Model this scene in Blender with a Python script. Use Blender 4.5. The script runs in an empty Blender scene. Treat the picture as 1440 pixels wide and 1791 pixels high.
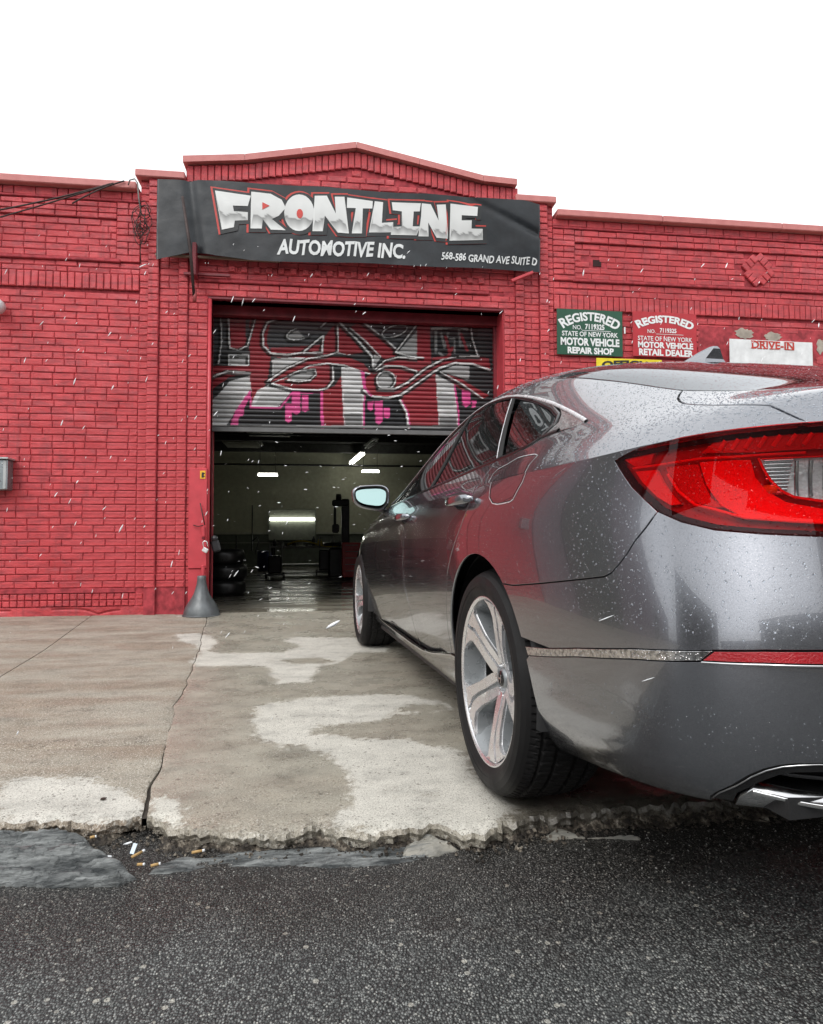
import bpy, math, random
import numpy as np
from mathutils import Vector, Matrix, geometry
sc = bpy.context.scene
# ------------------------------------------------------------------ camera
cd = bpy.data.cameras.new("camera"); cam = bpy.data.objects.new("camera", cd); sc.collection.objects.link(cam)
cd.sensor_fit = 'HORIZONTAL'; cd.sensor_width = 36.0; cd.lens = 36.0*1150/1440; cd.clip_start = .02; cd.clip_end = 600
CAM_YAW, CAM_PITCH, CAM_ROLL, CAM_H = .1304, .0455, -.0040, .7357
f = Vector((math.sin(CAM_YAW)*math.cos(CAM_PITCH), math.cos(CAM_YAW)*math.cos(CAM_PITCH), math.sin(CAM_PITCH)))
r = Vector((math.cos(CAM_YAW), -math.sin(CAM_YAW), 0)); u = r.cross(f)
r2 = r*math.cos(CAM_ROLL)+u*math.sin(CAM_ROLL); u2 = -r*math.sin(CAM_ROLL)+u*math.cos(CAM_ROLL)
cam.matrix_world = Matrix(((r2.x, u2.x, -f.x, 0), (r2.y, u2.y, -f.y, 0), (r2.z, u2.z, -f.z, CAM_H), (0, 0, 0, 1)))
sc.camera = cam
# ------------------------------------------------------------------ sky, sun, exposure (overcast, light snow)
SUN_EL, SUN_ROT = math.radians(48), math.radians(215)
w = bpy.data.worlds.new("World"); sc.world = w; w.use_nodes = True
nt = w.node_tree; nt.nodes.clear()
sky = nt.nodes.new('ShaderNodeTexSky'); sky.sky_type = 'NISHITA'; sky.sun_disc = False; sky.sun_elevation = SUN_EL; sky.sun_rotation = SUN_ROT
sky.air_density = 1.0; sky.dust_density = 5.0; sky.ozone_density = 1.0
hs = nt.nodes.new('ShaderNodeHueSaturation'); hs.inputs['Saturation'].default_value = .12
bg1 = nt.nodes.new('ShaderNodeBackground'); bg1.inputs['Strength'].default_value = .05
bg2 = nt.nodes.new('ShaderNodeBackground'); bg2.inputs['Color'].default_value = (.97, .985, 1, 1); bg2.inputs['Strength'].default_value = .92
ad = nt.nodes.new('ShaderNodeAddShader'); ow = nt.nodes.new('ShaderNodeOutputWorld')
nt.links.new(sky.outputs[0], hs.inputs['Color']); nt.links.new(hs.outputs[0], bg1.inputs['Color'])
nt.links.new(bg1.outputs[0], ad.inputs[0]); nt.links.new(bg2.outputs[0], ad.inputs[1]); nt.links.new(ad.outputs[0], ow.inputs[0])
sd = bpy.data.lights.new("sun", 'SUN'); sd.energy = .8; sd.angle = math.radians(25); sd.color = (1, .97, .93)
so = bpy.data.objects.new("sun", sd); sc.collection.objects.link(so)
az = SUN_ROT
so.rotation_euler = (math.radians(90)-SUN_EL, 0, math.pi-az+math.pi)
so.rotation_euler = Vector((math.sin(az)*math.cos(SUN_EL), math.cos(az)*math.cos(SUN_EL), math.sin(SUN_EL))).to_track_quat('Z', 'Y').to_euler()
sc.view_settings.view_transform = 'Standard'; sc.view_settings.look = 'None'; sc.view_settings.exposure = .45; sc.view_settings.gamma = 1
sc.view_settings.use_curve_mapping = False
sc.render.engine = 'CYCLES'
# ------------------------------------------------------------------ helpers
rnd = random.Random(7)
COL = sc.collection
def vnoise(x, y, seed=0):
    x = np.asarray(x, float); y = np.asarray(y, float)
    xi = np.floor(x).astype(np.int64); yi = np.floor(y).astype(np.int64); fx = x-xi; fy = y-yi
    def h(a, b):
        n = (a*374761393+b*668265263+seed*1442695041) & 0x7fffffff
        n = ((n ^ (n >> 13))*1274126177) & 0x7fffffff
        return ((n ^ (n >> 16)) & 0xffff)/65535.0
    sx = fx*fx*(3-2*fx); sy = fy*fy*(3-2*fy)
    return (h(xi, yi)*(1-sx)+h(xi+1, yi)*sx)*(1-sy)+(h(xi, yi+1)*(1-sx)+h(xi+1, yi+1)*sx)*sy
def fbm(x, y, o=4, seed=0):
    t = 0; a = .5
    for i in range(o): t = t+a*vnoise(x*2**i, y*2**i, seed+i*17); a *= .5
    return t
def inpoly(px, py, poly):
    px = np.asarray(px); py = np.asarray(py); c = np.zeros(px.shape, bool); n = len(poly); j = n-1
    for i in range(n):
        xi, yi = poly[i][:2]; xj, yj = poly[j][:2]
        m = ((yi > py) != (yj > py)) & (px < (xj-xi)*(py-yi)/((yj-yi) or 1e-12)+xi); c ^= m; j = i
    return c
def segdist(px, py, line, closed=False):
    d = np.full(np.shape(px), 1e9); L = list(line)+([line[0]] if closed else [])
    for a, b in zip(L[:-1], L[1:]):
        ax, ay = a[:2]; bx, by = b[0]-ax, b[1]-ay; l = bx*bx+by*by or 1e-12
        t = np.clip(((px-ax)*bx+(py-ay)*by)/l, 0, 1); d = np.minimum(d, np.hypot(px-ax-t*bx, py-ay-t*by))
    return d
class M:
    """mesh collector"""
    def __init__(s): s.v = []; s.f = []; s.sm = []; s.n = []; s.hasn = False
    def add(s, v, f, smooth=False, normals=None):
        o = len(s.v); s.v += [tuple(p) for p in v]; s.f += [tuple(i+o for i in q) for q in f]; s.sm += [smooth]*len(f)
        s.n += [tuple(q) for q in normals] if normals is not None else [(0, 0, 0)]*len(v)
        if normals is not None: s.hasn = True
        return s
    def box(s, x0, x1, y0, y1, z0, z1, b=0, mat=None, smooth=False):
        if b <= 0:
            v = [(x, y, z) for z in (z0, z1) for y in (y0, y1) for x in (x0, x1)]
            f = [(0, 2, 3, 1), (4, 5, 7, 6), (0, 1, 5, 4), (2, 6, 7, 3), (0, 4, 6, 2), (1, 3, 7, 5)]
        else:
            bm = chamfer_box(x1-x0, y1-y0, z1-z0, b); v = [((x0+x1)/2+p[0], (y0+y1)/2+p[1], (z0+z1)/2+p[2]) for p in bm[0]]; f = bm[1]
        if mat is not None: v = [tuple(mat @ Vector(p)) for p in v]
        return s.add(v, f, smooth)
    def tube(s, pts, rad, n=8, cap=True, smooth=True, closed=False):
        pts = [Vector(p) for p in pts]; N = len(pts); rads = rad if isinstance(rad, (list, tuple)) else [rad]*N
        vs = []; up = Vector((0, 0, 1)); prev = None
        for i, p in enumerate(pts):
            a = pts[(i-1) % N] if (closed or i > 0) else p; b = pts[(i+1) % N] if (closed or i < N-1) else p
            t = (b-a).normalized()
            if prev is None: x = t.cross(up); x = x if x.length > .05 else t.cross(Vector((1, 0, 0)))
            else: x = prev-t*prev.dot(t)
            x.normalize(); prev = x; y = t.cross(x)
            vs += [p+(x*math.cos(2*math.pi*k/n)+y*math.sin(2*math.pi*k/n))*rads[i] for k in range(n)]
        fs = []
        for i in range(N if closed else N-1):
            j = (i+1) % N
            fs += [(i*n+k, i*n+(k+1) % n, j*n+(k+1) % n, j*n+k) for k in range(n)]
        if cap and not closed: fs += [tuple(range(n))[::-1], tuple((N-1)*n+k for k in range(n))]
        return s.add(vs, fs, smooth)
    def lathe(s, prof, n=32, mat=None, smooth=True, a0=0, a1=2*math.pi, jit=None):
        full = abs(a1-a0-2*math.pi) < 1e-6; k = n if full else n+1; vs = []
        for i in range(k):
            a = a0+(a1-a0)*i/n
            vs += [(rr*math.cos(a), rr*math.sin(a), z) for rr, z in prof]
        m = len(prof); fs = []
        for i in range(n):
            j = (i+1) % k
            fs += [(i*m+q, j*m+q, j*m+q+1, i*m+q+1) for q in range(m-1)]
        if mat is not None: vs = [tuple(mat @ Vector(p)) for p in vs]
        return s.add(vs, fs, smooth)
    def build(s, name, m=None, parent=None, attrs=None, recalc=False):
        me = bpy.data.meshes.new(name); me.from_pydata(s.v, [], s.f)
        me.polygons.foreach_set('use_smooth', s.sm)
        if recalc:
            import bmesh
            bm = bmesh.new(); bm.from_mesh(me); bmesh.ops.recalc_face_normals(bm, faces=bm.faces); bm.to_mesh(me); bm.free()
        me.update()
        if s.hasn:
            me.polygons.foreach_set('use_smooth', [True]*len(s.f)); me.normals_split_custom_set_from_vertices(s.n)
        if attrs:
            for k, (typ, data) in attrs.items():
                at = me.attributes.new(k, typ, 'POINT')
                if typ == 'FLOAT_COLOR': at.data.foreach_set('color', np.asarray(data, np.float32).ravel())
                else: at.data.foreach_set('value', np.asarray(data, np.float32).ravel())
        if m: me.materials.append(m)
        return obj(name, me, parent)
def chamfer_box(dx, dy, dz, b):
    x, y, z = dx/2, dy/2, dz/2; b = min(b, x*.9, y*.9, z*.9); v = []; idx = {}
    for sx in (-1, 1):
        for sy in (-1, 1):
            for sz in (-1, 1):
                for k in range(3):
                    p = [sx*(x-b), sy*(y-b), sz*(z-b)]; p[k] = (sx*x, sy*y, sz*z)[k]; idx[(sx, sy, sz, k)] = len(v); v.append(tuple(p))
    f = []; q = lambda *a: [idx[i] for i in a]
    for s_ in (-1, 1):
        f.append(q((s_, -1, -1, 0), (s_, 1, -1, 0), (s_, 1, 1, 0), (s_, -1, 1, 0))[::s_]); f.append(q((-1, s_, -1, 1), (-1, s_, 1, 1), (1, s_, 1, 1), (1, s_, -1, 1))[::s_]); f.append(q((-1, -1, s_, 2), (1, -1, s_, 2), (1, 1, s_, 2), (-1, 1, s_, 2))[::s_])
    for a in (-1, 1):
        for c in (-1, 1):
            f.append(q((a, c, -1, 0), (a, c, 1, 0), (a, c, 1, 1), (a, c, -1, 1))[::-a*c]); f.append(q((a, -1, c, 0), (a, -1, c, 2), (a, 1, c, 2), (a, 1, c, 0))[::-a*c]); f.append(q((-1, a, c, 1), (1, a, c, 1), (1, a, c, 2), (-1, a, c, 2))[::-a*c])
            for e in (-1, 1): f.append(q((a, c, e, 0), (a, c, e, 1), (a, c, e, 2))[::a*c*e])
    return v, [tuple(g) for g in f]
def obj(name, me, parent=None):
    o = bpy.data.objects.new(name, me); COL.objects.link(o)
    if parent is not None: o.parent = parent
    return o
def tag(o, label, cat, group=None):
    o['label'] = label; o['category'] = cat
    if group: o['group'] = group
    return o
def struct(o): o['kind'] = 'structure'; return o
def stuff(o): o['kind'] = 'stuff'; return o
def thing(name, label, cat, loc=(0, 0, 0), rz=0, group=None):
    o = obj(name, None); o.location = loc; o.rotation_euler = (0, 0, rz); return tag(o, label, cat, group)
def grid(nx, ny): return [(j*nx+i, j*nx+i+1, (j+1)*nx+i+1, (j+1)*nx+i) for j in range(ny-1) for i in range(nx-1)]
# ---- materials
class MB:
    def __init__(s, name, base=(.5, .5, .5), rough=.6, metal=0, **kw):
        s.m = bpy.data.materials.new(name); s.m.use_nodes = True; s.t = s.m.node_tree; s.b = s.t.nodes['Principled BSDF']
        s.b.inputs['Base Color'].default_value = (*base, 1); s.b.inputs['Roughness'].default_value = rough; s.b.inputs['Metallic'].default_value = metal
        for k, v in kw.items(): s.b.inputs[k.replace('_', ' ')].default_value = v
        s._tc = None
    def n(s, typ, **kw):
        nd = s.t.nodes.new(typ)
        for k, v in kw.items():
            if hasattr(nd, k): setattr(nd, k, v)
            else: nd.inputs[k].default_value = v
        return nd
    def l(s, a, b): s.t.links.new(a, b); return s
    def co(s, scale=None, src='Object'):
        if not s._tc: s._tc = s.n('ShaderNodeTexCoord')
        o = s._tc.outputs[src]
        if scale:
            mp = s.n('ShaderNodeMapping'); mp.inputs['Scale'].default_value = scale if isinstance(scale, (tuple, list)) else (scale,)*3; s.l(o, mp.inputs[0]); return mp.outputs[0]
        return o
    def noise(s, scale, detail=4, rough=.55, co=None):
        nd = s.n('ShaderNodeTexNoise'); nd.inputs['Scale'].default_value = scale; nd.inputs['Detail'].default_value = detail; nd.inputs['Roughness'].default_value = rough
        s.l(co if co is not None else s.co(), nd.inputs['Vector']); return nd.outputs['Fac']
    def voro(s, scale, feat='F1', out='Distance', co=None):
        nd = s.n('ShaderNodeTexVoronoi'); nd.feature = feat; nd.inputs['Scale'].default_value = scale; s.l(co if co is not None else s.co(), nd.inputs['Vector']); return nd.outputs[out]
    def ramp(s, fac, stops, interp='LINEAR'):
        nd = s.n('ShaderNodeValToRGB'); e = nd.color_ramp; e.interpolation = interp
        while len(e.elements) > 1: e.elements.remove(e.elements[0])
        e.elements[0].position = stops[0][0]; e.elements[0].color = (*stops[0][1], 1) if isinstance(stops[0][1], tuple) else (stops[0][1],)*3+(1,)
        for p, c in stops[1:]:
            q = e.elements.new(p); q.color = (*c, 1) if isinstance(c, tuple) else (c, c, c, 1)
        s.l(fac, nd.inputs[0]); return nd.outputs[0]
    def mix(s, fac, a, b, mode='MIX'):
        nd = s.n('ShaderNodeMix'); nd.data_type = 'RGBA'; nd.blend_type = mode
        for v, i in ((fac, 0), (a, 6), (b, 7)):
            if isinstance(v, (int, float)): nd.inputs[i].default_value = v if i == 0 else (v, v, v, 1)
            elif isinstance(v, tuple): nd.inputs[i].default_value = (*v, 1)
            else: s.l(v, nd.inputs[i])
        return nd.outputs[2]
    def math(s, op, a, b=0.0, clamp=False):
        nd = s.n('ShaderNodeMath'); nd.operation = op; nd.use_clamp = clamp
        for v, i in ((a, 0), (b, 1)):
            if isinstance(v, (int, float)): nd.inputs[i].default_value = v
            else: s.l(v, nd.inputs[i])
        return nd.outputs[0]
    def attr(s, name, out='Color'):
        nd = s.n('ShaderNodeAttribute'); nd.attribute_name = name; return nd.outputs[out]
    def base(s, c): s.l(c, s.b.inputs['Base Color']); return s
    def rough(s, c): s.l(c, s.b.inputs['Roughness']); return s
    def bump(s, h, strength=.3, dist=.01, coat=False):
        nd = s.n('ShaderNodeBump'); nd.inputs['Strength'].default_value = strength; nd.inputs['Distance'].default_value = dist
        s.l(h, nd.inputs['Height']); s.l(nd.outputs[0], s.b.inputs['Normal'])
        if coat: s.l(nd.outputs[0], s.b.inputs['Coat Normal'])
        return s
def simple(name, base, rough=.5, metal=0, var=.15, bump=0, bscale=80, **kw):
    b = MB(name, base, rough, metal, **kw)
    nz = b.noise(9, 5)
    lo = tuple(c*(1-var) for c in base); hi = tuple(min(1, c*(1+var)) for c in base)
    b.base(b.ramp(nz, [(.3, lo), (.7, hi)]))
    b.rough(b.ramp(b.noise(23, 3), [(.3, max(0, rough-.08)), (.7, min(1, rough+.08))]))
    if bump: b.bump(b.noise(bscale, 4), bump, .004)
    return b.m
def emit(name, col, st):
    b = MB(name, (.8, .8, .8), .5); b.b.inputs['Emission Color'].default_value = (*col, 1); b.b.inputs['Emission Strength'].default_value = st; return b.m

# ------------------------------------------------------------------ measured outlines (metres)
LETTERS=[('F', [(-1.068, 4.148), (-0.727, 4.114), (-0.755, 4.009), (-0.897, 4.006), (-0.887, 3.951), (-0.754, 3.949), (-0.754, 3.87), (-0.877, 3.858), (-0.886, 3.793), (-0.999, 3.762)], None), ('R', [(-0.723, 4.155), (-0.536, 4.143), (-0.43, 4.09), (-0.391, 4.012), (-0.458, 3.928), (-0.525, 3.894), (-0.39, 3.788), (-0.534, 3.787), (-0.611, 3.888), (-0.62, 3.794), (-0.728, 3.788)], [(-0.612, 4.048), (-0.554, 4.022), (-0.612, 3.988)]), ('O', [(-0.115, 3.979), (-0.119, 3.937), (-0.129, 3.898), (-0.147, 3.862), (-0.17, 3.831), (-0.197, 3.807), (-0.228, 3.792), (-0.26, 3.785), (-0.293, 3.788), (-0.323, 3.8), (-0.351, 3.82), (-0.374, 3.848), (-0.391, 3.882), (-0.402, 3.92), (-0.406, 3.961), (-0.402, 4.002), (-0.392, 4.042), (-0.375, 4.078), (-0.352, 4.109), (-0.325, 4.133), (-0.294, 4.148), (-0.262, 4.155), (-0.229, 4.152), (-0.198, 4.141), (-0.171, 4.12), (-0.147, 4.093), (-0.13, 4.058), (-0.119, 4.02)], [(-0.228, 3.962), (-0.231, 3.94), (-0.241, 3.923), (-0.255, 3.916), (-0.268, 3.921), (-0.278, 3.937), (-0.282, 3.959), (-0.279, 3.981), (-0.269, 3.998), (-0.255, 4.004), (-0.242, 3.999), (-0.232, 3.984)]), ('N', [(-0.11, 4.151), (0.008, 4.158), (0.097, 3.982), (0.086, 4.153), (0.181, 4.16), (0.225, 3.787), (0.116, 3.791), (-0.011, 3.955), (-0.031, 3.797), (-0.132, 3.791)], None), ('T', [(0.209, 4.155), (0.463, 4.137), (0.459, 4.061), (0.364, 4.055), (0.354, 3.795), (0.254, 3.789), (0.294, 4.051), (0.205, 4.049)], None), ('L', [(0.483, 4.138), (0.567, 4.134), (0.553, 3.918), (0.667, 3.935), (0.667, 3.829), (0.423, 3.809)], None), ('I', [(0.654, 4.139), (0.948, 4.148), (0.937, 4.065), (0.876, 4.061), (0.865, 3.906), (0.942, 3.911), (0.905, 3.816), (0.643, 3.801), (0.653, 3.883), (0.754, 3.9), (0.755, 4.053), (0.664, 4.058)], None), ('N', [(0.958, 4.148), (1.05, 4.144), (1.131, 3.984), (1.111, 4.144), (1.203, 4.15), (1.228, 3.804), (1.109, 3.807), (1.024, 3.957), (1.027, 3.813), (0.922, 3.807), (0.951, 4.014)], None), ('E', [(1.251, 4.161), (1.535, 4.143), (1.528, 4.049), (1.368, 4.05), (1.367, 3.998), (1.471, 4.004), (1.47, 3.921), (1.585, 3.924), (1.59, 3.814), (1.242, 3.784)], None)]
BANNER=[(-1.623, 4.246), (2.192, 4.243), (2.22, 3.541), (-0.722, 3.495), (-1.263, 3.551), (-1.602, 3.465)]
TXT={'auto': [(-0.481, 3.548), (0.788, 3.574), (-0.47, 3.709)], 'addr': [(1.15, 3.558), (2.178, 3.605), (1.157, 3.659)]}
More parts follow.
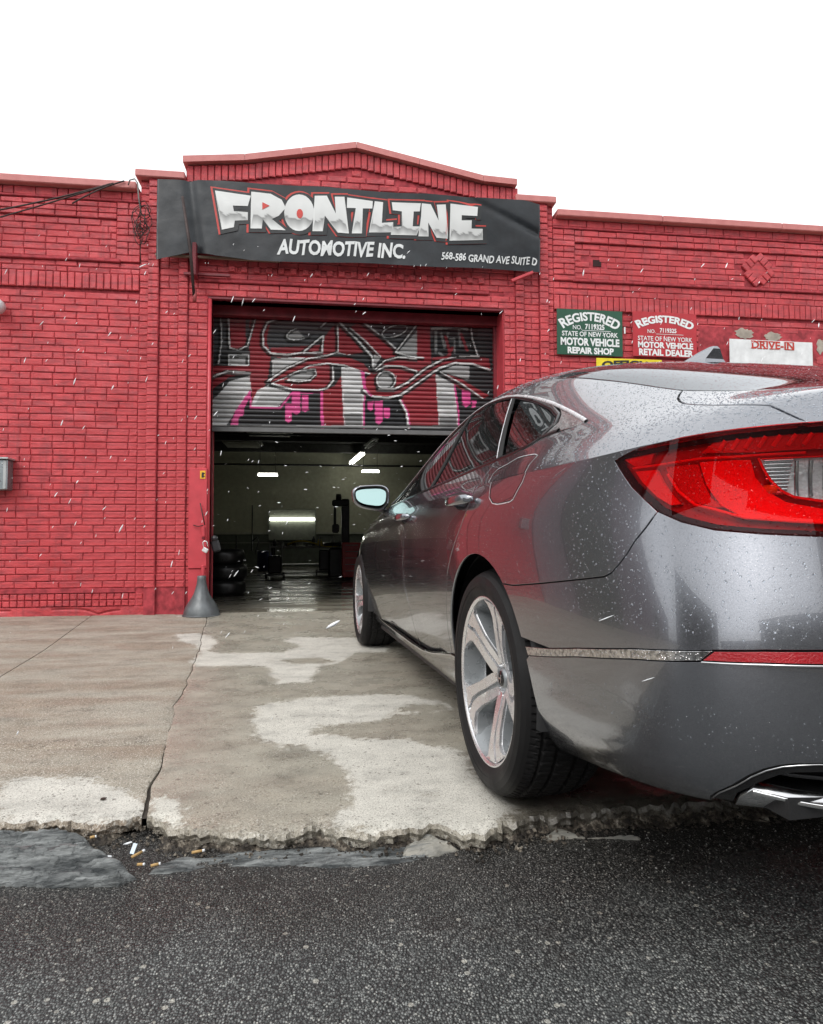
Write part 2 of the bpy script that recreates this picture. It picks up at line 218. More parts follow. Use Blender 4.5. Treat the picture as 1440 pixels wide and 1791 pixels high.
GRAF=[('f', 'd', [(-1.209, 3.109), (1.816, 3.236), (1.813, 2.965), (-1.205, 2.691)]), ('f', 'r', [(-1.008, 3.047), (-0.828, 3.054), (-0.815, 2.774), (-0.915, 2.724), (-0.983, 2.733)]), ('f', 'r', [(-0.783, 3.068), (-0.567, 3.077), (-0.611, 2.828), (-0.565, 2.689), (-0.598, 2.407), (-0.754, 2.17), (-0.779, 2.472)]), ('f', 'l', [(-0.993, 2.675), (-0.791, 2.681), (-0.791, 2.569), (-0.992, 2.563)]), ('s', 'w', 0.012, [(-0.993, 2.675), (-0.791, 2.681), (-0.791, 2.569), (-0.992, 2.563), (-0.993, 2.675)]), ('s', 'w', 0.012, [(-1.075, 3.056), (-1.062, 2.812), (-1.093, 2.579)]), ('s', 'w', 0.012, [(-0.997, 3.059), (-0.983, 2.745), (-0.893, 2.725), (-0.803, 2.774), (-0.726, 3.058)]), ('f', 'r', [(-1.17, 2.548), (-0.779, 2.56), (-0.779, 2.484), (-0.98, 2.443), (-1.168, 2.299)]), ('s', 'w', 0.018, [(-1.169, 2.433), (-1.003, 2.5), (-0.779, 2.491)]), ('f', 'w', [(-1.172, 2.023), (-1.112, 2.231), (-0.98, 2.396), (-0.779, 2.46), (-0.759, 2.298), (-0.888, 2.144), (-1.02, 1.92), (-1.171, 1.917)]), ('f', 'l', [(-1.174, 2.184), (-1.09, 2.255), (-0.822, 2.285), (-0.888, 2.144), (-0.977, 2.004), (-1.172, 2.0)]), ('f', 'k', [(-0.887, 1.913), (-0.855, 2.099), (-0.764, 2.298), (-0.758, 2.112), (0.022, 2.118), (0.022, 1.93)]), ('f', 'p', [(-0.98, 1.921), (-0.922, 2.086), (-0.789, 2.29), (-0.773, 2.24), (-0.854, 2.075), (-0.887, 2.005), (-0.887, 1.922)]), ('f', 'p', [(-0.83, 2.099), (-0.831, 2.085), (-0.833, 2.071), (-0.836, 2.059), (-0.84, 2.048), (-0.846, 2.04), (-0.852, 2.036), (-0.859, 2.034), (-0.865, 2.035), (-0.871, 2.04), (-0.877, 2.048), (-0.881, 2.058), (-0.885, 2.07), (-0.887, 2.083), (-0.888, 2.098), (-0.887, 2.112), (-0.885, 2.126), (-0.882, 2.138), (-0.878, 2.149), (-0.872, 2.157), (-0.866, 2.162), (-0.859, 2.163), (-0.853, 2.162), (-0.847, 2.157), (-0.841, 2.15), (-0.837, 2.139), (-0.833, 2.127), (-0.831, 2.114)]), ('f', 'w', [(-0.699, 2.311), (-0.563, 2.385), (-0.347, 2.316), (-0.438, 2.201), (-0.501, 2.134), (-0.776, 2.128)]), ('f', 'l', [(-0.665, 2.266), (-0.392, 2.272), (-0.46, 2.177), (-0.72, 2.171)]), ('s', 'p', 0.02, [(-0.777, 2.298), (-0.765, 2.128), (-0.471, 2.126), (-0.347, 2.292), (-0.048, 2.305)]), ('f', 'r', [(-0.566, 2.759), (-0.072, 2.805), (0.114, 3.069), (0.137, 2.736), (-0.072, 2.658), (-0.279, 2.651), (-0.44, 2.646), (-0.565, 2.67)]), ('f', 'l', [(-0.135, 2.963), (-0.137, 2.943), (-0.152, 2.921), (-0.178, 2.899), (-0.213, 2.879), (-0.254, 2.864), (-0.296, 2.855), (-0.335, 2.852), (-0.368, 2.856), (-0.391, 2.867), (-0.402, 2.883), (-0.4, 2.903), (-0.386, 2.925), (-0.359, 2.947), (-0.324, 2.967), (-0.284, 2.982), (-0.242, 2.992), (-0.202, 2.995), (-0.169, 2.99), (-0.146, 2.98)]), ('s', 'w', 0.01, [(-0.135, 2.963), (-0.137, 2.943), (-0.152, 2.921), (-0.178, 2.899), (-0.213, 2.879), (-0.254, 2.864), (-0.296, 2.855), (-0.335, 2.852), (-0.368, 2.856), (-0.391, 2.867), (-0.402, 2.883), (-0.4, 2.903), (-0.386, 2.925), (-0.359, 2.947), (-0.324, 2.967), (-0.284, 2.982), (-0.242, 2.992), (-0.202, 2.995), (-0.169, 2.99), (-0.146, 2.98)]), ('f', 'd', [(-0.211, 2.866), (0.114, 3.093), (-0.003, 3.088), (-0.373, 3.049)]), ('s', 'w', 0.016, [(-0.442, 3.082), (-0.601, 3.028), (-0.65, 2.909), (-0.641, 2.78), (-0.565, 2.701), (-0.394, 2.69), (-0.234, 2.724), (-0.072, 2.871), (-0.026, 2.909), (-0.037, 2.73), (-0.234, 2.719)]), ('s', 'w', 0.016, [(-0.049, 3.003), (0.043, 3.09), (0.125, 3.105), (0.133, 2.736), (0.184, 2.726)]), ('f', 'w', [(-0.554, 2.642), (-0.256, 2.671), (-0.141, 2.656), (-0.393, 2.507), (-0.552, 2.42)]), ('f', 'l', [(-0.542, 2.596), (-0.302, 2.604), (-0.439, 2.517), (-0.541, 2.479)]), ('f', 'r', [(-0.598, 2.407), (-0.394, 2.549), (-0.187, 2.654), (0.021, 2.69), (0.231, 2.687), (0.395, 2.626), (0.489, 2.509), (0.348, 2.541), (0.207, 2.591), (0.021, 2.609), (-0.164, 2.58), (-0.347, 2.473), (-0.552, 2.385)]), ('s', 'w', 0.014, [(-0.598, 2.407), (-0.394, 2.554), (-0.187, 2.659), (0.021, 2.699), (0.114, 2.735), (0.254, 2.716)]), ('s', 'w', 0.014, [(-0.552, 2.385), (-0.347, 2.478), (-0.164, 2.584), (0.021, 2.614), (0.207, 2.596), (0.348, 2.548), (0.501, 2.505)]), ('f', 'r', [(-0.552, 2.385), (-0.347, 2.473), (-0.164, 2.575), (0.021, 2.604), (0.072, 2.568), (0.072, 2.438), (0.021, 2.358), (-0.071, 2.332), (-0.347, 2.32)]), ('f', 'l', [(-0.37, 2.484), (-0.256, 2.534), (-0.118, 2.55), (-0.106, 2.492), (-0.164, 2.431), (-0.278, 2.411), (-0.393, 2.425)]), ('s', 'w', 0.01, [(-0.37, 2.484), (-0.256, 2.534), (-0.106, 2.551), (-0.099, 2.492), (-0.164, 2.431), (-0.278, 2.411), (-0.393, 2.425)]), ('s', 'w', 0.016, [(-0.552, 2.385), (-0.347, 2.33), (-0.071, 2.328), (0.021, 2.354), (0.082, 2.438), (0.072, 2.58)]), ('f', 'r', [(-0.036, 2.31), (0.096, 2.379), (0.172, 2.5), (0.196, 1.933), (-0.029, 1.929)]), ('s', 'p', 0.03, [(-0.043, 2.305), (-0.033, 1.929)]), ('f', 'w', [(0.165, 2.583), (0.372, 2.549), (0.4, 2.34), (0.395, 1.937), (0.196, 1.933), (0.17, 2.31)]), ('f', 'l', [(0.189, 2.311), (0.376, 2.316), (0.386, 2.197), (0.189, 2.193)]), ('f', 'g', [(0.189, 2.086), (0.385, 2.091), (0.385, 1.972), (0.208, 1.969)]), ('s', 'p', 0.02, [(0.376, 2.542), (0.409, 2.317), (0.399, 1.937)]), ('f', 'p', [(-0.347, 2.309), (-0.26, 2.311), (-0.259, 2.088), (-0.302, 2.064), (-0.346, 2.087)]), ('f', 'p', [(-0.248, 2.276), (-0.175, 2.278), (-0.174, 2.114), (-0.211, 2.094), (-0.248, 2.112)]), ('f', 'p', [(-0.415, 2.178), (-0.351, 2.18), (-0.35, 1.998), (-0.382, 1.974), (-0.414, 1.996)]), ('f', 'd', [(0.149, 3.094), (0.561, 3.111), (0.847, 2.736), (0.584, 2.679), (0.49, 2.7)]), ('f', 'r', [(0.231, 3.002), (0.396, 3.08), (0.811, 2.735), (0.632, 2.681), (0.49, 2.724), (0.395, 2.745), (0.231, 2.716), (0.137, 2.736), (0.132, 3.022)]), ('f', 'k', [(0.16, 3.035), (0.254, 3.015), (0.513, 2.713), (0.466, 2.676)]), ('s', 'w', 0.018, [(0.142, 3.058), (0.301, 2.909), (0.49, 2.7), (0.508, 2.522)]), ('s', 'w', 0.012, [(0.254, 3.003), (0.419, 2.865), (0.58, 2.703)]), ('s', 'w', 0.016, [(0.344, 3.102), (0.585, 2.931), (0.823, 2.73)]), ('f', 'l', [(0.509, 2.725), (0.58, 2.691), (0.537, 2.63), (0.504, 2.533)]), ('f', 'd', [(0.878, 3.046), (0.877, 3.023), (0.863, 2.999), (0.837, 2.974), (0.801, 2.952), (0.76, 2.934), (0.716, 2.922), (0.675, 2.918), (0.641, 2.921), (0.616, 2.932), (0.603, 2.949), (0.604, 2.971), (0.618, 2.996), (0.644, 3.021), (0.679, 3.043), (0.72, 3.061), (0.764, 3.073), (0.805, 3.077), (0.84, 3.074), (0.865, 3.063)]), ('s', 'w', 0.01, [(0.861, 3.031), (0.86, 3.012), (0.845, 2.99), (0.82, 2.968), (0.785, 2.947), (0.745, 2.93), (0.703, 2.919), (0.664, 2.914), (0.631, 2.915), (0.607, 2.924), (0.596, 2.939), (0.597, 2.958), (0.611, 2.979), (0.637, 3.002), (0.671, 3.022), (0.711, 3.039), (0.753, 3.051), (0.792, 3.056), (0.826, 3.055), (0.849, 3.046)]), ('f', 'r', [(0.969, 3.079), (1.114, 3.06), (1.123, 2.576), (0.966, 2.475), (0.967, 2.764)]), ('f', 'l', [(0.763, 2.757), (0.968, 2.994), (0.967, 2.668), (0.787, 2.71)]), ('s', 'w', 0.014, [(0.981, 3.079), (0.739, 2.757), (0.919, 2.714), (1.039, 2.706)]), ('f', 'r', [(0.489, 2.533), (0.608, 2.656), (0.871, 2.708), (0.967, 2.656), (0.966, 2.523), (0.87, 2.568), (0.727, 2.612), (0.584, 2.572), (0.525, 2.462), (0.537, 2.367), (0.679, 2.347), (0.87, 2.412), (0.821, 2.303), (0.678, 2.264), (0.489, 2.271), (0.414, 2.364), (0.409, 2.459)]), ('f', 'r', [(0.632, 2.609), (0.87, 2.592), (0.966, 2.499), (0.87, 2.4), (0.726, 2.349), (0.56, 2.368)]), ('f', 'l', [(0.736, 2.457), (0.734, 2.435), (0.726, 2.415), (0.714, 2.396), (0.698, 2.381), (0.679, 2.369), (0.658, 2.361), (0.636, 2.358), (0.614, 2.36), (0.593, 2.366), (0.574, 2.377), (0.558, 2.392), (0.546, 2.41), (0.539, 2.43), (0.537, 2.451), (0.539, 2.472), (0.547, 2.493), (0.558, 2.511), (0.574, 2.527), (0.593, 2.539), (0.614, 2.546), (0.636, 2.549), (0.659, 2.548), (0.68, 2.541), (0.699, 2.53), (0.714, 2.516), (0.726, 2.498), (0.734, 2.478)]), ('s', 'w', 0.012, [(0.736, 2.457), (0.734, 2.435), (0.726, 2.415), (0.714, 2.396), (0.698, 2.381), (0.679, 2.369), (0.658, 2.361), (0.636, 2.358), (0.614, 2.36), (0.593, 2.366), (0.574, 2.377), (0.558, 2.392), (0.546, 2.41), (0.539, 2.43), (0.537, 2.451), (0.539, 2.472), (0.547, 2.493), (0.558, 2.511), (0.574, 2.527), (0.593, 2.539), (0.614, 2.546), (0.636, 2.549), (0.659, 2.548), (0.68, 2.541), (0.699, 2.53), (0.714, 2.516), (0.726, 2.498), (0.734, 2.478)]), ('s', 'w', 0.016, [(0.518, 2.546), (0.632, 2.604), (0.799, 2.609), (0.966, 2.559), (0.966, 2.511)]), ('s', 'w', 0.012, [(0.525, 2.57), (0.632, 2.669), (0.775, 2.705), (0.967, 2.692)]), ('f', 'r', [(0.679, 2.276), (0.87, 2.424), (1.063, 2.586), (1.257, 2.713), (1.453, 2.751), (1.761, 2.73), (1.772, 2.596), (1.55, 2.657), (1.379, 2.657), (1.208, 2.603), (1.062, 2.478), (0.821, 2.279)]), ('s', 'w', 0.018, [(0.56, 2.356), (0.726, 2.361), (0.87, 2.436), (1.063, 2.594), (1.257, 2.701), (1.453, 2.747), (1.65, 2.743)]), ('s', 'w', 0.02, [(0.4, 2.34), (0.489, 2.276), (0.655, 2.263), (0.798, 2.303), (0.966, 2.427), (1.208, 2.598), (1.379, 2.662), (1.575, 2.658), (1.772, 2.596)]), ('s', 'p', 0.02, [(0.4, 2.53), (0.414, 2.364), (0.477, 2.283)]), ('f', 'k', [(0.407, 2.233), (0.785, 2.243), (0.845, 2.136), (0.868, 1.946), (0.414, 1.937)]), ('f', 'p', [(0.442, 2.222), (0.503, 2.224), (0.498, 2.133), (0.47, 2.119), (0.442, 2.139)]), ('f', 'p', [(0.517, 2.229), (0.598, 2.231), (0.597, 2.007), (0.559, 1.978), (0.522, 2.006)]), ('f', 'p', [(0.612, 2.16), (0.678, 2.161), (0.678, 2.061), (0.645, 2.041), (0.612, 2.06)]), ('f', 'r', [(0.786, 2.25), (1.062, 2.454), (1.171, 2.553), (1.204, 1.952), (0.88, 1.946)]), ('s', 'w', 0.022, [(0.785, 2.243), (0.857, 2.113), (0.875, 1.946)]), ('s', 'p', 0.012, [(0.802, 2.243), (0.873, 2.113), (0.892, 1.946)]), ('f', 'w', [(1.171, 2.529), (1.377, 2.426), (1.418, 1.956), (1.204, 1.952)]), ('f', 'l', [(1.194, 2.337), (1.381, 2.317), (1.385, 2.197), (1.194, 2.192)]), ('f', 'g', [(1.205, 2.072), (1.399, 2.076), (1.403, 1.98), (1.204, 1.976)]), ('s', 'p', 0.02, [(1.377, 2.414), (1.414, 2.149), (1.423, 1.956)]), ('f', 'l', [(1.232, 2.567), (1.403, 2.645), (1.538, 2.632), (1.537, 2.479)]), ('f', 'r', [(1.22, 2.555), (1.451, 2.489), (1.757, 2.315), (1.67, 2.271), (1.401, 2.403)]), ('s', 'w', 0.014, [(1.22, 2.56), (1.451, 2.44), (1.683, 2.286)]), ('f', 'p', [(1.457, 2.368), (1.548, 2.358), (1.547, 2.212), (1.502, 2.18), (1.461, 2.21)]), ('f', 'p', [(1.564, 2.261), (1.616, 2.263), (1.61, 2.19), (1.564, 2.177)]), ('f', 'k', [(1.133, 3.11), (1.641, 3.155), (1.637, 2.743), (1.404, 2.735), (1.148, 2.698)]), ('s', 'l', 0.03, [(1.138, 3.025), (1.406, 3.06), (1.517, 3.039)]), ('s', 'w', 0.012, [(1.554, 3.127), (1.577, 2.932), (1.637, 2.743), (1.428, 2.736)]), ('s', 'g', 0.025, [(1.174, 3.014), (1.173, 2.771)]), ('s', 'g', 0.025, [(1.235, 2.98), (1.27, 2.823), (1.308, 2.983)]), ('s', 'g', 0.025, [(1.332, 2.923), (1.381, 2.924), (1.38, 2.778)]), ('s', 'g', 0.025, [(1.431, 3.024), (1.442, 2.853), (1.552, 2.87)]), ('s', 'g', 0.025, [(1.209, 2.772), (1.282, 2.702)]), ('s', 'r', 0.03, [(1.148, 2.698), (1.306, 2.727), (1.356, 2.826)]), ('s', 'r', 0.03, [(1.455, 2.976), (1.515, 2.807)]), ('s', 'r', 0.03, [(1.283, 2.945), (1.331, 2.752)]), ('f', 'g', [(-1.198, 1.935), (1.803, 1.992), (1.803, 1.963), (-1.197, 1.907)])]
GCOL={'k': (0.012, 0.012, 0.014), 'r': (0.23, 0.016, 0.025), 'g': (0.2, 0.2, 0.2), 'w': (0.62, 0.62, 0.62), 'p': (0.6, 0.07, 0.25), 'd': (0.05, 0.05, 0.055), 'l': (0.38, 0.38, 0.38)}
EDGE1=[(-0.85, 1.897), (-0.764, 1.895), (-0.701, 1.894), (-0.645, 1.878), (-0.589, 1.86), (-0.547, 1.883), (-0.504, 1.899)]
EDGE2=[(-0.468, 1.894), (-0.433, 1.849), (-0.404, 1.816), (-0.323, 1.788), (-0.219, 1.759), (-0.108, 1.747), (-0.005, 1.774), (0.082, 1.71), (0.193, 1.722), (0.284, 1.733), (0.343, 1.687), (0.405, 1.665), (0.472, 1.721), (0.568, 1.748), (0.709, 1.778), (0.957, 1.771)]
ROCK=[(-0.849, 1.895), (-0.687, 1.858), (-0.624, 1.846), (-0.574, 1.786), (-0.489, 1.69), (-0.431, 1.642), (-0.466, 1.61), (-0.597, 1.62), (-0.734, 1.645)]
SLATE=[(-0.402, 1.71), (-0.362, 1.737), (-0.293, 1.765), (-0.099, 1.754), (0.028, 1.749), (0.14, 1.76), (0.283, 1.764), (0.352, 1.678), (0.235, 1.633), (0.128, 1.621), (0.001, 1.628), (-0.093, 1.652), (-0.206, 1.662), (-0.344, 1.653), (-0.432, 1.646)]
SLATE2=[(0.52, 1.674), (0.578, 1.733), (0.622, 1.767), (0.659, 1.736), (0.695, 1.706), (0.833, 1.694), (0.826, 1.661), (0.716, 1.683), (0.641, 1.69), (0.573, 1.673)]
ROADLINE=[(-0.759, 1.699), (-0.617, 1.674), (-0.481, 1.663), (-0.348, 1.675), (-0.209, 1.684), (-0.095, 1.674), (0.001, 1.649), (0.13, 1.642), (0.238, 1.654), (0.354, 1.69), (0.519, 1.67), (0.817, 1.645)]
JOINT1=[(-1.128, 6.625), (-0.793, 4.198), (-0.689, 3.344), (-0.677, 3.128), (-0.598, 2.7), (-0.544, 2.353), (-0.522, 2.156), (-0.503, 1.999), (-0.489, 1.897)]
JOINT0=[(-2.256, 7.012), (-1.947, 5.05), (-1.788, 3.95)]
HJOINT=[(-1.152, 2.558), (-0.995, 2.549), (-0.793, 2.526), (-0.625, 2.502)]
DRY=[[(-0.31, 5.032), (-0.246, 5.165), (0.243, 5.076), (0.474, 4.752), (0.413, 4.434), (0.212, 4.422), (0.064, 4.054), (-0.038, 3.966), (-0.079, 3.55), (-0.244, 3.521), (-0.299, 3.8), (-0.273, 3.935), (-0.583, 4.154), (-0.657, 4.144), (-0.773, 4.37), (-0.636, 4.528), (-0.273, 4.541), (-0.181, 4.756)], [(-0.308, 2.824), (-0.3, 2.999), (-0.243, 3.107), (-0.051, 3.205), (0.257, 3.213), (0.417, 3.158), (0.537, 3.012), (0.569, 2.871), (0.412, 2.839), (0.282, 2.84), (0.22, 2.747), (0.13, 2.721), (-0.025, 2.702), (-0.057, 2.617), (0.089, 2.53), (0.301, 2.467), (0.473, 2.315), (0.507, 1.943), (0.507, 1.785), (0.423, 1.626), (0.287, 1.682), (0.028, 1.737), (0.029, 1.81), (0.084, 1.89), (0.088, 2.056), (0.064, 2.216), (-0.007, 2.336), (-0.092, 2.446), (-0.194, 2.486), (-0.257, 2.575), (-0.285, 2.621), (-0.232, 2.748)], [(-1.177, 5.421), (-1.0, 5.449), (-0.838, 5.207), (-0.79, 4.953), (-0.786, 4.645), (-0.693, 4.55), (-0.262, 4.523), (-0.096, 4.197), (-0.086, 3.758), (-0.244, 3.521), (-0.321, 3.969), (-0.457, 4.065), (-0.762, 4.099), (-0.824, 4.24), (-0.833, 4.611), (-0.891, 4.859), (-1.048, 5.089)], [(-1.007, 2.24), (-0.922, 2.246), (-0.832, 2.242), (-0.729, 2.201), (-0.611, 2.101), (-0.539, 2.044), (-0.496, 1.964), (-0.492, 1.87), (-0.541, 1.864), (-0.641, 1.866), (-0.832, 1.856)], [(-0.487, 2.036), (-0.449, 2.016), (-0.402, 1.951), (-0.361, 1.827), (-0.371, 1.78), (-0.439, 1.863), (-0.469, 1.919)], [(-0.3, 3.068), (-0.18, 3.125), (-0.117, 2.902), (-0.138, 2.413), (-0.271, 2.629)], [(-1.671, 6.817), (-1.162, 6.732), (-1.08, 6.313), (-1.42, 6.369)]]
WETI=[[(-0.259, 4.214), (-0.176, 4.278), (-0.028, 4.271), (0.059, 4.128), (-0.0, 4.057), (-0.194, 4.087)], [(0.322, 2.945), (0.386, 2.994), (0.53, 2.973), (0.554, 2.892), (0.412, 2.839), (0.323, 2.87)]]

# ------------------------------------------------------------------ ground, road, pavement
def edge_y(x):
    e = np.array(EDGE1+EDGE2); y = np.interp(x, e[:, 0], e[:, 1])
    y = np.where(x < EDGE1[0][0], 1.89+.02*vnoise(x*6, x*0, 3), y); y = np.where(x > EDGE2[-1][0], 1.77+.02*vnoise(x*6, x*0+5, 4), y)
    return y+.018*(vnoise(x*38, x*0+9, 5)-.5)+.012*(vnoise(x*110, x*0+2, 6)-.5)+.006*(vnoise(x*300, x*0+2, 7)-.5)
def j1x(y):
    j = np.array(JOINT1)[::-1]; return np.interp(y, j[:, 1], j[:, 0])+.014*(vnoise(y*7, y*0+1, 11)-.5)+.003*(vnoise(y*18, y*0+3, 12)-.5)
def rise(y): return np.clip((y-4.9)/1.7, 0, 1)*.055
# concrete material driven by a painted dryness attribute
def concrete(name, wetc, dryc, redt=0.0, speck=.5, ro=0.0):
    b = MB(name, dryc, .5)
    d = b.attr('dry', 'Fac')
    n1 = b.noise(7, 5); n2 = b.noise(34, 5, .65)
    dd = b.math('ADD', d, b.math('MULTIPLY', b.math('SUBTRACT', n2, .5), 1.5)); dd = b.math('ADD', dd, b.math('MULTIPLY', b.math('SUBTRACT', n1, .5), 1.1)); dd = b.math('ADD', dd, b.math('MULTIPLY', b.math('SUBTRACT', b.noise(130, 3, .7), .5), .7))
    m = b.ramp(dd, [(.40, 0), (.52, .55), (.66, 1)])
    mot = b.noise(160, 3, .7)
    wc = b.mix(b.noise(2.3, 4), tuple(c*.78 for c in wetc), tuple(c*1.2 for c in wetc))
    if redt: wc = b.mix(b.ramp(b.noise(1.7, 4, .6, b.co((.6, 2.2, 1))), [(.42, 0), (.62, redt)]), wc, (.27, .205, .15))
    wc = b.mix(.55, wc, b.ramp(mot, [(.3, .45), (.7, 1.0)]), 'MULTIPLY')
    dc = b.mix(.5, b.mix(n2, tuple(c*.8 for c in dryc), dryc), b.ramp(mot, [(.3, .6), (.65, 1.0)]), 'MULTIPLY')
    c = b.mix(m, wc, dc)
    c = b.mix(.75, c, b.ramp(b.noise(5.5, 6, .68, b.co((1, 1.5, 1))), [(.30, .48), (.46, .9), (.7, 1.2)]), 'MULTIPLY')
    c = b.mix(b.ramp(b.noise(2.9, 5, .7, b.co((1.2, 1, 1))), [(.60, 0), (.74, .5)]), c, (.16, .125, .085))
    # exposed aggregate: pale and dark chips
    v = b.voro(135, co=b.co((1, .7, 1))); vc = b.voro(135, out='Color', co=b.co((1, .7, 1)))
    sep = b.n('ShaderNodeSeparateColor'); b.l(vc, sep.inputs[0])
    pick = b.math('GREATER_THAN', sep.outputs[0], 1-.45*speck); chip = b.math('MULTIPLY', pick, b.math('LESS_THAN', v, .28))
    c = b.mix(b.math('MULTIPLY', chip, .62), c, (.60, .57, .51)); g2 = b.noise(210, 2, .8); c = b.mix(b.ramp(g2, [(.34, .75), (.47, 0)]), c, (.07, .058, .045)); c = b.mix(b.ramp(g2, [(.56, 0), (.68, .6)]), c, (.62, .60, .55))
    pick2 = b.math('GREATER_THAN', sep.outputs[1], .86); chip2 = b.math('MULTIPLY', pick2, b.math('LESS_THAN', b.voro(48), .3))
    c = b.mix(b.math('MULTIPLY', chip2, .6), c, (.07, .06, .05))
    pit = b.ramp(b.noise(75, 2, .5), [(.27, 1), (.34, 0)])
    c = b.mix(b.math('MULTIPLY', pit, .6), c, (.08, .07, .055))
    gr_ = b.math('MULTIPLY', b.attr('painted_shade', 'Fac'), b.ramp(b.noise(14, 5, .7), [(.25, 1), (.75, .55)])); c = b.mix(gr_, c, (.022, .018, .015))  # shadow under the car mixed into the concrete colour
    b.base(c)
    b.rough(b.mix(m, b.ramp(b.noise(5, 5, .65), [(.38, .16+ro), (.52, .34+ro), (.65, .5+ro*.6)]), .72)); b.b.inputs['Specular IOR Level'].default_value = .5-ro*.9
    h = b.math('ADD', b.math('MULTIPLY', mot, .5), b.math('MULTIPLY', b.noise(420, 2), .5)); h = b.math('SUBTRACT', h, b.math('MULTIPLY', pit, .5))
    b.bump(b.math('ADD', h, b.math('MULTIPLY', chip, .3)), .55, .004)
    return b.m
m_slab_left = concrete('concrete_reddish_speckled', (.40, .365, .30), (.66, .64, .58), .75, 2.6, .35)
m_slab_drive = concrete('concrete_driveway', (.41, .385, .315), (.66, .64, .57), .25, .35)
def dryness(X, Y):
    d = np.zeros_like(X)
    for P in DRY:
        s = np.clip(segdist(X, Y, P, True)/.05, 0, 1)*.5; d = np.maximum(d, np.where(inpoly(X, Y, P), .5+s, .5-s))
    for P in WETI:
        s = np.clip(segdist(X, Y, P, True)/.05, 0, 1)*.5; d = np.minimum(d, np.where(inpoly(X, Y, P), .5-s, .5+s))
    far = np.clip((Y-6.3)/.3, 0, 1)
    return d*(1-far)
def sheet(name, xl, xr, ys, nx, mat, hf=None, lip=.0):
    """slab with side boundaries xl(y), xr(y)"""
    V = []; t = np.linspace(0, 1, nx)
    Y = np.repeat(ys[:, None], nx, 1); XL = xl(ys)[:, None]; XR = xr(ys)[:, None]; X = XL+(XR-XL)*t[None, :]
    return X, Y
def slab(name, X, Y, mat, thick=.032):
    ny, nx = X.shape
    Zs = rise(Y)+.004*(fbm(X*2.2, Y*2.2, 3, 8)-.5)+.0025*(fbm(X*22, Y*22, 3, 9)-.5)
    # worn, rounded rim
    Zs[:, 0] -= .003; Zs[:, -1] -= .003; de = Y-Y[0][None, :]; ew = np.clip(1-de/.06, 0, 1); Zs -= ew*(.045*np.clip(fbm(X*40, Y*60, 4, 14)-.45, 0, 1)+.007*vnoise(X*120, Y*120, 19))
    v = np.stack([X, Y, Zs], -1).reshape(-1, 3); f = grid(nx, ny)
    dry = dryness(X.ravel(), Y.ravel())
    # skirt
    ring = [i for i in range(nx)]+[j*nx+nx-1 for j in range(1, ny)]+[(ny-1)*nx+i for i in range(nx-2, -1, -1)]+[j*nx for j in range(ny-2, 0, -1)]
    o = len(v); jit = .012*(vnoise(v[ring, 0]*60, v[ring, 1]*60, 21)-.5)
    sk = v[ring].copy(); sk[:, 2] -= thick; sk[:, 1] += np.abs(jit)
    n = len(ring); v = np.vstack([v, v[ring], sk]); dry = np.r_[dry, np.full(2*n, .2)]
    rings = [sk]; v = v[:-n]; dry = dry[:-n]
    for lv in (.35, .7, 1.0):
        s_ = (v[o:o+n]).copy(); s_[:, 2] -= thick*lv; s_[:, 1] += .022*(fbm(s_[:, 0]*70, s_[:, 2]*0+lv*9+s_[:, 1]*3, 3, 23)-.52)-.006*(lv == .35); v = np.vstack([v, s_]); dry = np.r_[dry, np.full(n, .2)]
    gx, gy = v[:, 0], v[:, 1]; painted_shade = np.clip((gx-.36-.10*fbm(gx*6, gy*6, 3, 91))/.14, 0, 1)*np.clip((1.6-gx+gy*.2)/.3, 0, 1)*np.clip((2.45-gy)/.35, 0, 1)*.95  # shade below the car's rear painted onto the driveway
    painted_shade = np.maximum(painted_shade, np.r_[np.zeros(o+n), np.full(n, .0), np.full(n, .5), np.full(n, .9)]*(.4+.6*vnoise(gx*90, gy*90, 29)))  # lower side faces darkened too, as shade beneath the slab lip
    g_ = M().add(v, f, True); g_.f += [(o+k*n+i, o+(k+1)*n+i, o+(k+1)*n+(i+1) % n, o+k*n+(i+1) % n) for k in range(3) for i in range(n)]; g_.sm += [False]*(3*n)
    return struct(g_.build(name, mat, None, {'dry': ('FLOAT', dry), 'painted_shade': ('FLOAT', painted_shade)}))
G1 = .0042
def ysamp(a, b, d0, d1):
    out = [a]; 
    while out[-1] < b: out.append(out[-1]+d0+(d1-d0)*min(1, (out[-1]-a)/3))
    out[-1] = b; return np.array(out)
# left pavement: inner slab (between two joints) and outer ones, cross joint at y=2.53
def j0x(y): return -2.256+(-1.788+2.256)*(7.012-y)/(7.012-3.95)
YC = 2.54
def rowslab(name, xl, xr, ya, yb, nx, mat, d0=.02, d1=.05, front=False):
    t = np.linspace(0, 1, nx)
    ys = ysamp(0, yb-ya, d0, d1)/(yb-ya)
    X = np.zeros((len(ys), nx)); Y = np.zeros_like(X)
    for j, s in enumerate(ys):
        yn = ya+(yb-ya)*s; ea = eb = ya
        if front: ea = float(edge_y(np.array([float(xl(np.array([ya]))[0])]))[0]); eb = float(edge_y(np.array([float(xr(np.array([ya]))[0])]))[0])
        xs = float(xl(np.array([ea+(yb-ea)*s]))[0]); xe = float(xr(np.array([eb+(yb-eb)*s]))[0]); xx = xs+(xe-xs)*t
        y0 = edge_y(xx) if front else np.full(nx, ya)
        X[j] = xx; Y[j] = y0+(yb-y0)*s
    return slab(name, X, Y, mat)
c = lambda k: (lambda y: np.full_like(y, k, dtype=float))
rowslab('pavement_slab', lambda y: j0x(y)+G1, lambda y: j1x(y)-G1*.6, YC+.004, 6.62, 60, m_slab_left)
rowslab('pavement_slab', lambda y: j0x(y)+G1, lambda y: j1x(y)-G1-.004*np.clip((2.3-y)/.4, 0, 1), 1.885, YC-.003, 150, m_slab_left, .012, .02, True)
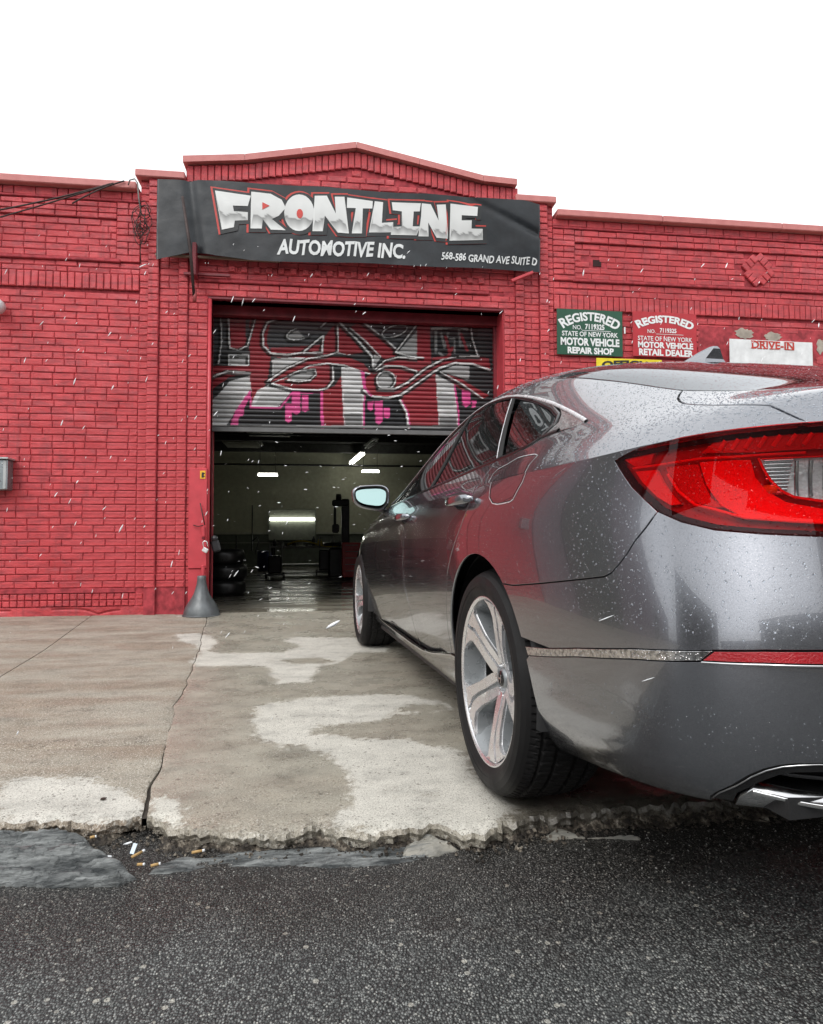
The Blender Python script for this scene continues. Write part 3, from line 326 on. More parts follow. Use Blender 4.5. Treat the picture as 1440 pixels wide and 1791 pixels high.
rowslab('pavement_slab', c(-6.), lambda y: j0x(y)-.003, YC+.004, 6.62, 60, m_slab_left, .04, .08)
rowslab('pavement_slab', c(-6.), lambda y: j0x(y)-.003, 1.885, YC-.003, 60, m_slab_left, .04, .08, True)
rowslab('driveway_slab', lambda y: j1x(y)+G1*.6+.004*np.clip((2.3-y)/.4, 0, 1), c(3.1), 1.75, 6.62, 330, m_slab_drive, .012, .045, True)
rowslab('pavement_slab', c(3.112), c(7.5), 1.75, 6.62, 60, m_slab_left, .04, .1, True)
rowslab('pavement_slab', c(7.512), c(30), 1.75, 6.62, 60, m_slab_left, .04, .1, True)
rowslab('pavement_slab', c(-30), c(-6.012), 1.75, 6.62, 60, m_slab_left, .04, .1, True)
ys_ = np.linspace(1.9, 6.6, 120); jx = j1x(ys_); fl = M(); fl.add([(x-.03, y, float(rise(y))-.012) for x, y in zip(jx, ys_)]+[(x+.03, y, float(rise(y))-.012) for x, y in zip(jx, ys_)], [(i, 120+i, 121+i, i+1) for i in range(119)])
fb = MB('joint_dirt', (.06, .048, .035), .9); fb.base(fb.mix(fb.noise(60, 4, .7), (.008, .007, .006), (.07, .055, .042))); struct(fl.build('joint_dirt', fb.m))
# road
b = MB('wet_asphalt', (.05, .05, .05), .5)
v = b.voro(230, co=b.co((1, .75, 1))); vc = b.voro(230, out='Color', co=b.co((1, .75, 1))); sep = b.n('ShaderNodeSeparateColor'); b.l(vc, sep.inputs[0])
stone = b.ramp(sep.outputs[0], [(0, (.065, .07, .068)), (.35, (.115, .122, .118)), (.65, (.19, .20, .192)), (.88, (.32, .33, .32)), (.97, (.38, .39, .36)), (1, (.55, .55, .5))])
big = b.noise(2.1, 5, .65)
col = b.mix(b.ramp(v, [(.25, 1), (.62, 0)]), (.03, .031, .031), stone)
col = b.mix(b.ramp(b.noise(2.6, 3, .6, b.co((1, 1.6, 1))), [(.56, 0), (.74, .6)]), col, b.mix(.75, (.075, .05, .042), col, 'MULTIPLY'))
v2 = b.voro(60); vc2 = b.voro(60, out='Color'); sp2 = b.n('ShaderNodeSeparateColor'); b.l(vc2, sp2.inputs[0])
big2 = b.math('MULTIPLY', b.math('GREATER_THAN', sp2.outputs[1], .93), b.math('LESS_THAN', v2, .33))
col = b.mix(b.math('MULTIPLY', big2, .8), col, b.mix(sp2.outputs[2], (.16, .165, .16), (.5, .48, .42)))
sy_ = b.n('ShaderNodeSeparateXYZ'); b.l(b.co(), sy_.inputs[0]); wet_ = b.ramp(b.math('ADD', sy_.outputs[1], b.math('MULTIPLY', b.noise(2.4, 5, .65), .55)), [(.0, 0), (1.0, 1)])
wet_ = b.math('MULTIPLY', b.math('SUBTRACT', b.math('ADD', sy_.outputs[1], b.math('MULTIPLY', b.noise(2.4, 5, .65), .7)), 1.60), 4.0, True)
col = b.mix(wet_, b.mix(b.ramp(big, [(.35, 0), (.65, 1)]), b.mix(.7, col, (.62, .63, .63), 'MULTIPLY'), col), b.mix(1.0, col, (.50, .46, .44), 'MULTIPLY')); b.base(col)
b.rough(b.mix(wet_, b.ramp(b.noise(3, 4), [(.35, .36), (.6, .48), (.8, .6)]), .24))
h = b.math('SUBTRACT', b.math('MULTIPLY', b.math('SUBTRACT', 1, v), sep.outputs[1]), b.math('MULTIPLY', v, .5)); h = b.math('ADD', h, b.math('MULTIPLY', big2, .5))
b.bump(b.math('ADD', h, b.math('MULTIPLY', b.noise(500, 2), .3)), .8, .005)
m_asphalt = b.m
def roadz(x, y): return -.048-.010*np.clip((1.62-y)/.8, 0, 1.2)+.006*(fbm(x*1.7, y*1.7, 3, 31)-.5)+.0022*(vnoise(x*70, y*70, 33)-.5)+.0016*(vnoise(x*150, y*150, 35)-.5)
xs = np.linspace(-2.2, 3.2, 540); ys = np.linspace(.2, 2.05, 230); X, Y = np.meshgrid(xs, ys)
z = roadz(X, Y)
struct(M().add(np.stack([X, Y, z], -1).reshape(-1, 3), grid(540, 230), True).build('road', m_asphalt))
rb = M(); Z0 = -.056
for (a0, a1, b0, b1) in ((-60, -2.2, -9, 2.05), (3.2, 60, -9, 2.05), (-2.2, 3.2, -9, .2)): rb.add([(a0, b0, Z0), (a1, b0, Z0), (a1, b1, Z0), (a0, b1, Z0)], [(0, 1, 2, 3)])
struct(rb.build('road', m_asphalt))
m_earth = simple('dark_earth', (.05, .045, .04), .9)
struct(M().add([(-300, -300, -.4), (300, -300, -.4), (300, 300, -.4), (-300, 300, -.4)], [(0, 1, 2, 3)]).build('ground', m_earth))
struct(M().box(-60, 60, -13, -9, -.3, .08).build('far_pavement', m_slab_left))
# loose aggregate chips proud of the asphalt
chips = M(); rr = random.Random(3)
cb = MB('aggregate_stone', (.4, .4, .38), .5); cb.base(cb.ramp(cb.voro(120, out='Color'), [(.2, (.06, .06, .06)), (.5, (.20, .20, .19)), (.8, (.42, .41, .38))])); cb = cb.m
for i in range(6500):
    x = rr.uniform(-1.0, 1.9); y = .85+(rr.random()**1.3)*.85; s = .0010+.0022*rr.random()**1.8
    z = float(roadz(np.array(x), np.array(y))); a = rr.uniform(0, 3.1); h = s*.55; ca, sa = math.cos(a), math.sin(a); e = rr.uniform(.5, 1)
    P = [(x+ca*dx*s-sa*dy*s*e, y+sa*dx*s+ca*dy*s*e, z+dz) for dx, dy, dz in ((-1, -.7, -h), (1, -.6, -h), (.8, .9, -h), (-.7, .8, -h), (-.55, -.4, h), (.6, -.4, h*.8), (.4, .5, h*1.1), (-.5, .45, h))]
    chips.add(P, [(4, 5, 6, 7), (0, 1, 5, 4), (1, 2, 6, 5), (2, 3, 7, 6), (3, 0, 4, 7)])
stuff(chips.build('aggregate', cb))
# broken curb face and rubble
b = MB('broken_concrete', (.2, .17, .13), .75)
n = b.noise(45, 5, .7); b.base(b.ramp(b.noise(28, 6, .7), [(.38, (.014, .011, .009)), (.5, (.05, .04, .03)), (.58, (.16, .135, .105)), (.68, (.40, .37, .31))])); b.bump(b.noise(120, 4, .7), .9, .006); m_broken = b.m
xs = np.arange(-2.2, 3.1, .005); nn = 22; E = edge_y(xs); tt = np.linspace(0, 1, nn)
X = np.repeat(xs[None, :], nn, 0); base_y = np.interp(xs, [p[0] for p in ROADLINE], [p[1] for p in ROADLINE])
dep = np.clip(E-base_y, .03, .25)*.62
dep = dep*(.55+.8*vnoise(xs*14, xs*0, 41))
notch = np.exp(-((xs+.487)/.045)**2)
Y = (E+.012+notch*.25)[None, :]-tt[:, None]*(dep+notch*.30)[None, :]
prof = 1-np.clip(tt[:, None]*1.25+.35*(fbm(X*30, Y*30, 3, 44)-.5), 0, 1)**.75
Zc = -.024-(.034)*(1-prof)+.034*(fbm(X*60, Y*80, 4, 45)-.5)*(tt[:, None] > .12)-notch[None, :]*.02
Zc = np.minimum(Zc, -.018); Zc[-1] = -.07
struct(M().add(np.stack([X, Y, Zc], -1).reshape(-1, 3), grid(len(xs), nn)).build('curb', m_broken))
# rubble lumps
rub = M()
for i in range(900):
    x = rr.uniform(-1.1, 1.6); t = rr.random(); e = float(edge_y(np.array(x))); y = e-.008-t*.06
    s = .001+.004*rr.random()**2; z = -.026-t*.022
    R = Matrix.Rotation(rr.uniform(0, 6), 3, Vector((rr.random(), rr.random(), rr.random()+.1)).normalized())
    P = [Vector((x, y, z))+R @ Vector((dx*s*rr.uniform(.6, 1.2), dy*s*rr.uniform(.6, 1.1), dz*s*rr.uniform(.4, .8))) for dx in (-1, 1) for dy in (-1, 1) for dz in (-1, 1)]
    rub.add(P, [(0, 1, 3, 2), (4, 6, 7, 5), (0, 4, 5, 1), (2, 3, 7, 6), (0, 2, 6, 4), (1, 5, 7, 3)])
stuff(rub.build('rubble', m_broken))
# slate gutter stones
def rock(name, poly, zb, hgt, seed, mat, label, res=.006, tilt=0):
    P = np.array(poly); x0, y0 = P.min(0)-.01; x1, y1 = P.max(0)+.01
    xs = np.arange(x0, x1, res); ys = np.arange(y0, y1, res); X, Y = np.meshgrid(xs, ys)
    Xw = X+.012*(fbm(X*25, Y*25, 3, seed)-.5); Yw = Y+.012*(fbm(X*25, Y*25, 3, seed+1)-.5)
    ins = inpoly(Xw, Yw, poly); d = segdist(Xw, Yw, poly, True)*np.where(ins, 1, -1)
    e = np.clip(d/.03, -.6, 1)
    lay = fbm(X*9+Y*5, Y*42, 4, seed+2); lay = np.floor(lay*11)/11*.8+lay*.2
    Zr = zb+hgt*np.sin(np.clip(e, 0, 1)*1.57)**.7+np.where(e < 0, e*.03, 0)+hgt*1.9*(lay-.5)*np.clip(e*2, 0, 1)+tilt*(Y-P[:, 1].mean())
    Zr = np.where(ins, Zr, -.085)
    o = M().add(np.stack([X, Y, Zr], -1).reshape(-1, 3), grid(len(xs), len(ys))).build(name, mat); return o
b = MB('bluish_slate', (.12, .13, .14), .35)
b.base(b.mix(b.ramp(b.noise(5, 6, .7, b.co((1.5, 9, 9))), [(.38, 0), (.5, .35), (.66, 1)]), (.025, .03, .032), (.30, .315, .31))); b.rough(b.ramp(b.noise(15, 3), [(.3, .3), (.7, .6)]))
b.bump(b.noise(22, 6, .7, b.co((1, 4, 4))), 1.0, .012); m_slate = b.m
b = MB('pale_slate', (.25, .25, .23), .45); b.base(b.mix(b.ramp(b.noise(8, 5, .6, b.co((1, 4, 4))), [(.35, 0), (.7, 1)]), (.12, .125, .12), (.36, .34, .29))); b.bump(b.noise(30, 6, .65, b.co((1, 4, 4))), .8, .006); m_slate2 = b.m
rk = rock('kerb_stone', [(-1.6, 1.9), (-1.2, 1.88)]+ROCK+[(-1.2, 1.64), (-1.6, 1.62)], -.05, .034, 60, m_slate, '', .0045); tag(rk, 'rounded bluish slate kerb stone lying at the left pavement edge', 'kerb stone')
rk = rock('kerb_stone', SLATE, -.056, .014, 70, m_slate, '', .0045); tag(rk, 'thin flat blue-grey slate strip along the gutter under the driveway edge', 'kerb stone')
rk = rock('kerb_stone', [(x+.19, y+.012) for x, y in [(0, 1.655), (.02, 1.72), (.08, 1.74), (.13, 1.70), (.15, 1.665), (.08, 1.64)]], -.052, .02, 80, m_slate2, '', .0045); tag(rk, 'pale tan-streaked slate piece at the middle of the gutter, left of the wheel', 'kerb stone')
rk = rock('kerb_stone', SLATE2, -.056, .016, 90, m_slate2, '', .0045); tag(rk, 'jagged pale stone flake in the shadow under the car bumper', 'kerb stone')
# litter
m_but = simple('cigarette_filter', (.42, .27, .11), .8); m_pl = simple('white_plastic', (.7, .72, .74), .4); m_pb = simple('pale_blue_plastic', (.5, .6, .68), .4)
def gp(px, py): return px, py
def butt(x, y, z, a, l, label, pitch=.05):
    t = thing('cigarette_butt', label, 'cigarette butt', (x, y, z), a)
    M().tube([(-l/2, 0, 0), (0, 0, .001), (l*.4, 0, l*pitch)], .0036, 8).build('filter', m_but, t); M().tube([(l*.4, 0, l*pitch), (l*.62, 0, l*pitch+.001)], .0036, 8).build('paper_end', m_pl, t)
butt(-.452, 1.71, -.022, .9, .032, 'yellow cigarette butt leaning beside the pale blue scrap in the crack')
butt(-.315, 1.735, -.036, .15, .028, 'orange cigarette butt lying on the slate under the driveway edge')
butt(-.402, 1.675, -.034, .3, .02, 'stubby cigarette butt on wet grit left of the gutter strip')
butt(-.437, 1.682, -.034, -.2, .016, 'smallest cigarette butt at the left end of the thin slate strip')
butt(-.585, 1.80, -.012, .2, .013, 'tiny yellow filter bit lying on top of the slate kerb stone')
def scrap(x, y, z, pts, a, m, label, tilt=(.3, .2)):
    o = M(); n = len(pts); o.add([(px, py, .0) for px, py in pts]+[(px, py, .002) for px, py in pts], [tuple(range(n))[::-1], tuple(range(n, 2*n))]+[(i, (i+1) % n, n+(i+1) % n, n+i) for i in range(n)])
    o = o.build('plastic_scrap', m); o.location = (x, y, z); o.rotation_euler = (tilt[0], tilt[1], a); return tag(o, label, 'litter')
scrap(-.468, 1.735, -.018, [(-.005, -.012), (.005, -.013), (.006, .011), (-.004, .012)], -.15, m_pb, 'pale blue plastic scrap upright in the pavement crack', (.9, .1))
scrap(-.492, 1.77, -.022, [(-.011, -.003), (.0, -.001), (.010, .006), (.007, .009), (-.003, .004)], .2, m_pl, 'curved white plastic sliver above the pale blue scrap')
scrap(-.527, 1.72, -.028, [(-.012, -.003), (.012, .0), (.010, .004), (-.010, .003)], .2, m_pl, 'small flat white chip left of the pale blue scrap')
scrap(-.505, 1.69, -.03, [(-.009, -.006), (.006, -.008), (.010, .004), (-.004, .008)], .1, m_pl, 'rounded white chip lowest in the litter at the crack')
lf = MB('dark_leaf', (.02, .015, .01), .5).m
scrap(-.63, 2.02, .003, [(-.008, -.006), (.004, -.008), (.009, .002), (.0, .008), (-.007, .004)], .3, lf, 'black pebble-like crumb on the pale left slab', (0, 0))
# ------------------------------------------------------------------ red brick garage
FY = 6.60; BZ = .05
b = MB('red_masonry_paint', (.45, .04, .055), .55)
n1 = b.noise(2.2, 5, .6, b.co((1, 1, .7))); n2 = b.noise(30, 4)
c = b.mix(b.ramp(n1, [(.34, 0), (.68, 1)]), (.46, .038, .046), (.60, .068, .080))
c = b.mix(b.ramp(b.noise(4, 6, .72, b.co((3.2, 1, .35))), [(.34, .7), (.47, 0)]), c, (.30, .045, .052))
st1 = b.noise(1.0, 4, .6, b.co((2.4, 2.4, .5)))
c = b.mix(b.ramp(st1, [(.58, 0), (.75, .35)]), c, (.26, .05, .055))
c = b.mix(b.ramp(b.noise(90, 2), [(.62, 0), (.7, .12)]), c, (.7, .3, .3))
tone = b.noise(3.2, 3, .7, b.co((1.6, 1, 5.5))); c = b.mix(b.ramp(tone, [(.38, .75), (.54, 0)]), c, (.30, .035, .045)); c = b.mix(b.ramp(b.noise(2.1, 3, .6, b.co((1, 1, 4))), [(.58, 0), (.72, .35)]), c, (.70, .16, .18))
b.base(c); b.rough(b.ramp(n2, [(.3, .42), (.7, .68)])); b.bump(b.math('ADD', b.noise(60, 5, .65), b.math('MULTIPLY', b.noise(260, 2), .3)), .8, .008)
m_red = b.m
b = MB('red_paint_in_joints', (.30, .025, .035), .8); b.base(b.mix(b.ramp(b.noise(14, 4), [(.35, 0), (.65, 1)]), (.23, .022, .03), (.46, .05, .065))); b.bump(b.noise(110, 4), .6, .006); m_joint = b.m
b = MB('coping_terracotta_paint', (.5, .17, .16), .6); b.base(b.mix(b.noise(12, 5), (.42, .12, .12), (.60, .24, .22))); b.bump(b.noise(70, 4), .4, .004); m_cope = b.m
m_steel_red = simple('red_painted_steel', (.50, .05, .065), .42, 0, .12, .25, 30)
m_steel_dkred = simple('dark_red_steel', (.16, .012, .02), .5, 0, .3, .3, 40)
bg = thing('brick_garage', 'long single-storey brick garage painted bright red with a gabled parapet over its open vehicle door', 'building')
wall = M(); RJ = .009
bricks = []   # (x0,x1,z0,z1,yfront,depth,rot)
CH = .0658
def mass(x0, x1, z0, z1, off, back=6.9): wall.box(x0, x1, FY-off+RJ, back, z0, z1)
def field(x0, x1, z0, z1, off, hdr=.12, seed=1, skip=None):
    q = random.Random(seed); nrow = max(1, round((z1-z0)/CH)); ch = (z1-z0)/nrow
    for r_ in range(nrow):
        x = x0-(.096 if r_ % 2 else 0)-q.uniform(0, .03) if x1-x0 > .3 else x0
        while x < x1-.012:
            l = .1 if q.random() < hdr else .1965
            if x1-x0 <= .3: l = x1-x0 if (x1-x0 < .12 or r_ % 3 == 0) else (x1-x0)/2
            a, e = max(x, x0), min(x+l, x1)
            if e-a > .03 and not (skip and skip((a+e)/2, z0+(r_+.5)*ch)): bricks.append((a+.0032, e-.0032, z0+r_*ch+.0036, z0+(r_+1)*ch-.0036, FY-off, 0))
            x += l
def soldier(x0, x1, z0, z1, off, w=.066):
    n = round((x1-x0)/w); w = (x1-x0)/n
    for i in range(n): bricks.append((x0+i*w+.004, x0+(i+1)*w-.004, z0+.004, z1-.004, FY-off, 0))
# left wall
LX0 = -3.45
mass(-3.45, -1.80, -.1, 4.17, 0)
hole_skip = None
field(LX0, -1.80, .31, 3.16, 0, seed=2)
wall.box(LX0, -1.80, FY-.012, FY+.02, .265, .308, .004)
soldier(LX0, -1.33, .20, .262, .006); soldier(LX0, -1.33, .135, .198, .006)
soldier(LX0, -1.80, 3.185, 3.345, .022)
field(LX0, -1.80, 3.35, 3.46, 0, seed=3)
def ledge(x0, x1, z, h, off, mat=None): wall.box(x0, x1, FY-off, FY+.02, z, z+h, .006)
ledge(LX0, -1.98, 3.462, .03, .025)
field(LX0, -2.02, 3.495, 3.885, -.001, seed=4); field(-2.02, -1.80, 3.47, 4.06, .016, seed=5)
field(LX0, -2.02, 3.89, 4.055, .018, seed=6); ledge(LX0, -1.80, 4.06, .022, .028); field(LX0, -1.80, 4.085, 4.17, .012, seed=7)
# right wall
mass(2.39, 30, -.1, 4.17, 0)
def blank(x, z): return (4.05 < x < 5.6 and 2.45 < z < 3.06) or (abs(x-2.885) < .1 and abs(z-3.714) < .05)
field(2.39, 9.0, .31, 3.16, 0, seed=12, skip=blank)
soldier(2.39, 9, 3.185, 3.345, .022); field(2.39, 9, 3.35, 3.49, 0, seed=13); ledge(2.6, 9, 3.495, .03, .025)
def dia(x, z): return (abs(x-4.745)+abs(z-3.73) < .235) or blank(x, z)
field(2.63, 9, 3.53, 3.915, -.001, seed=14, skip=dia); field(2.39, 2.63, 3.50, 4.06, .016, seed=15); field(2.63, 9, 3.92, 4.055, .018, seed=16)
ledge(2.39, 9, 4.06, .022, .028); field(2.39, 9, 4.085, 4.17, .012, seed=17)
# diamond of bricks standing proud
db = M()
for k in range(4):
    R = Matrix.Rotation(math.radians(45+90*k), 4, 'Y')
    for j in range(3):
        m_ = Matrix.Translation((4.745, FY-.022, 3.73)) @ R @ Matrix.Translation((-.085+.068*j, 0, .118)); db.box(-.031, .031, -.0, .03, -.045, .045, .006, m_)
db.box(-.08, .08, -.006, .02, -.08, .08, .004, Matrix.Translation((4.745, FY-.004, 3.73)) @ Matrix.Rotation(math.radians(45), 4, 'Y'))
db.build('diamond_ornament', m_red, bg)
hb = M().box(2.84, 2.93, FY+.002, FY+.0125, 3.68, 3.75); hb.build('broken_hole', simple('hole_dark', (.03, .01, .01), .9), bg)
# peeled render patches on the right wall
m_patch = simple('bare_render', (.36, .32, .27), .9, 0, .3, .6, 60)
def blob(cx, cz, rx, rz, seed, off, m, name, n=26, th=.006):
    q = random.Random(seed); P = [(cx+rx*(.72+.4*q.random())*math.cos(2*math.pi*i/n), cz+rz*(.72+.4*q.random())*math.sin(2*math.pi*i/n)) for i in range(n)]
    o = M(); o.add([(x, FY-off, z) for x, z in P]+[(x, FY-off+th, z) for x, z in P], [tuple(range(n))[::-1]]+[(i, (i+1) % n, n+(i+1) % n, n+i) for i in range(n)]); return o.build(name, m, bg)
wall.box(4.02, 5.65, FY-.002, FY+.01, 2.43, 3.08, .004)
blob(4.56, 3.01, .12, .062, 1, .007, m_patch, 'bare_patch'); blob(4.90, 2.99, .11, .05, 2, .007, m_patch, 'bare_patch'); blob(5.48, 2.90, .05, .09, 5, .007, m_patch, 'bare_patch')
for k in range(9): blob(4.3+.15*k, 2.62+.06*((k*7) % 6), .09, .05, 10+k, .006, m_red, 'paint_blister')
# pilasters
for (x0, x1, off) in ((-1.80, -1.712, .012), (-1.712, -1.61, .06), (-1.61, -1.425, .03), (-1.425, -1.335, .06), (-1.335, -1.149, .04)):
    mass(x0, x1, -.1, 3.40 if x1 > -1.2 else 4.30, off); field(x0, x1, .31, 3.15, off, seed=int(20+x0*-10))
    if x1 < -1.2: field(x0, x1, 3.15, 4.28, off, seed=int(50+x0*-10))
for (x0, x1, off) in ((1.841, 1.965, .04), (1.965, 2.055, .06), (2.055, 2.225, .03), (2.225, 2.32, .06), (2.32, 2.39, .012)):
    mass(x0, x1, -.1, 3.40 if x0 < 1.9 else 4.30, off); field(x0, x1, .31, 3.15, off, seed=int(70+x0*10))
    if x0 > 1.9: field(x0, x1, 3.15, 4.28, off, seed=int(90+x0*10))
# above the door
mass(-1.335, 1.965, 3.16, 4.0, .03)
field(-1.335, 1.965, 3.16, 3.292, .04, seed=110); ledge(-1.27, 1.68, 3.295, .032, .062)
field(-1.335, 1.965, 3.335, 3.60, .032, seed=111)
for i in range(22): bricks.append((-.95+i*.12, -.95+i*.12+.058, 3.41, 3.465, FY-.055, 0))
# gabled parapet
PED = [(-1.37, 4.0), (1.965, 4.0), (1.965, 4.46), (1.62, 4.475), (.305, 4.73), (-.80, 4.52), (-1.37, 4.46)]
n = len(PED); wall.add([(x, FY-.03+RJ, z) for x, z in PED]+[(x, 6.9, z) for x, z in PED], [tuple(range(n)), tuple(range(n, 2*n))[::-1]]+[(i, n+i, n+(i+1) % n, (i+1) % n) for i in range(n)])
def pedtop(x): return np.interp(x, [-1.37, -.80, .305, 1.62, 1.965], [4.46, 4.52, 4.73, 4.475, 4.46])
x = -1.36
while x < 1.95:
    zt = float(pedtop(x+.03)); bricks.append((x+.004, x+.062, zt-.17, zt-.01, FY-.045, 0)); x += .066
for r_ in range(8):
    z0 = 4.20+r_*CH; xs_ = [x for x in np.arange(-1.36, 1.95, .02) if pedtop(x)-.19 > z0+CH]
    if xs_:
        xa, xb = min(xs_), max(xs_); x = xa-(.1 if r_ % 2 else 0)
        while x < xb:
            if pedtop(x)-.18 > z0+CH*.8 and pedtop(x+.19)-.18 > z0+CH*.8: bricks.append((max(x, xa)+.004, min(x+.19, xb)-.004, z0+.004, z0+CH-.004, FY-.03, 0))
            x += .197
# rough plinth with cracked render
xs = np.arange(-3.45, -1.33, .012); zs = np.arange(.0, .140, .009); X, Z = np.meshgrid(xs, zs)
crk = .25*np.abs(np.sin(X*2.3+3*vnoise(X*3, X*0, 5)))*.2+.035+.05*vnoise(X*2.4, X*0+3, 8)
off = .010+.012*fbm(X*12, Z*26, 4, 77)-.020*np.exp(-((Z-crk)/.006)**2)*(vnoise(X*2.2, X*0, 80) > .42)
wall_r = M().add(np.stack([X, FY-off, Z], -1).reshape(-1, 3), grid(len(xs), len(zs)), True); wall_r.build('plinth_render', m_red, bg)
wall.box(2.39, 9, FY-.01, FY+.02, .0, .30, .004)
# door jambs, head
wall.box(-1.34, -1.149, 6.6, 7.0, -.1, 3.2); wall.box(1.841, 2.0, 6.6, 7.0, -.1, 3.2); wall.box(-1.149, 1.841, 6.62, 6.80, 3.16, 3.3)
wo = wall.build('masonry_wall', m_joint, bg)
M().box(1.832, 1.8405, 6.585, 6.99, .02, 3.155).build('door_reveal', m_steel_red, bg)
# copings
cp = [(-3.45, -3.1, 4.17), (-3.095, -1.83, 4.17), (2.42, 3.6, 4.17), (3.605, 5.0, 4.17), (5.005, 6.5, 4.17), (6.505, 9, 4.17), (9.005, 30, 4.17), (-1.84, -1.375, 4.30), (1.97, 2.41, 4.30)]
for a, e, z in cp: M().box(a, e, FY-.085, 6.95, z, z+.072, .008).build('coping', m_cope, bg)
for a, e in ((-1.39, -.80), (-.797, -.25), (-.247, .305), (.308, .95), (.953, 1.62), (1.623, 1.98)):
    za, ze = float(pedtop(a)), float(pedtop(e)); o = M()
    P = [(a, za), (e, ze), (e, ze+.062), (a, za+.062)]
    o.add([(x, FY-.1, z) for x, z in P]+[(x, 6.95, z) for x, z in P], [(0, 1, 2, 3), (7, 6, 5, 4), (0, 4, 5, 1), (1, 5, 6, 2), (2, 6, 7, 3), (3, 7, 4, 0)]).build('coping', m_cope, bg)
# bricks: nearest visible 300 as parts, the rest joined
def brick_geo(l, h, seed):
    q = random.Random(seed); b_ = q.uniform(.0055, .009); j = lambda: q.uniform(-.0018, .0018); D = .02
    o = [(-l/2+j(), D, -h/2+j()), (l/2+j(), D, -h/2+j()), (l/2+j(), D, h/2+j()), (-l/2+j(), D, h/2+j())]
    m1 = [(x*1, .0035, z*1) for x, _, z in o]; t = [(x-math.copysign(b_*q.uniform(.7, 1.3), x), q.uniform(-.003, .001), z-math.copysign(b_*q.uniform(.7, 1.2), z)) for x, _, z in m1]
    mid = (q.uniform(-.2, .2)*l, -.0006, 0)
    v = o+m1+t+[mid]; f_ = []
    for i in range(4):
        k = (i+1) % 4; f_ += [(i, k, 4+k, 4+i), (4+i, 4+k, 8+k, 8+i), (8+i, 8+k, 12)]
    return v, f_
seen = [b_ for b_ in bricks if -3.05 < b_[0] < -1.15 and b_[2] < 3.16]
seen.sort(key=lambda q: (q[0]+q[1])**2/4+((q[2]+q[3])/2-.74)**2)
ind = set(id(q) for q in seen[:299]); cache = {}; field_m = M(); q = random.Random(5)
for B_ in bricks:
    x0, x1, z0, z1, y, _ = B_; l, h = x1-x0, z1-z0; cx, cz = (x0+x1)/2, (z0+z1)/2; yo = y+q.uniform(-.003, .002)
    if id(B_) in ind:
        key = (round(l/.008), round(h/.006), q.randrange(3))
        if key not in cache:
            v, f_ = brick_geo(l, h, hash(key) % 999); g = M().add(v, f_); me = bpy.data.meshes.new('brick'); me.from_pydata(g.v, [], g.f); me.polygons.foreach_set('use_smooth', [False]*len(g.f)); me.materials.append(m_red); cache[key] = me
        o = obj('brick', cache[key], bg); o.location = (cx, yo, cz); o.rotation_euler = (0, q.uniform(-.008, .008), 0)
    else:
        v, f_ = brick_geo(l, h, q.randrange(9999)); field_m.add([(cx+a, yo+b_, cz+c_) for a, b_, c_ in v], f_)
stuff(field_m.build('brickwork', m_red, bg))
# steel lintel and jamb angle
M().box(-1.149, 1.841, 6.565, 6.62, 3.135, 3.158, .003).build('lintel', m_steel_dkred, bg)
M().tube([(-1.132, 6.578, .06), (-1.132, 6.578, 3.135)], .019, 10).build('jamb_pipe', m_steel_red, bg)
g = M().box(-1.305, -1.135, 6.535, 6.562, .49, 1.455, .004).build('guard_plate', m_steel_red, bg)
gb = M()
for x, z in ((-1.255, 1.28), (-1.235, .655), (-1.29, 1.42), (-1.16, .52)): gb.lathe([(0, -.006), (.008, -.005), (.011, .0)], 10, Matrix.Translation((x, 6.535, z)) @ Matrix.Rotation(math.radians(-90), 4, 'X') @ Matrix.Scale(-1, 4, (0, 0, 1)))
gb.build('bolt_head', m_steel_red, g)
M().box(-1.305, -1.135, 6.548, 6.565, .06, .486, .004).build('kick_plate', m_steel_red, bg)
for z0, z1 in ((.79, .895), (.395, .525)):
    hk = M().box(-1.178, -1.146, 6.50, 6.535, z0, z1, .008).build('hasp', m_steel_red, bg)
    M().box(-1.174, -1.15, 6.505, 6.53, z0-.02, z0+.002, .004).build('hasp_pin', m_steel_dkred, hk)
yb = M().box(-1.2, -1.15, 6.530, 6.534, 1.354, 1.431).build('sticker', simple('yellow_sticker', (.75, .42, .03), .4), g)
M().box(-1.185, -1.165, 6.528, 6.531, 1.365, 1.415).box(-1.168, -1.155, 6.528, 6.531, 1.40, 1.41).box(-1.168, -1.155, 6.528, 6.531, 1.372, 1.38).build('sticker_print', simple('black_print', (.02, .02, .02), .5), yb)
m_iron = simple('rusty_dark_iron', (.045, .03, .028), .6, .4, .4, .4, 60); m_black = simple('black_plastic', (.012, .012, .014), .4, 0, .3)
o = M().tube([(-1.192, 6.51, 1.115), (-1.146, 6.505, .905)], .0055, 6).tube([(-1.255, 6.52, .905), (-1.21, 6.505, .892), (-1.16, 6.505, .902)], .005, 6).build('hooked_wire_rod', m_iron); tag(o, 'thin dark rod with bent wire stuck behind the upper hasp of the door jamb', 'rod')
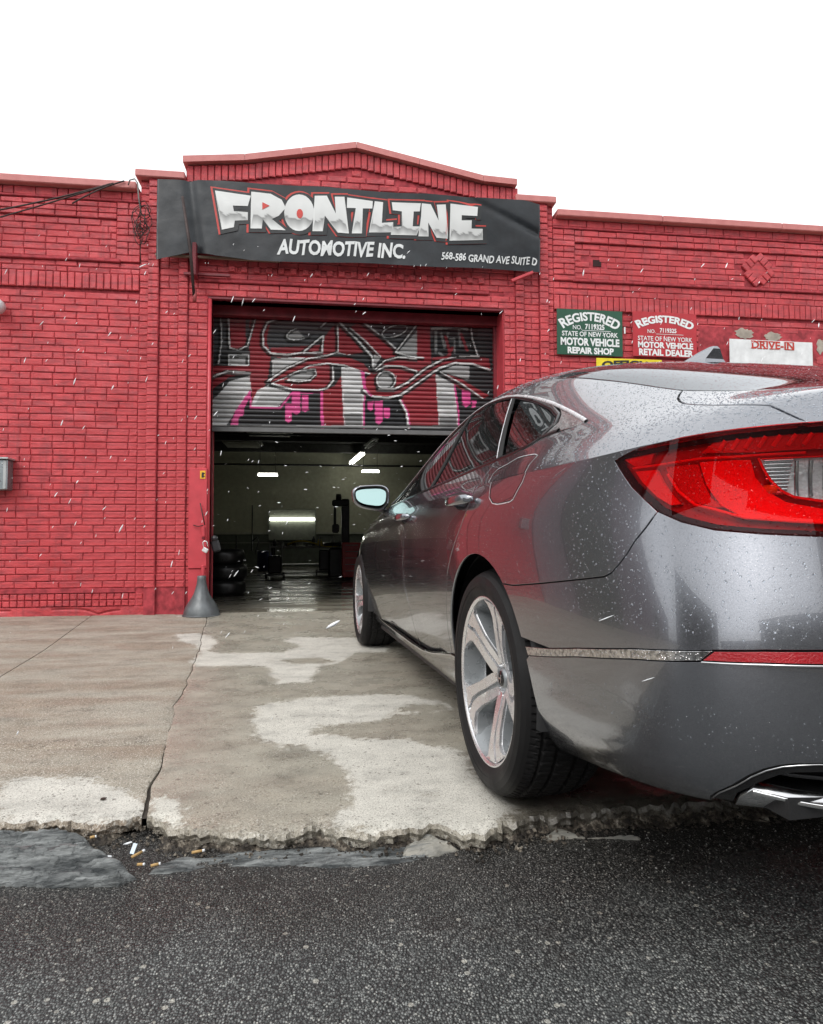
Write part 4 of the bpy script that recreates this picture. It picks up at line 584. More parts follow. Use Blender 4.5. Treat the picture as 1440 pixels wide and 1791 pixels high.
# padlock
pl = thing('padlock', 'open white-bodied padlock hanging on the red door jamb', 'padlock', (-1.138, 6.49, .665), 0)
bd = M().box(-.026, .026, -.012, .012, -.022, .022, .006, Matrix.Rotation(.5, 4, 'Y')).build('lock_body', simple('chrome_white', (.8, .8, .8), .3, .5), pl)
M().tube([(-.012, 0, .02), (-.022, 0, .06)]+[(-.002+.02*math.cos(a), 0, .065+.022*math.sin(a)) for a in np.linspace(2.9, .2, 7)]+[(.026, 0, .035)], .0048, 8).build('shackle', simple('lock_steel', (.85, .85, .85), .2, .8), pl)
bl = thing('door_lock', 'large black lock body hanging just inside the door jamb', 'lock', (-1.06, 6.60, .715), 0)
M().box(-.04, .04, -.02, .02, -.07, .05, .015, Matrix.Rotation(-.25, 4, 'Y')).build('lock_body', m_black, bl); M().lathe([(0, -.02), (.03, -.018), (.034, 0), (.03, .018), (0, .02)], 14, Matrix.Translation((-.01, 0, .06)) @ Matrix.Rotation(1.57, 4, 'X')).build('lock_barrel', m_black, bl)
# bell-shaped jamb guard
m_bell = simple('grey_cast_guard', (.10, .11, .115), .38, .2, .35, .3, 20)
bgd = thing('jamb_guard', 'grey bell-shaped cast wheel guard at the foot of the left door jamb', 'door guard', (-1.165, 6.47, BZ-.005))
prof = [(.168, 0), (.166, .02), (.158, .05), (.145, .085), (.122, .125), (.098, .16), (.075, .20), (.058, .25), (.046, .30), (.040, .345), (.041, .37), (.036, .378), (0, .38)]
g = M(); g.lathe(prof, 40); g.v = [(x*(1+.04*math.sin(3*math.atan2(y, x))), y*(1+.03*math.sin(4*math.atan2(y, x))), z) for x, y, z in g.v]; g.build('bell', m_bell, bgd)
M().lathe([(.172, 0), (.175, .006), (.170, .014), (.164, .016)], 40).build('rim_flange', m_bell, bgd)
# ------------------------------------------------------------------ roller shutter with graffiti
SHY = 6.90; SX0, SX1, SZ0, SZ1 = -1.19, 1.83, 1.905, 3.16
def graf(X, Z):
    shp = X.shape; C = np.zeros(shp+(3,)); C[:] = (.02, .02, .022)
    # worn grey base in the middle, dark red at the very top
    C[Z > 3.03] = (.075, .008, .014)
    for g in GRAF:
        if g[0] == 's' and g[1] == 'w':
            m = segdist(X+.012, Z+.012, g[3]) < g[2]*.5+.016; C[m] = C[m]*.12
        if g[0] == 'f':
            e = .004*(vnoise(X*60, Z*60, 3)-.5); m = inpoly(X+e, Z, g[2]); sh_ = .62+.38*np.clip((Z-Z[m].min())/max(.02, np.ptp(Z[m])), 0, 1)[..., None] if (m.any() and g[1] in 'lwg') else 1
        else: m = segdist(X, Z, g[3]) < g[2]*.5
        C[m] = (np.array(GCOL[g[1]])*sh_)[m] if (g[0] == 'f' and not isinstance(sh_, int)) else GCOL[g[1]]
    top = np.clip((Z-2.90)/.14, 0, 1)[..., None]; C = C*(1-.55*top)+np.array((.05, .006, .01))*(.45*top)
    n = .75+.5*fbm(X*9, Z*30, 4, 5); C = C*n[..., None]
    s_ = np.clip(fbm(X*3, Z*14, 4, 15)*1.6-.75, 0, 1)[..., None]*.5; return C*(1-s_)+np.array((.05, .05, .055))*s_
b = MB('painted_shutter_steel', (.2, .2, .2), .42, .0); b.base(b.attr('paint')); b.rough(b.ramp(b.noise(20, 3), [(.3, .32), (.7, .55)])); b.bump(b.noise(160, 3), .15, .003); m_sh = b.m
sh = thing('roller_shutter', 'half-raised roller shutter covered in red, black, silver and pink graffiti', 'roller shutter')
NS_ = 26; shh = (SZ1-SZ0-.02)/NS_
xx = np.arange(SX0, SX1+.001, .0095)
for k in range(NS_):
    t = np.linspace(0, 1, 8); zz = SZ0+.02+shh*(k+t); prof = .017*np.sin(np.pi*np.clip(t*1.12, 0, 1))**.6; prof[-1] = -.006; prof[0] = .003
    X, Z = np.meshgrid(xx, zz); Yc = SHY-np.repeat(prof[:, None], len(xx), 1)
    C = graf(X.ravel(), Z.ravel()); C = np.c_[C, np.ones(len(C))]
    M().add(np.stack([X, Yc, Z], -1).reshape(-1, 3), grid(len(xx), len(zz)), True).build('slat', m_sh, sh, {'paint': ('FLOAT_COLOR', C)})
M().box(SX0, SX1, SHY-.018, SHY+.02, SZ0-.03, SZ0+.018, .004).build('bottom_bar', simple('shutter_bar_grey', (.13, .13, .13), .45, .3), sh)
M().box(-1.19, -1.148, 6.86, 6.94, .03, 3.16, .003).build('guide_rail', m_steel_dkred, sh); M().box(1.80, 1.842, 6.84, 6.95, .03, 3.16, .003).build('guide_rail', m_steel_dkred, sh)
M().box(-1.2, 1.84, 6.80, 7.25, 3.06, 3.5, .01).build('shutter_hood', m_steel_dkred, sh)
# ------------------------------------------------------------------ inside of the garage
m_kh = simple('khaki_wall_paint', (.34, .34, .25), .75, 0, .12, .2, 10); m_dado = simple('grey_green_dado', (.085, .095, .075), .7, 0, .2)
m_ceil = simple('dark_ceiling', (.035, .035, .032), .85, 0, .3); m_lt = simple('cream_rail', (.32, .32, .27), .6)
b = MB('wet_garage_floor', (.06, .055, .045), .2); sy_ = b.n('ShaderNodeSeparateXYZ'); b.l(b.co(), sy_.inputs[0]); fy_ = b.math('ADD', sy_.outputs[1], b.math('MULTIPLY', b.noise(1.3, 4), 2.5)); b.base(b.mix(b.ramp(b.math('MULTIPLY', fy_, .1), [(.80, 0), (1.0, 1)]), (.215, .195, .155), b.mix(b.ramp(b.noise(.9, 5, .65, b.co((.5, 1.4, 1))), [(.38, 0), (.62, 1)]), (.018, .017, .015), (.10, .09, .068)))); b.rough(b.ramp(b.noise(1.6, 5, .6, b.co((.5, 1.8, 1))), [(.4, .10), (.62, .42)])); b.bump(b.noise(7, 5, .6, b.co((.4, 2.2, 1))), .10, .02); m_fl = b.m  # base colour darkens with distance into the garage
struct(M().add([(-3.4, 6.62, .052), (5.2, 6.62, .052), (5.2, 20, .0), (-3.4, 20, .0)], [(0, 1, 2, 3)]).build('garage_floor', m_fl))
rm = M().box(-3.6, 5.4, 20, 20.2, -.1, 3.6).box(-3.6, -3.4, 6.9, 20, -.1, 3.6).box(5.2, 5.4, 6.9, 20, -.1, 3.6).build('inner_wall', m_kh, bg)
M().box(-3.4, 5.2, 19.975, 19.995, 0, .98).box(-3.395, -3.375, 7, 19.97, 0, .98).box(5.175, 5.195, 7, 19.97, 0, .98).build('dado', m_dado, bg)
M().box(-3.4, 5.2, 19.93, 19.97, .99, 1.03).box(-3.4, 5.2, 19.93, 19.97, .72, .735).build('dado_rail', m_lt, bg)
M().box(-3.6, 5.4, 6.9, 20.2, 3.5, 3.6).build('ceiling', m_ceil, bg)
for y in (8.6, 10.6, 12.6, 14.6, 16.6, 18.6): M().box(-3.4, 5.2, y-.07, y+.07, 3.26, 3.499, .01).build('ceiling_beam', m_ceil, bg)
M().tube([(-3.3, 13.9, 3.0), (-1, 13.9, 2.985), (1.5, 13.92, 2.99), (5, 13.9, 3.0)], .02, 6).build('conduit', m_black, bg); M().tube([(-3.3, 19.0, 2.95), (5, 19, 2.95)], .03, 6).build('conduit', m_black, bg)
m_tube = emit('lit_tube', (1, 1, .9), 10); m_fix = simple('white_fixture', (.5, .5, .48), .5); m_off = simple('unlit_tube', (.4, .4, .38), .4)
def light(p0, p1, label, on=True, hang=.5, grp=None):
    c_ = [(a+b_)/2 for a, b_ in zip(p0, p1)]; t = thing('fluorescent_light', label, 'ceiling light', c_, 0)
    a = Vector(p0)-Vector(c_); e = Vector(p1)-Vector(c_); up = Vector((0, 0, .05))
    d = (e-a).normalized(); s_ = d.cross(Vector((0, 0, 1))); hd = M(); hh = [a+up-s_*.07, a+up+s_*.07, e+up+s_*.07, e+up-s_*.07]
    hd.add([tuple(p) for p in hh]+[tuple(p+Vector((0, 0, .035))) for p in hh], [(3, 2, 1, 0), (4, 5, 6, 7), (0, 1, 5, 4), (1, 2, 6, 5), (2, 3, 7, 6), (3, 0, 4, 7)]).build('housing', m_fix, t)
    for k in (-.04, .04): M().tube([a+s_*k, e+s_*k], .02, 8).build('tube', m_tube if on else m_off, t)
    if hang: M().tube([a*.8+up, a*.8+Vector((0, 0, hang))], .006, 5).tube([e*.8+up, e*.8+Vector((0, 0, hang))], .006, 5).build('hanger', m_black, t)
light((-1.75, 17.5, 2.50), (-1.25, 17.5, 2.50), 'lit fluorescent tube on the left of the garage ceiling', True, 1.0)
light((.96, 17.5, 2.62), (1.42, 17.5, 2.62), 'lit fluorescent tube seen end-on right of the slanting one', True, .85)
light((.76, 19.6, 3.08), (.99, 17.6, 3.10), 'lit fluorescent tube slanting away towards the back wall', True, .4)
light((1.05, 16.8, 3.15), (1.2, 15.7, 3.15), 'dark unlit tube just in front of the slanting light', False, .34)
light((3.9, 10.5, 3.1), (3.9, 12.2, 3.1), 'lit fluorescent tube deep on the right side hidden by the car', True, .4)
wl = thing('wall_light', 'long lit tube fixed low on the back wall with a pale panel behind it', 'wall light', (-.975, 19.9, 1.42))
M().box(-.70, .70, -.02, .02, -.62, .30, .01).build('back_panel', simple('pale_panel', (.13, .14, .11), .8), wl); M().tube([(-.66, -.06, 0), (.66, -.06, 0)], .038, 10).build('tube', m_tube, wl)
M().box(-.7, -.66, -.09, -.0, -.05, .05).box(.66, .7, -.09, -.0, -.05, .05).build('socket', m_fix, wl)
for (x0, x1, y0, y1, lb) in ((-1.9, -.8, 15.2, 16.5, 'larger slatted skylight vent nearest the shutter'), (-2.7, -1.7, 17.2, 18.4, 'smaller slatted skylight vent further back')):
    v = thing('skylight_vent', lb, 'skylight', (x0, y0, 3.44)); m_v = simple('vent_cream', (.35, .35, .3), .5)
    M().box(0, x1-x0, 0, .05, -.04, 0).box(0, x1-x0, y1-y0-.05, y1-y0, -.04, 0).box(0, .05, .05, y1-y0-.05, -.04, 0).box(x1-x0-.05, x1-x0, .05, y1-y0-.05, -.04, 0).build('frame', m_v, v)
    for k in range(5): M().box(.06, x1-x0-.06, .12+k*.22, .2+k*.22, -.12, -.05).build('louvre', m_v, v)
# workshop things
m_bk = simple('oily_black', (.012, .012, .012), .35, .2, .5); m_tool = simple('tool_red', (.40, .02, .02), .4, 0, .15); m_blue = simple('barrel_blue', (.02, .03, .12), .4); m_yel = simple('hose_yellow', (.5, .38, .03), .5); m_gry = simple('workshop_grey', (.16, .16, .15), .5)
tm = thing('tyre_machine', 'tall black tyre-changing machine standing in front of the back wall', 'machine', (.34, 14, 0))
M().box(-.28, .28, -.3, .3, 0, .62, .04).build('cabinet', m_bk, tm); M().lathe([(0, .66), (.27, .66), (.29, .70), (.27, .73), (0, .74)], 20, Matrix.Translation((-.1, -.1, 0))).build('turntable', m_bk, tm)
M().box(.0, .17, .1, .26, .6, 1.66, .02).build('column', m_bk, tm); M().box(-.2, .16, .0, .2, 1.5, 1.64, .03).lathe([(.0, 1.64), (.06, 1.64), (.06, 1.76), (0, 1.77)], 10, Matrix.Translation((-.06, .1, 0))).build('arm', m_bk, tm)
M().tube([(-.14, .05, 1.52), (-.14, .0, .98)], .03, 8).box(-.2, -.05, -.06, .06, .93, 1.12, .03).build('mount_head', m_bk, tm)
def chest(x, y, label):
    t = thing('tool_chest', label, 'tool chest', (x, y, 0)); M().box(-.16, .2, -.25, .25, .08, .73, .015).build('body', m_tool, t)
    for k in range(5): d_ = M().box(-.15, .19, -.262, -.251, .12+k*.12, .225+k*.12, .003).build('drawer', m_tool, t); M().box(-.1, .14, -.275, -.263, .195+k*.12, .207+k*.12).build('handle', m_gry, d_)
    for a in (-.12, .16):
        for e in (-.2, .2): M().lathe([(0, -.02), (.04, -.02), (.04, .02), (0, .02)], 12, Matrix.Translation((a, e, .04)) @ Matrix.Rotation(1.57, 4, 'Y')).build('castor', m_bk, t)
chest(.47, 12.6, 'red rolling tool chest beside the parked car, deep in the garage')
wb = thing('workbench', 'long cluttered dark workbench under the lit wall tube', 'workbench', (-.45, 16.3, 0))
M().box(-.85, .85, -.3, .3, .60, .65, .005).build('bench_top', m_gry, wb)
for a in (-.8, .8):
    for e in (-.25, .25): M().box(a-.03, a+.03, e-.03, e+.03, 0, .60).build('leg', m_bk, wb)
M().box(-.8, .8, -.25, .25, .18, .21).build('shelf', m_bk, wb)
q = random.Random(9)
clut = [('oil_bottle', 'bottle', 'dark oil bottle at the left end of the workbench top'), ('parts_box', 'box', 'grey parts box with wire handle at the left of the workbench top'), ('pulley', 'pulley', 'black ring-shaped pulley lying left of the bench middle'),
 ('oil_bottle', 'bottle', 'tall dark bottle left of the bench middle'), ('parts_box', 'box', 'cream box with handle near the bench middle'), ('pulley', 'pulley', 'thick black ring part in the middle of the bench'), ('oil_bottle', 'bottle', 'squat black can right of the bench middle'),
 ('parts_box', 'box', 'yellow box with handle on the right half of the bench'), ('pulley', 'pulley', 'flat black ring part on the right half of the bench'), ('oil_bottle', 'bottle', 'grey bottle near the right end of the bench'), ('parts_box', 'box', 'black box with handle at the right end of the bench top')]
for i, (nm_, ct_, lb_) in enumerate(clut):
    s = q.uniform(.07, .13); h = q.uniform(.12, .24); x = -1.22+i*.155; m_i = [m_bk, m_gry, m_black, m_black, m_lt, m_bk, m_black, m_yel, m_bk, m_gry, m_black][i]; g = M()
    if i % 3 == 0: g.lathe([(0, 0), (s*.45, 0), (s*.45, h*.7), (s*.2, h*.85), (s*.2, h), (0, h)], 10)
    elif i % 3 == 1: g.box(-s/2, s/2, -s/2, s/2, 0, h*.7, .006).tube([(-s*.3, 0, h*.7), (-s*.3, 0, h*.95), (s*.3, 0, h*.95), (s*.3, 0, h*.7)], .006, 5)
    else: g.lathe([(s*.3, 0), (s*.5, 0), (s*.5, s*.4), (s*.3, s*.4), (s*.3, 0)], 14)
    o = g.build(nm_, m_i); o.location = (x, 16.3+q.uniform(-.15, .15), .651); tag(o, lb_, ct_)
o = M().tube([(-.9, 15.95, .68)]+[(-.9+1.5*t, 15.9, .70+.07*math.sin(t*7)) for t in np.linspace(.1, .9, 12)]+[(.62, 15.95, .60)], .02, 6).build('air_hose', m_yel); tag(o, 'yellow air hose draped along the front of the workbench', 'hose')
br = thing('barrel', 'blue plastic barrel left of the workbench', 'barrel', (-1.55, 17.3, 0)); M().lathe([(0, 0), (.17, 0), (.185, .03), (.185, .2), (.19, .22), (.185, .24), (.185, .48), (.17, .52), (0, .53)], 24).build('drum', m_blue, br); M().lathe([(.188, .49), (.195, .5), (.188, .51)], 24).build('lid_ring', m_bk, br)
def jack(x, y, label, s=1.0):
    t = thing('equipment_cart', label, 'cart', (x, y, 0)); M().box(-.18*s, .18*s, -.15, .15, .09, .12).build('base', m_bk, t); M().box(-.13*s, .13*s, -.12, .12, .13, .48*s, .03).build('motor_case', m_bk, t)
    M().tube([(-.12*s, .13, .12), (-.12*s, .2, .72*s), (.12*s, .2, .72*s), (.12*s, .13, .12)], .014, 6).build('push_handle', m_gry, t)
    for a in (-.17*s, .17*s): M().lathe([(0, -.02), (.075, -.02), (.075, .02), (0, .02)], 14, Matrix.Translation((a, 0, .075)) @ Matrix.Rotation(1.57, 4, 'Y')).build('wheel', m_bk, t)
jack(-.98, 13.2, 'dark wheeled equipment cart in front of the workbench'); jack(.02, 14.4, 'bulky black wheeled cart between workbench and tall machine', 1.2)
def tyrestack(x, y, n, r_, label):
    for k in range(n):
        o = M().lathe([(r_*.58, -.0), (r_*.9, .0), (r_, .05), (r_, .15), (r_*.9, .2), (r_*.58, .2), (r_*.58, 0)], 28).build('tyre', m_bk); o.location = (x+.02*math.sin(k*2), y, .04+k*.205); tag(o, label[k], 'tyre')
tyrestack(-1.36, 9.1, 3, .30, ['lowest black tyre of the stack just inside the door', 'middle black tyre of the stack just inside the door', 'topmost black tyre of the stack just inside the door'])
o = thing('floor_pole', 'thin dark upright pole standing behind the tyre stack', 'pole', (-1.57, 12, 0)); M().tube([(0, 0, .02), (0, 0, .86)], .015, 6).build('pole', m_bk, o); M().lathe([(0, 0), (.12, 0), (.12, .02), (0, .03)], 14).build('base', m_bk, o)
o = M().tube([(-2.14, 19.85, 1.85), (-2.14, 19.85, .5), (-2.05, 19.8, .42), (-1.95, 19.8, .75), (-2.0, 19.8, .9), (-2.12, 19.82, .78)], .018, 6).build('wall_cable', m_bk); tag(o, 'black cable hanging in a loop down the back wall', 'cable')
o = thing('engine_part', 'dark engine part hanging beside the car mirror', 'engine part', (1.2, 11.5, .9)); M().box(-.15, .15, -.1, .1, -.1, .12, .03).lathe([(0, 0), (.09, 0), (.09, .2), (0, .2)], 14, Matrix.Translation((.1, 0, .1))).build('casing', m_bk, o); M().box(-.2, .2, -.2, .2, -.9, -.1, .02).build('stand', m_bk, o)
# ------------------------------------------------------------------ banner
m_ban = MB('banner_vinyl', (.02, .026, .032), .32); m_ban.base(m_ban.mix(m_ban.ramp(m_ban.noise(3.5, 5, .6), [(.4, 0), (.7, 1)]), (.004, .006, .009), (.014, .019, .024))); m_ban.rough(m_ban.ramp(m_ban.noise(6, 4), [(.3, .36), (.7, .6)])); m_ban.bump(m_ban.noise(7, 5, .6), .12, .03); m_ban = m_ban.m
BY = 6.46
def ban_y(x, z):
    t = (np.asarray(x)+1.62)/3.83; v = (np.asarray(z)-3.5)/.74
    y = BY-.05*np.sin(np.pi*t)**.5+.022*np.sin(9*t+3*v)*np.clip(1.1-np.abs(t-.95)*2, 0, 1)+.03*np.exp(-((np.asarray(x)+1.22+.12*(np.asarray(z)-3.5))/.05)**2)
    return y+.014*(fbm(t*14, v*3, 3, 51)-.5)+.03*np.exp(-(((x-1.75)*.8+(z-4.1)*1.9)/.07)**2)*np.clip((x-1.2), 0, 1)
def ban_bot(x): return np.interp(x, [-1.64, -1.26, -1.05, -.72, 2.22], [3.455, 3.545, 3.505, 3.475, 3.53])+.006*np.sin(x*5)
def ban_top(x): return 4.255-.012*np.abs(np.sin(x*3.1))-.02*np.exp(-((x-2.2)/.1)**2)
xx = np.linspace(-1.632, 2.215, 240); vv = np.linspace(0, 1, 34); Xb, V = np.meshgrid(xx, vv); Zb = ban_bot(Xb)+(ban_top(Xb)-ban_bot(Xb))*V
bn = thing('shop_banner', 'black vinyl shop banner with painted silver lettering above the garage door', 'banner')
g = M().add(np.stack([Xb, ban_y(Xb, Zb), Zb], -1).reshape(-1, 3), grid(240, 34), True); g.build('vinyl_sheet', m_ban, bn)
hem = M().tube([(x, float(ban_y(x, ban_bot(x)))+.004, float(ban_bot(x))) for x in np.linspace(-1.632, 2.215, 60)], .007, 5).build('bottom_hem', m_ban, bn)
M().box(-1.63, -.45, BY+.02, BY+.05, 3.505, 3.525).build('batten', simple('old_wood_batten', (.22, .16, .12), .8), bn)
def cdt(loop, holes=(), step=None):
    pts = []; edges = []; faces = []
    for L in [loop]+list(holes):
        o = len(pts); n = len(L); pts += [Vector(p) for p in L]; edges += [(o+i, o+(i+1) % n) for i in range(n)]
    if step:
        xs_ = [p[0] for p in loop]; ys_ = [p[1] for p in loop]; gx, gy = np.meshgrid(np.arange(min(xs_), max(xs_), step[0]), np.arange(min(ys_), max(ys_), step[1])); gx = gx.ravel()+step[0]*.31; gy = gy.ravel()+step[1]*.27
        m = inpoly(gx, gy, loop)
        for h_ in holes: m &= ~inpoly(gx, gy, h_)
        sx, sy = step; d = segdist(gx/sx, gy/sy, [(a/sx, b_/sy) for a, b_ in loop], True)
        for h_ in holes: d = np.minimum(d, segdist(gx/sx, gy/sy, [(a/sx, b_/sy) for a, b_ in h_], True))
        m &= d > .45; pts += [Vector((a, b_)) for a, b_ in zip(gx[m], gy[m])]
    vs, es, fs, ov, oe, of = geometry.delaunay_2d_cdt(pts, edges, [], 0, 1e-7)
    V_ = np.array([(v[0], v[1]) for v in vs]); keep = []
    cen = np.array([V_[list(q)].mean(0) for q in fs]) if fs else np.zeros((0, 2))
    if len(cen):
        m = inpoly(cen[:, 0], cen[:, 1], loop)
        for h_ in holes: m &= ~inpoly(cen[:, 0], cen[:, 1], h_)
        keep = [fs[i] for i in np.where(m)[0]]
    return V_, keep
def offs(P, d):
    n = len(P); A = sum(P[i][0]*P[(i+1) % n][1]-P[(i+1) % n][0]*P[i][1] for i in range(n)); s_ = 1 if A > 0 else -1; out = []
    for i in range(n):
        a, b_, c_ = np.array(P[i-1]), np.array(P[i]), np.array(P[(i+1) % n]); e1 = (b_-a)/max(1e-9, np.linalg.norm(b_-a)); e2 = (c_-b_)/max(1e-9, np.linalg.norm(c_-b_))
        n1 = np.array((e1[1], -e1[0]))*s_; n2 = np.array((e2[1], -e2[0]))*s_; m_ = n1+n2; k = np.dot(m_, n1); m_ = m_/max(k, .35); out.append(tuple(b_+m_*d))
    return out
def flat_print(name, polys, surf, lift, mat, parent, step=(.035, .035), col=None):
    o = M(); cols = []
    for L, H in polys:
        try: V_, F_ = cdt(L, H or [], step)
        except Exception: continue
        if not len(F_): continue
        y = surf(V_[:, 0], V_[:, 1])-lift; a = [(p[0], yy, p[1]) for p, yy in zip(V_, y)]
        F2 = []
        for q in F_:
            A = sum(V_[q[i]][0]*V_[q[(i+1) % len(q)]][1]-V_[q[(i+1) % len(q)]][0]*V_[q[i]][1] for i in range(len(q))); F2.append(tuple(q) if A > 0 else tuple(q[::-1]))
        o.add(a, F2, True)
        if col: cols += [col(p[0], p[1]) for p in V_]
    return o.build(name, mat, parent, {'paint': ('FLOAT_COLOR', np.array(cols))} if col else None)
m_pw = simple('brushed_white_paint', (.62, .64, .64), .5, 0, .12); m_ro = simple('red_outline_paint', (.48, .04, .03), .5, 0, .15); m_bo = simple('black_outline_paint', (.010, .012, .014), .5)
flat_print('letter_outline', [(offs(L, .038), None) for _, L, _ in LETTERS], ban_y, .003, m_ro, bn)
flat_print('letter_outline', [([(x+.012, z-.006) for x, z in offs(L, .030)], None) for _, L, _ in LETTERS], ban_y, .006, m_bo, bn)
flat_print('letter_outline', [(offs(h, .004), None) for _, L, h in LETTERS if h], ban_y, .012, m_ro, bn)
def lettercol(x, z):
    zc = np.interp(x, [-1.05, .9, 1.8], [3.93, 3.885, 3.86]); d = z-zc+.012*math.sin(x*38)+.010*math.sin(x*71+1)
    if d > 0: g = .66-.25*max(0, 1-d/.16)*.4
    elif d > -.10: g = .20+.42*(-d/.10)
    else: g = .66
    return (g*.98, g, g*.99, 1)
b = MB('silver_letter_paint', (.6, .6, .6), .45); b.base(b.attr('paint')); m_let = b.m
for nme, L, h in LETTERS: flat_print('letter', [(L, [h] if h else None)], ban_y, .009, m_let, bn, (.02, .012), lettercol)
# text helper
def text_polys(s, bold=.0, spacing=1.0, res=3):
    cu = bpy.data.curves.new('t', 'FONT'); cu.body = s; cu.size = 1; cu.offset = bold; cu.resolution_u = res; cu.space_character = spacing
    o = bpy.data.objects.new('t', cu); COL.objects.link(o); dg = bpy.context.evaluated_depsgraph_get(); me = o.evaluated_get(dg).to_mesh()
    V_ = np.array([v.co[:2] for v in me.vertices]).reshape(-1, 2); F_ = [tuple(p.vertices) for p in me.polygons]; o.evaluated_get(dg).to_mesh_clear(); bpy.data.objects.remove(o); bpy.data.curves.remove(cu); return V_, F_
def text_on(name, s, box, surf, lift, mat, parent, bold=.02, shear=0, warp=None, spacing=1.0, wob=0):
    """box=(x0,x1,z0,z1) baseline start/end; z1 = cap top"""
    V_, F_ = text_polys(s, bold, spacing); mn, mx = V_.min(0), V_.max(0); t = (V_-mn)/(mx-mn); x0, x1, z0, z1 = box
    t[:, 0] += shear*t[:, 1]
    X_ = x0+(x1-x0)*t[:, 0]; Z_ = z0+(z1-z0)*t[:, 1]
    if wob: Z_ = Z_+wob*np.sin(X_*23)+wob*np.sin(X_*47); 
    if warp: X_, Z_ = warp(X_, Z_, t)
    Y_ = surf(X_, Z_)-lift
    return M().add(np.c_[X_, Y_, Z_], F_).build(name, mat, parent)
text_on('lettering', 'AUTOMOTIVE INC.', (-.475, .785, 3.545, 3.70), ban_y, .006, m_pw, bn, .035, .015, lambda X_, Z_, t: (X_, Z_+.02*t[:, 0]+.006*np.sin(X_*31)), 1.0)
text_on('lettering', '568-586 GRAND AVE SUITE D', (1.155, 2.16, 3.585, 3.665), ban_y, .006, m_pw, bn, .022, .01, lambda X_, Z_, t: (X_, Z_+.006*np.sin(X_*37)))
# bracket rod in front of the banner
rd = thing('iron_bracket', 'dark leaning iron rod and bracket fixed in front of the banner left end', 'bracket', (0, 0, 0))
M().tube([(-1.352, 6.33, 4.02), (-1.268, 6.30, 3.50), (-1.25, 6.42, 3.05)], [.013, .016, .013], 8).build('rod', m_iron, rd)
M().box(-1.37, -.93, 6.50, 6.53, 3.34, 3.365, .002).box(-1.27, -1.235, 6.40, 6.57, 3.30, 3.62, .004).build('cross_bar', m_steel_dkred, rd)
M().tube([(-1.245, 6.42, 3.16), (-1.245, 6.40, 3.04)], .018, 8).build('rod_end', simple('dull_red_cap', (.3, .05, .05), .6), rd)
o = M().box(1.87, 2.12, 6.40, 6.44, -.014, .014, .004, Matrix.Translation((2.0, 0, 3.45)) @ Matrix.Rotation(-.42, 4, 'Y') @ Matrix.Translation((-2.0, 0, 0))).build('steel_stub', m_steel_red); tag(o, 'short red steel bar sticking out under the right end of the banner', 'bar')
# cables and wire bundle
def cable(name, pts, r_, label): return tag(M().tube(pts, r_, 6).build(name, m_iron), label, 'cable')
def sag(a, e, s, n=14): return [(a[0]+(e[0]-a[0])*t, a[1]+(e[1]-a[1])*t, a[2]+(e[2]-a[2])*t-s*4*t*(1-t)) for t in np.linspace(0, 1, n)]
cable('wall_cable', sag((-4.5, 6.5, 3.62), (-2.06, 6.50, 4.19), .09), .008, 'upper black cable sagging from the left parapet edge')
cable('wall_cable', sag((-4.5, 6.5, 3.30), (-2.03, 6.50, 4.20), .03), .007, 'lower black cable running straight down to the left edge')
cable('wall_cable', sag((-2.4, 6.49, 3.97), (-1.93, 6.50, 4.23), -.02), .007, 'thick twist of black cables reaching the parapet top')
wbn = thing('wire_bundle', 'tangled bundle of black wires hanging at the left pilaster', 'wires', (-1.765, 6.50, 3.85)); q = random.Random(4)
for k in range(11):
    cx, cz, rx, rz = q.uniform(-.03, .03), q.uniform(-.16, .14), q.uniform(.02, .07), q.uniform(.05, .13)
    M().tube([(cx+rx*math.cos(a)*(1+.2*math.sin(3*a+k)), -.02+.02*math.sin(2*a+k), cz+rz*math.sin(a)) for a in np.linspace(0, 2*math.pi, 18)[:-1]], .0038, 5, closed=True, cap=False).build('wire_loop', m_iron, wbn)
M().tube([(-.13, 0, .34), (-.11, -.02, .38), (-.06, -.04, .385), (-.03, -.05, .34), (-.02, -.04, .2), (0, -.02, .05)], .007, 6).build('service_wire', m_gry, wbn); M().tube([(0, 0, -.15), (-.01, 0, -.3), (.0, 0, -.44)], .004, 5).build('tail_wire', m_iron, wbn)
# mailbox and camera at the left picture edge
mbx = thing('mailbox', 'grey metal mailbox with hinged lid on the red wall at the left edge', 'mailbox', (-3.06, 6.5, 1.38)); m_zn = simple('grey_galvanised', (.25, .28, .29), .3, .7, .2)
M().box(-.17, .15, -.03, .09, -.15, .13, .008).build('box', m_zn, mbx); M().box(-.18, .165, -.06, .092, .132, .15, .004).build('lid', simple('lid_light', (.5, .53, .53), .3, .6), mbx)
for xx_ in (-.15, .13): M().box(xx_-.012, xx_+.012, -.037, -.031, -.14, .12).build('edge_trim', simple('trim_grey', (.4, .42, .42), .4, .5), mbx)
text_on('lettering', 'T', (-.045, .05, .035, .085), lambda x, z: x*0-.031, .003, m_pw, mbx, .04)
cm = thing('security_camera', 'white dome security camera cut by the left picture edge', 'camera', (-3.08, 6.55, 2.96))
M().lathe([(0, -.10), (.05, -.10), (.066, -.09), (.07, -.06), (.07, 0), (0, .01)], 22, Matrix.Translation((.02, -.0, 0)) @ Matrix.Rotation(math.radians(-90), 4, 'X') @ Matrix.Scale(-1, 4, (0, 0, 1)) @ Matrix.Scale(-1, 4, (0, 0, 1))).build('housing', simple('camera_white', (.65, .67, .68), .35), cm)
M().lathe([(0, -.03), (.03, -.025), (.042, 0)], 18, Matrix.Translation((.02, -.10, -.005)) @ Matrix.Rotation(math.radians(-90), 4, 'X')).build('lens', m_black, cm)
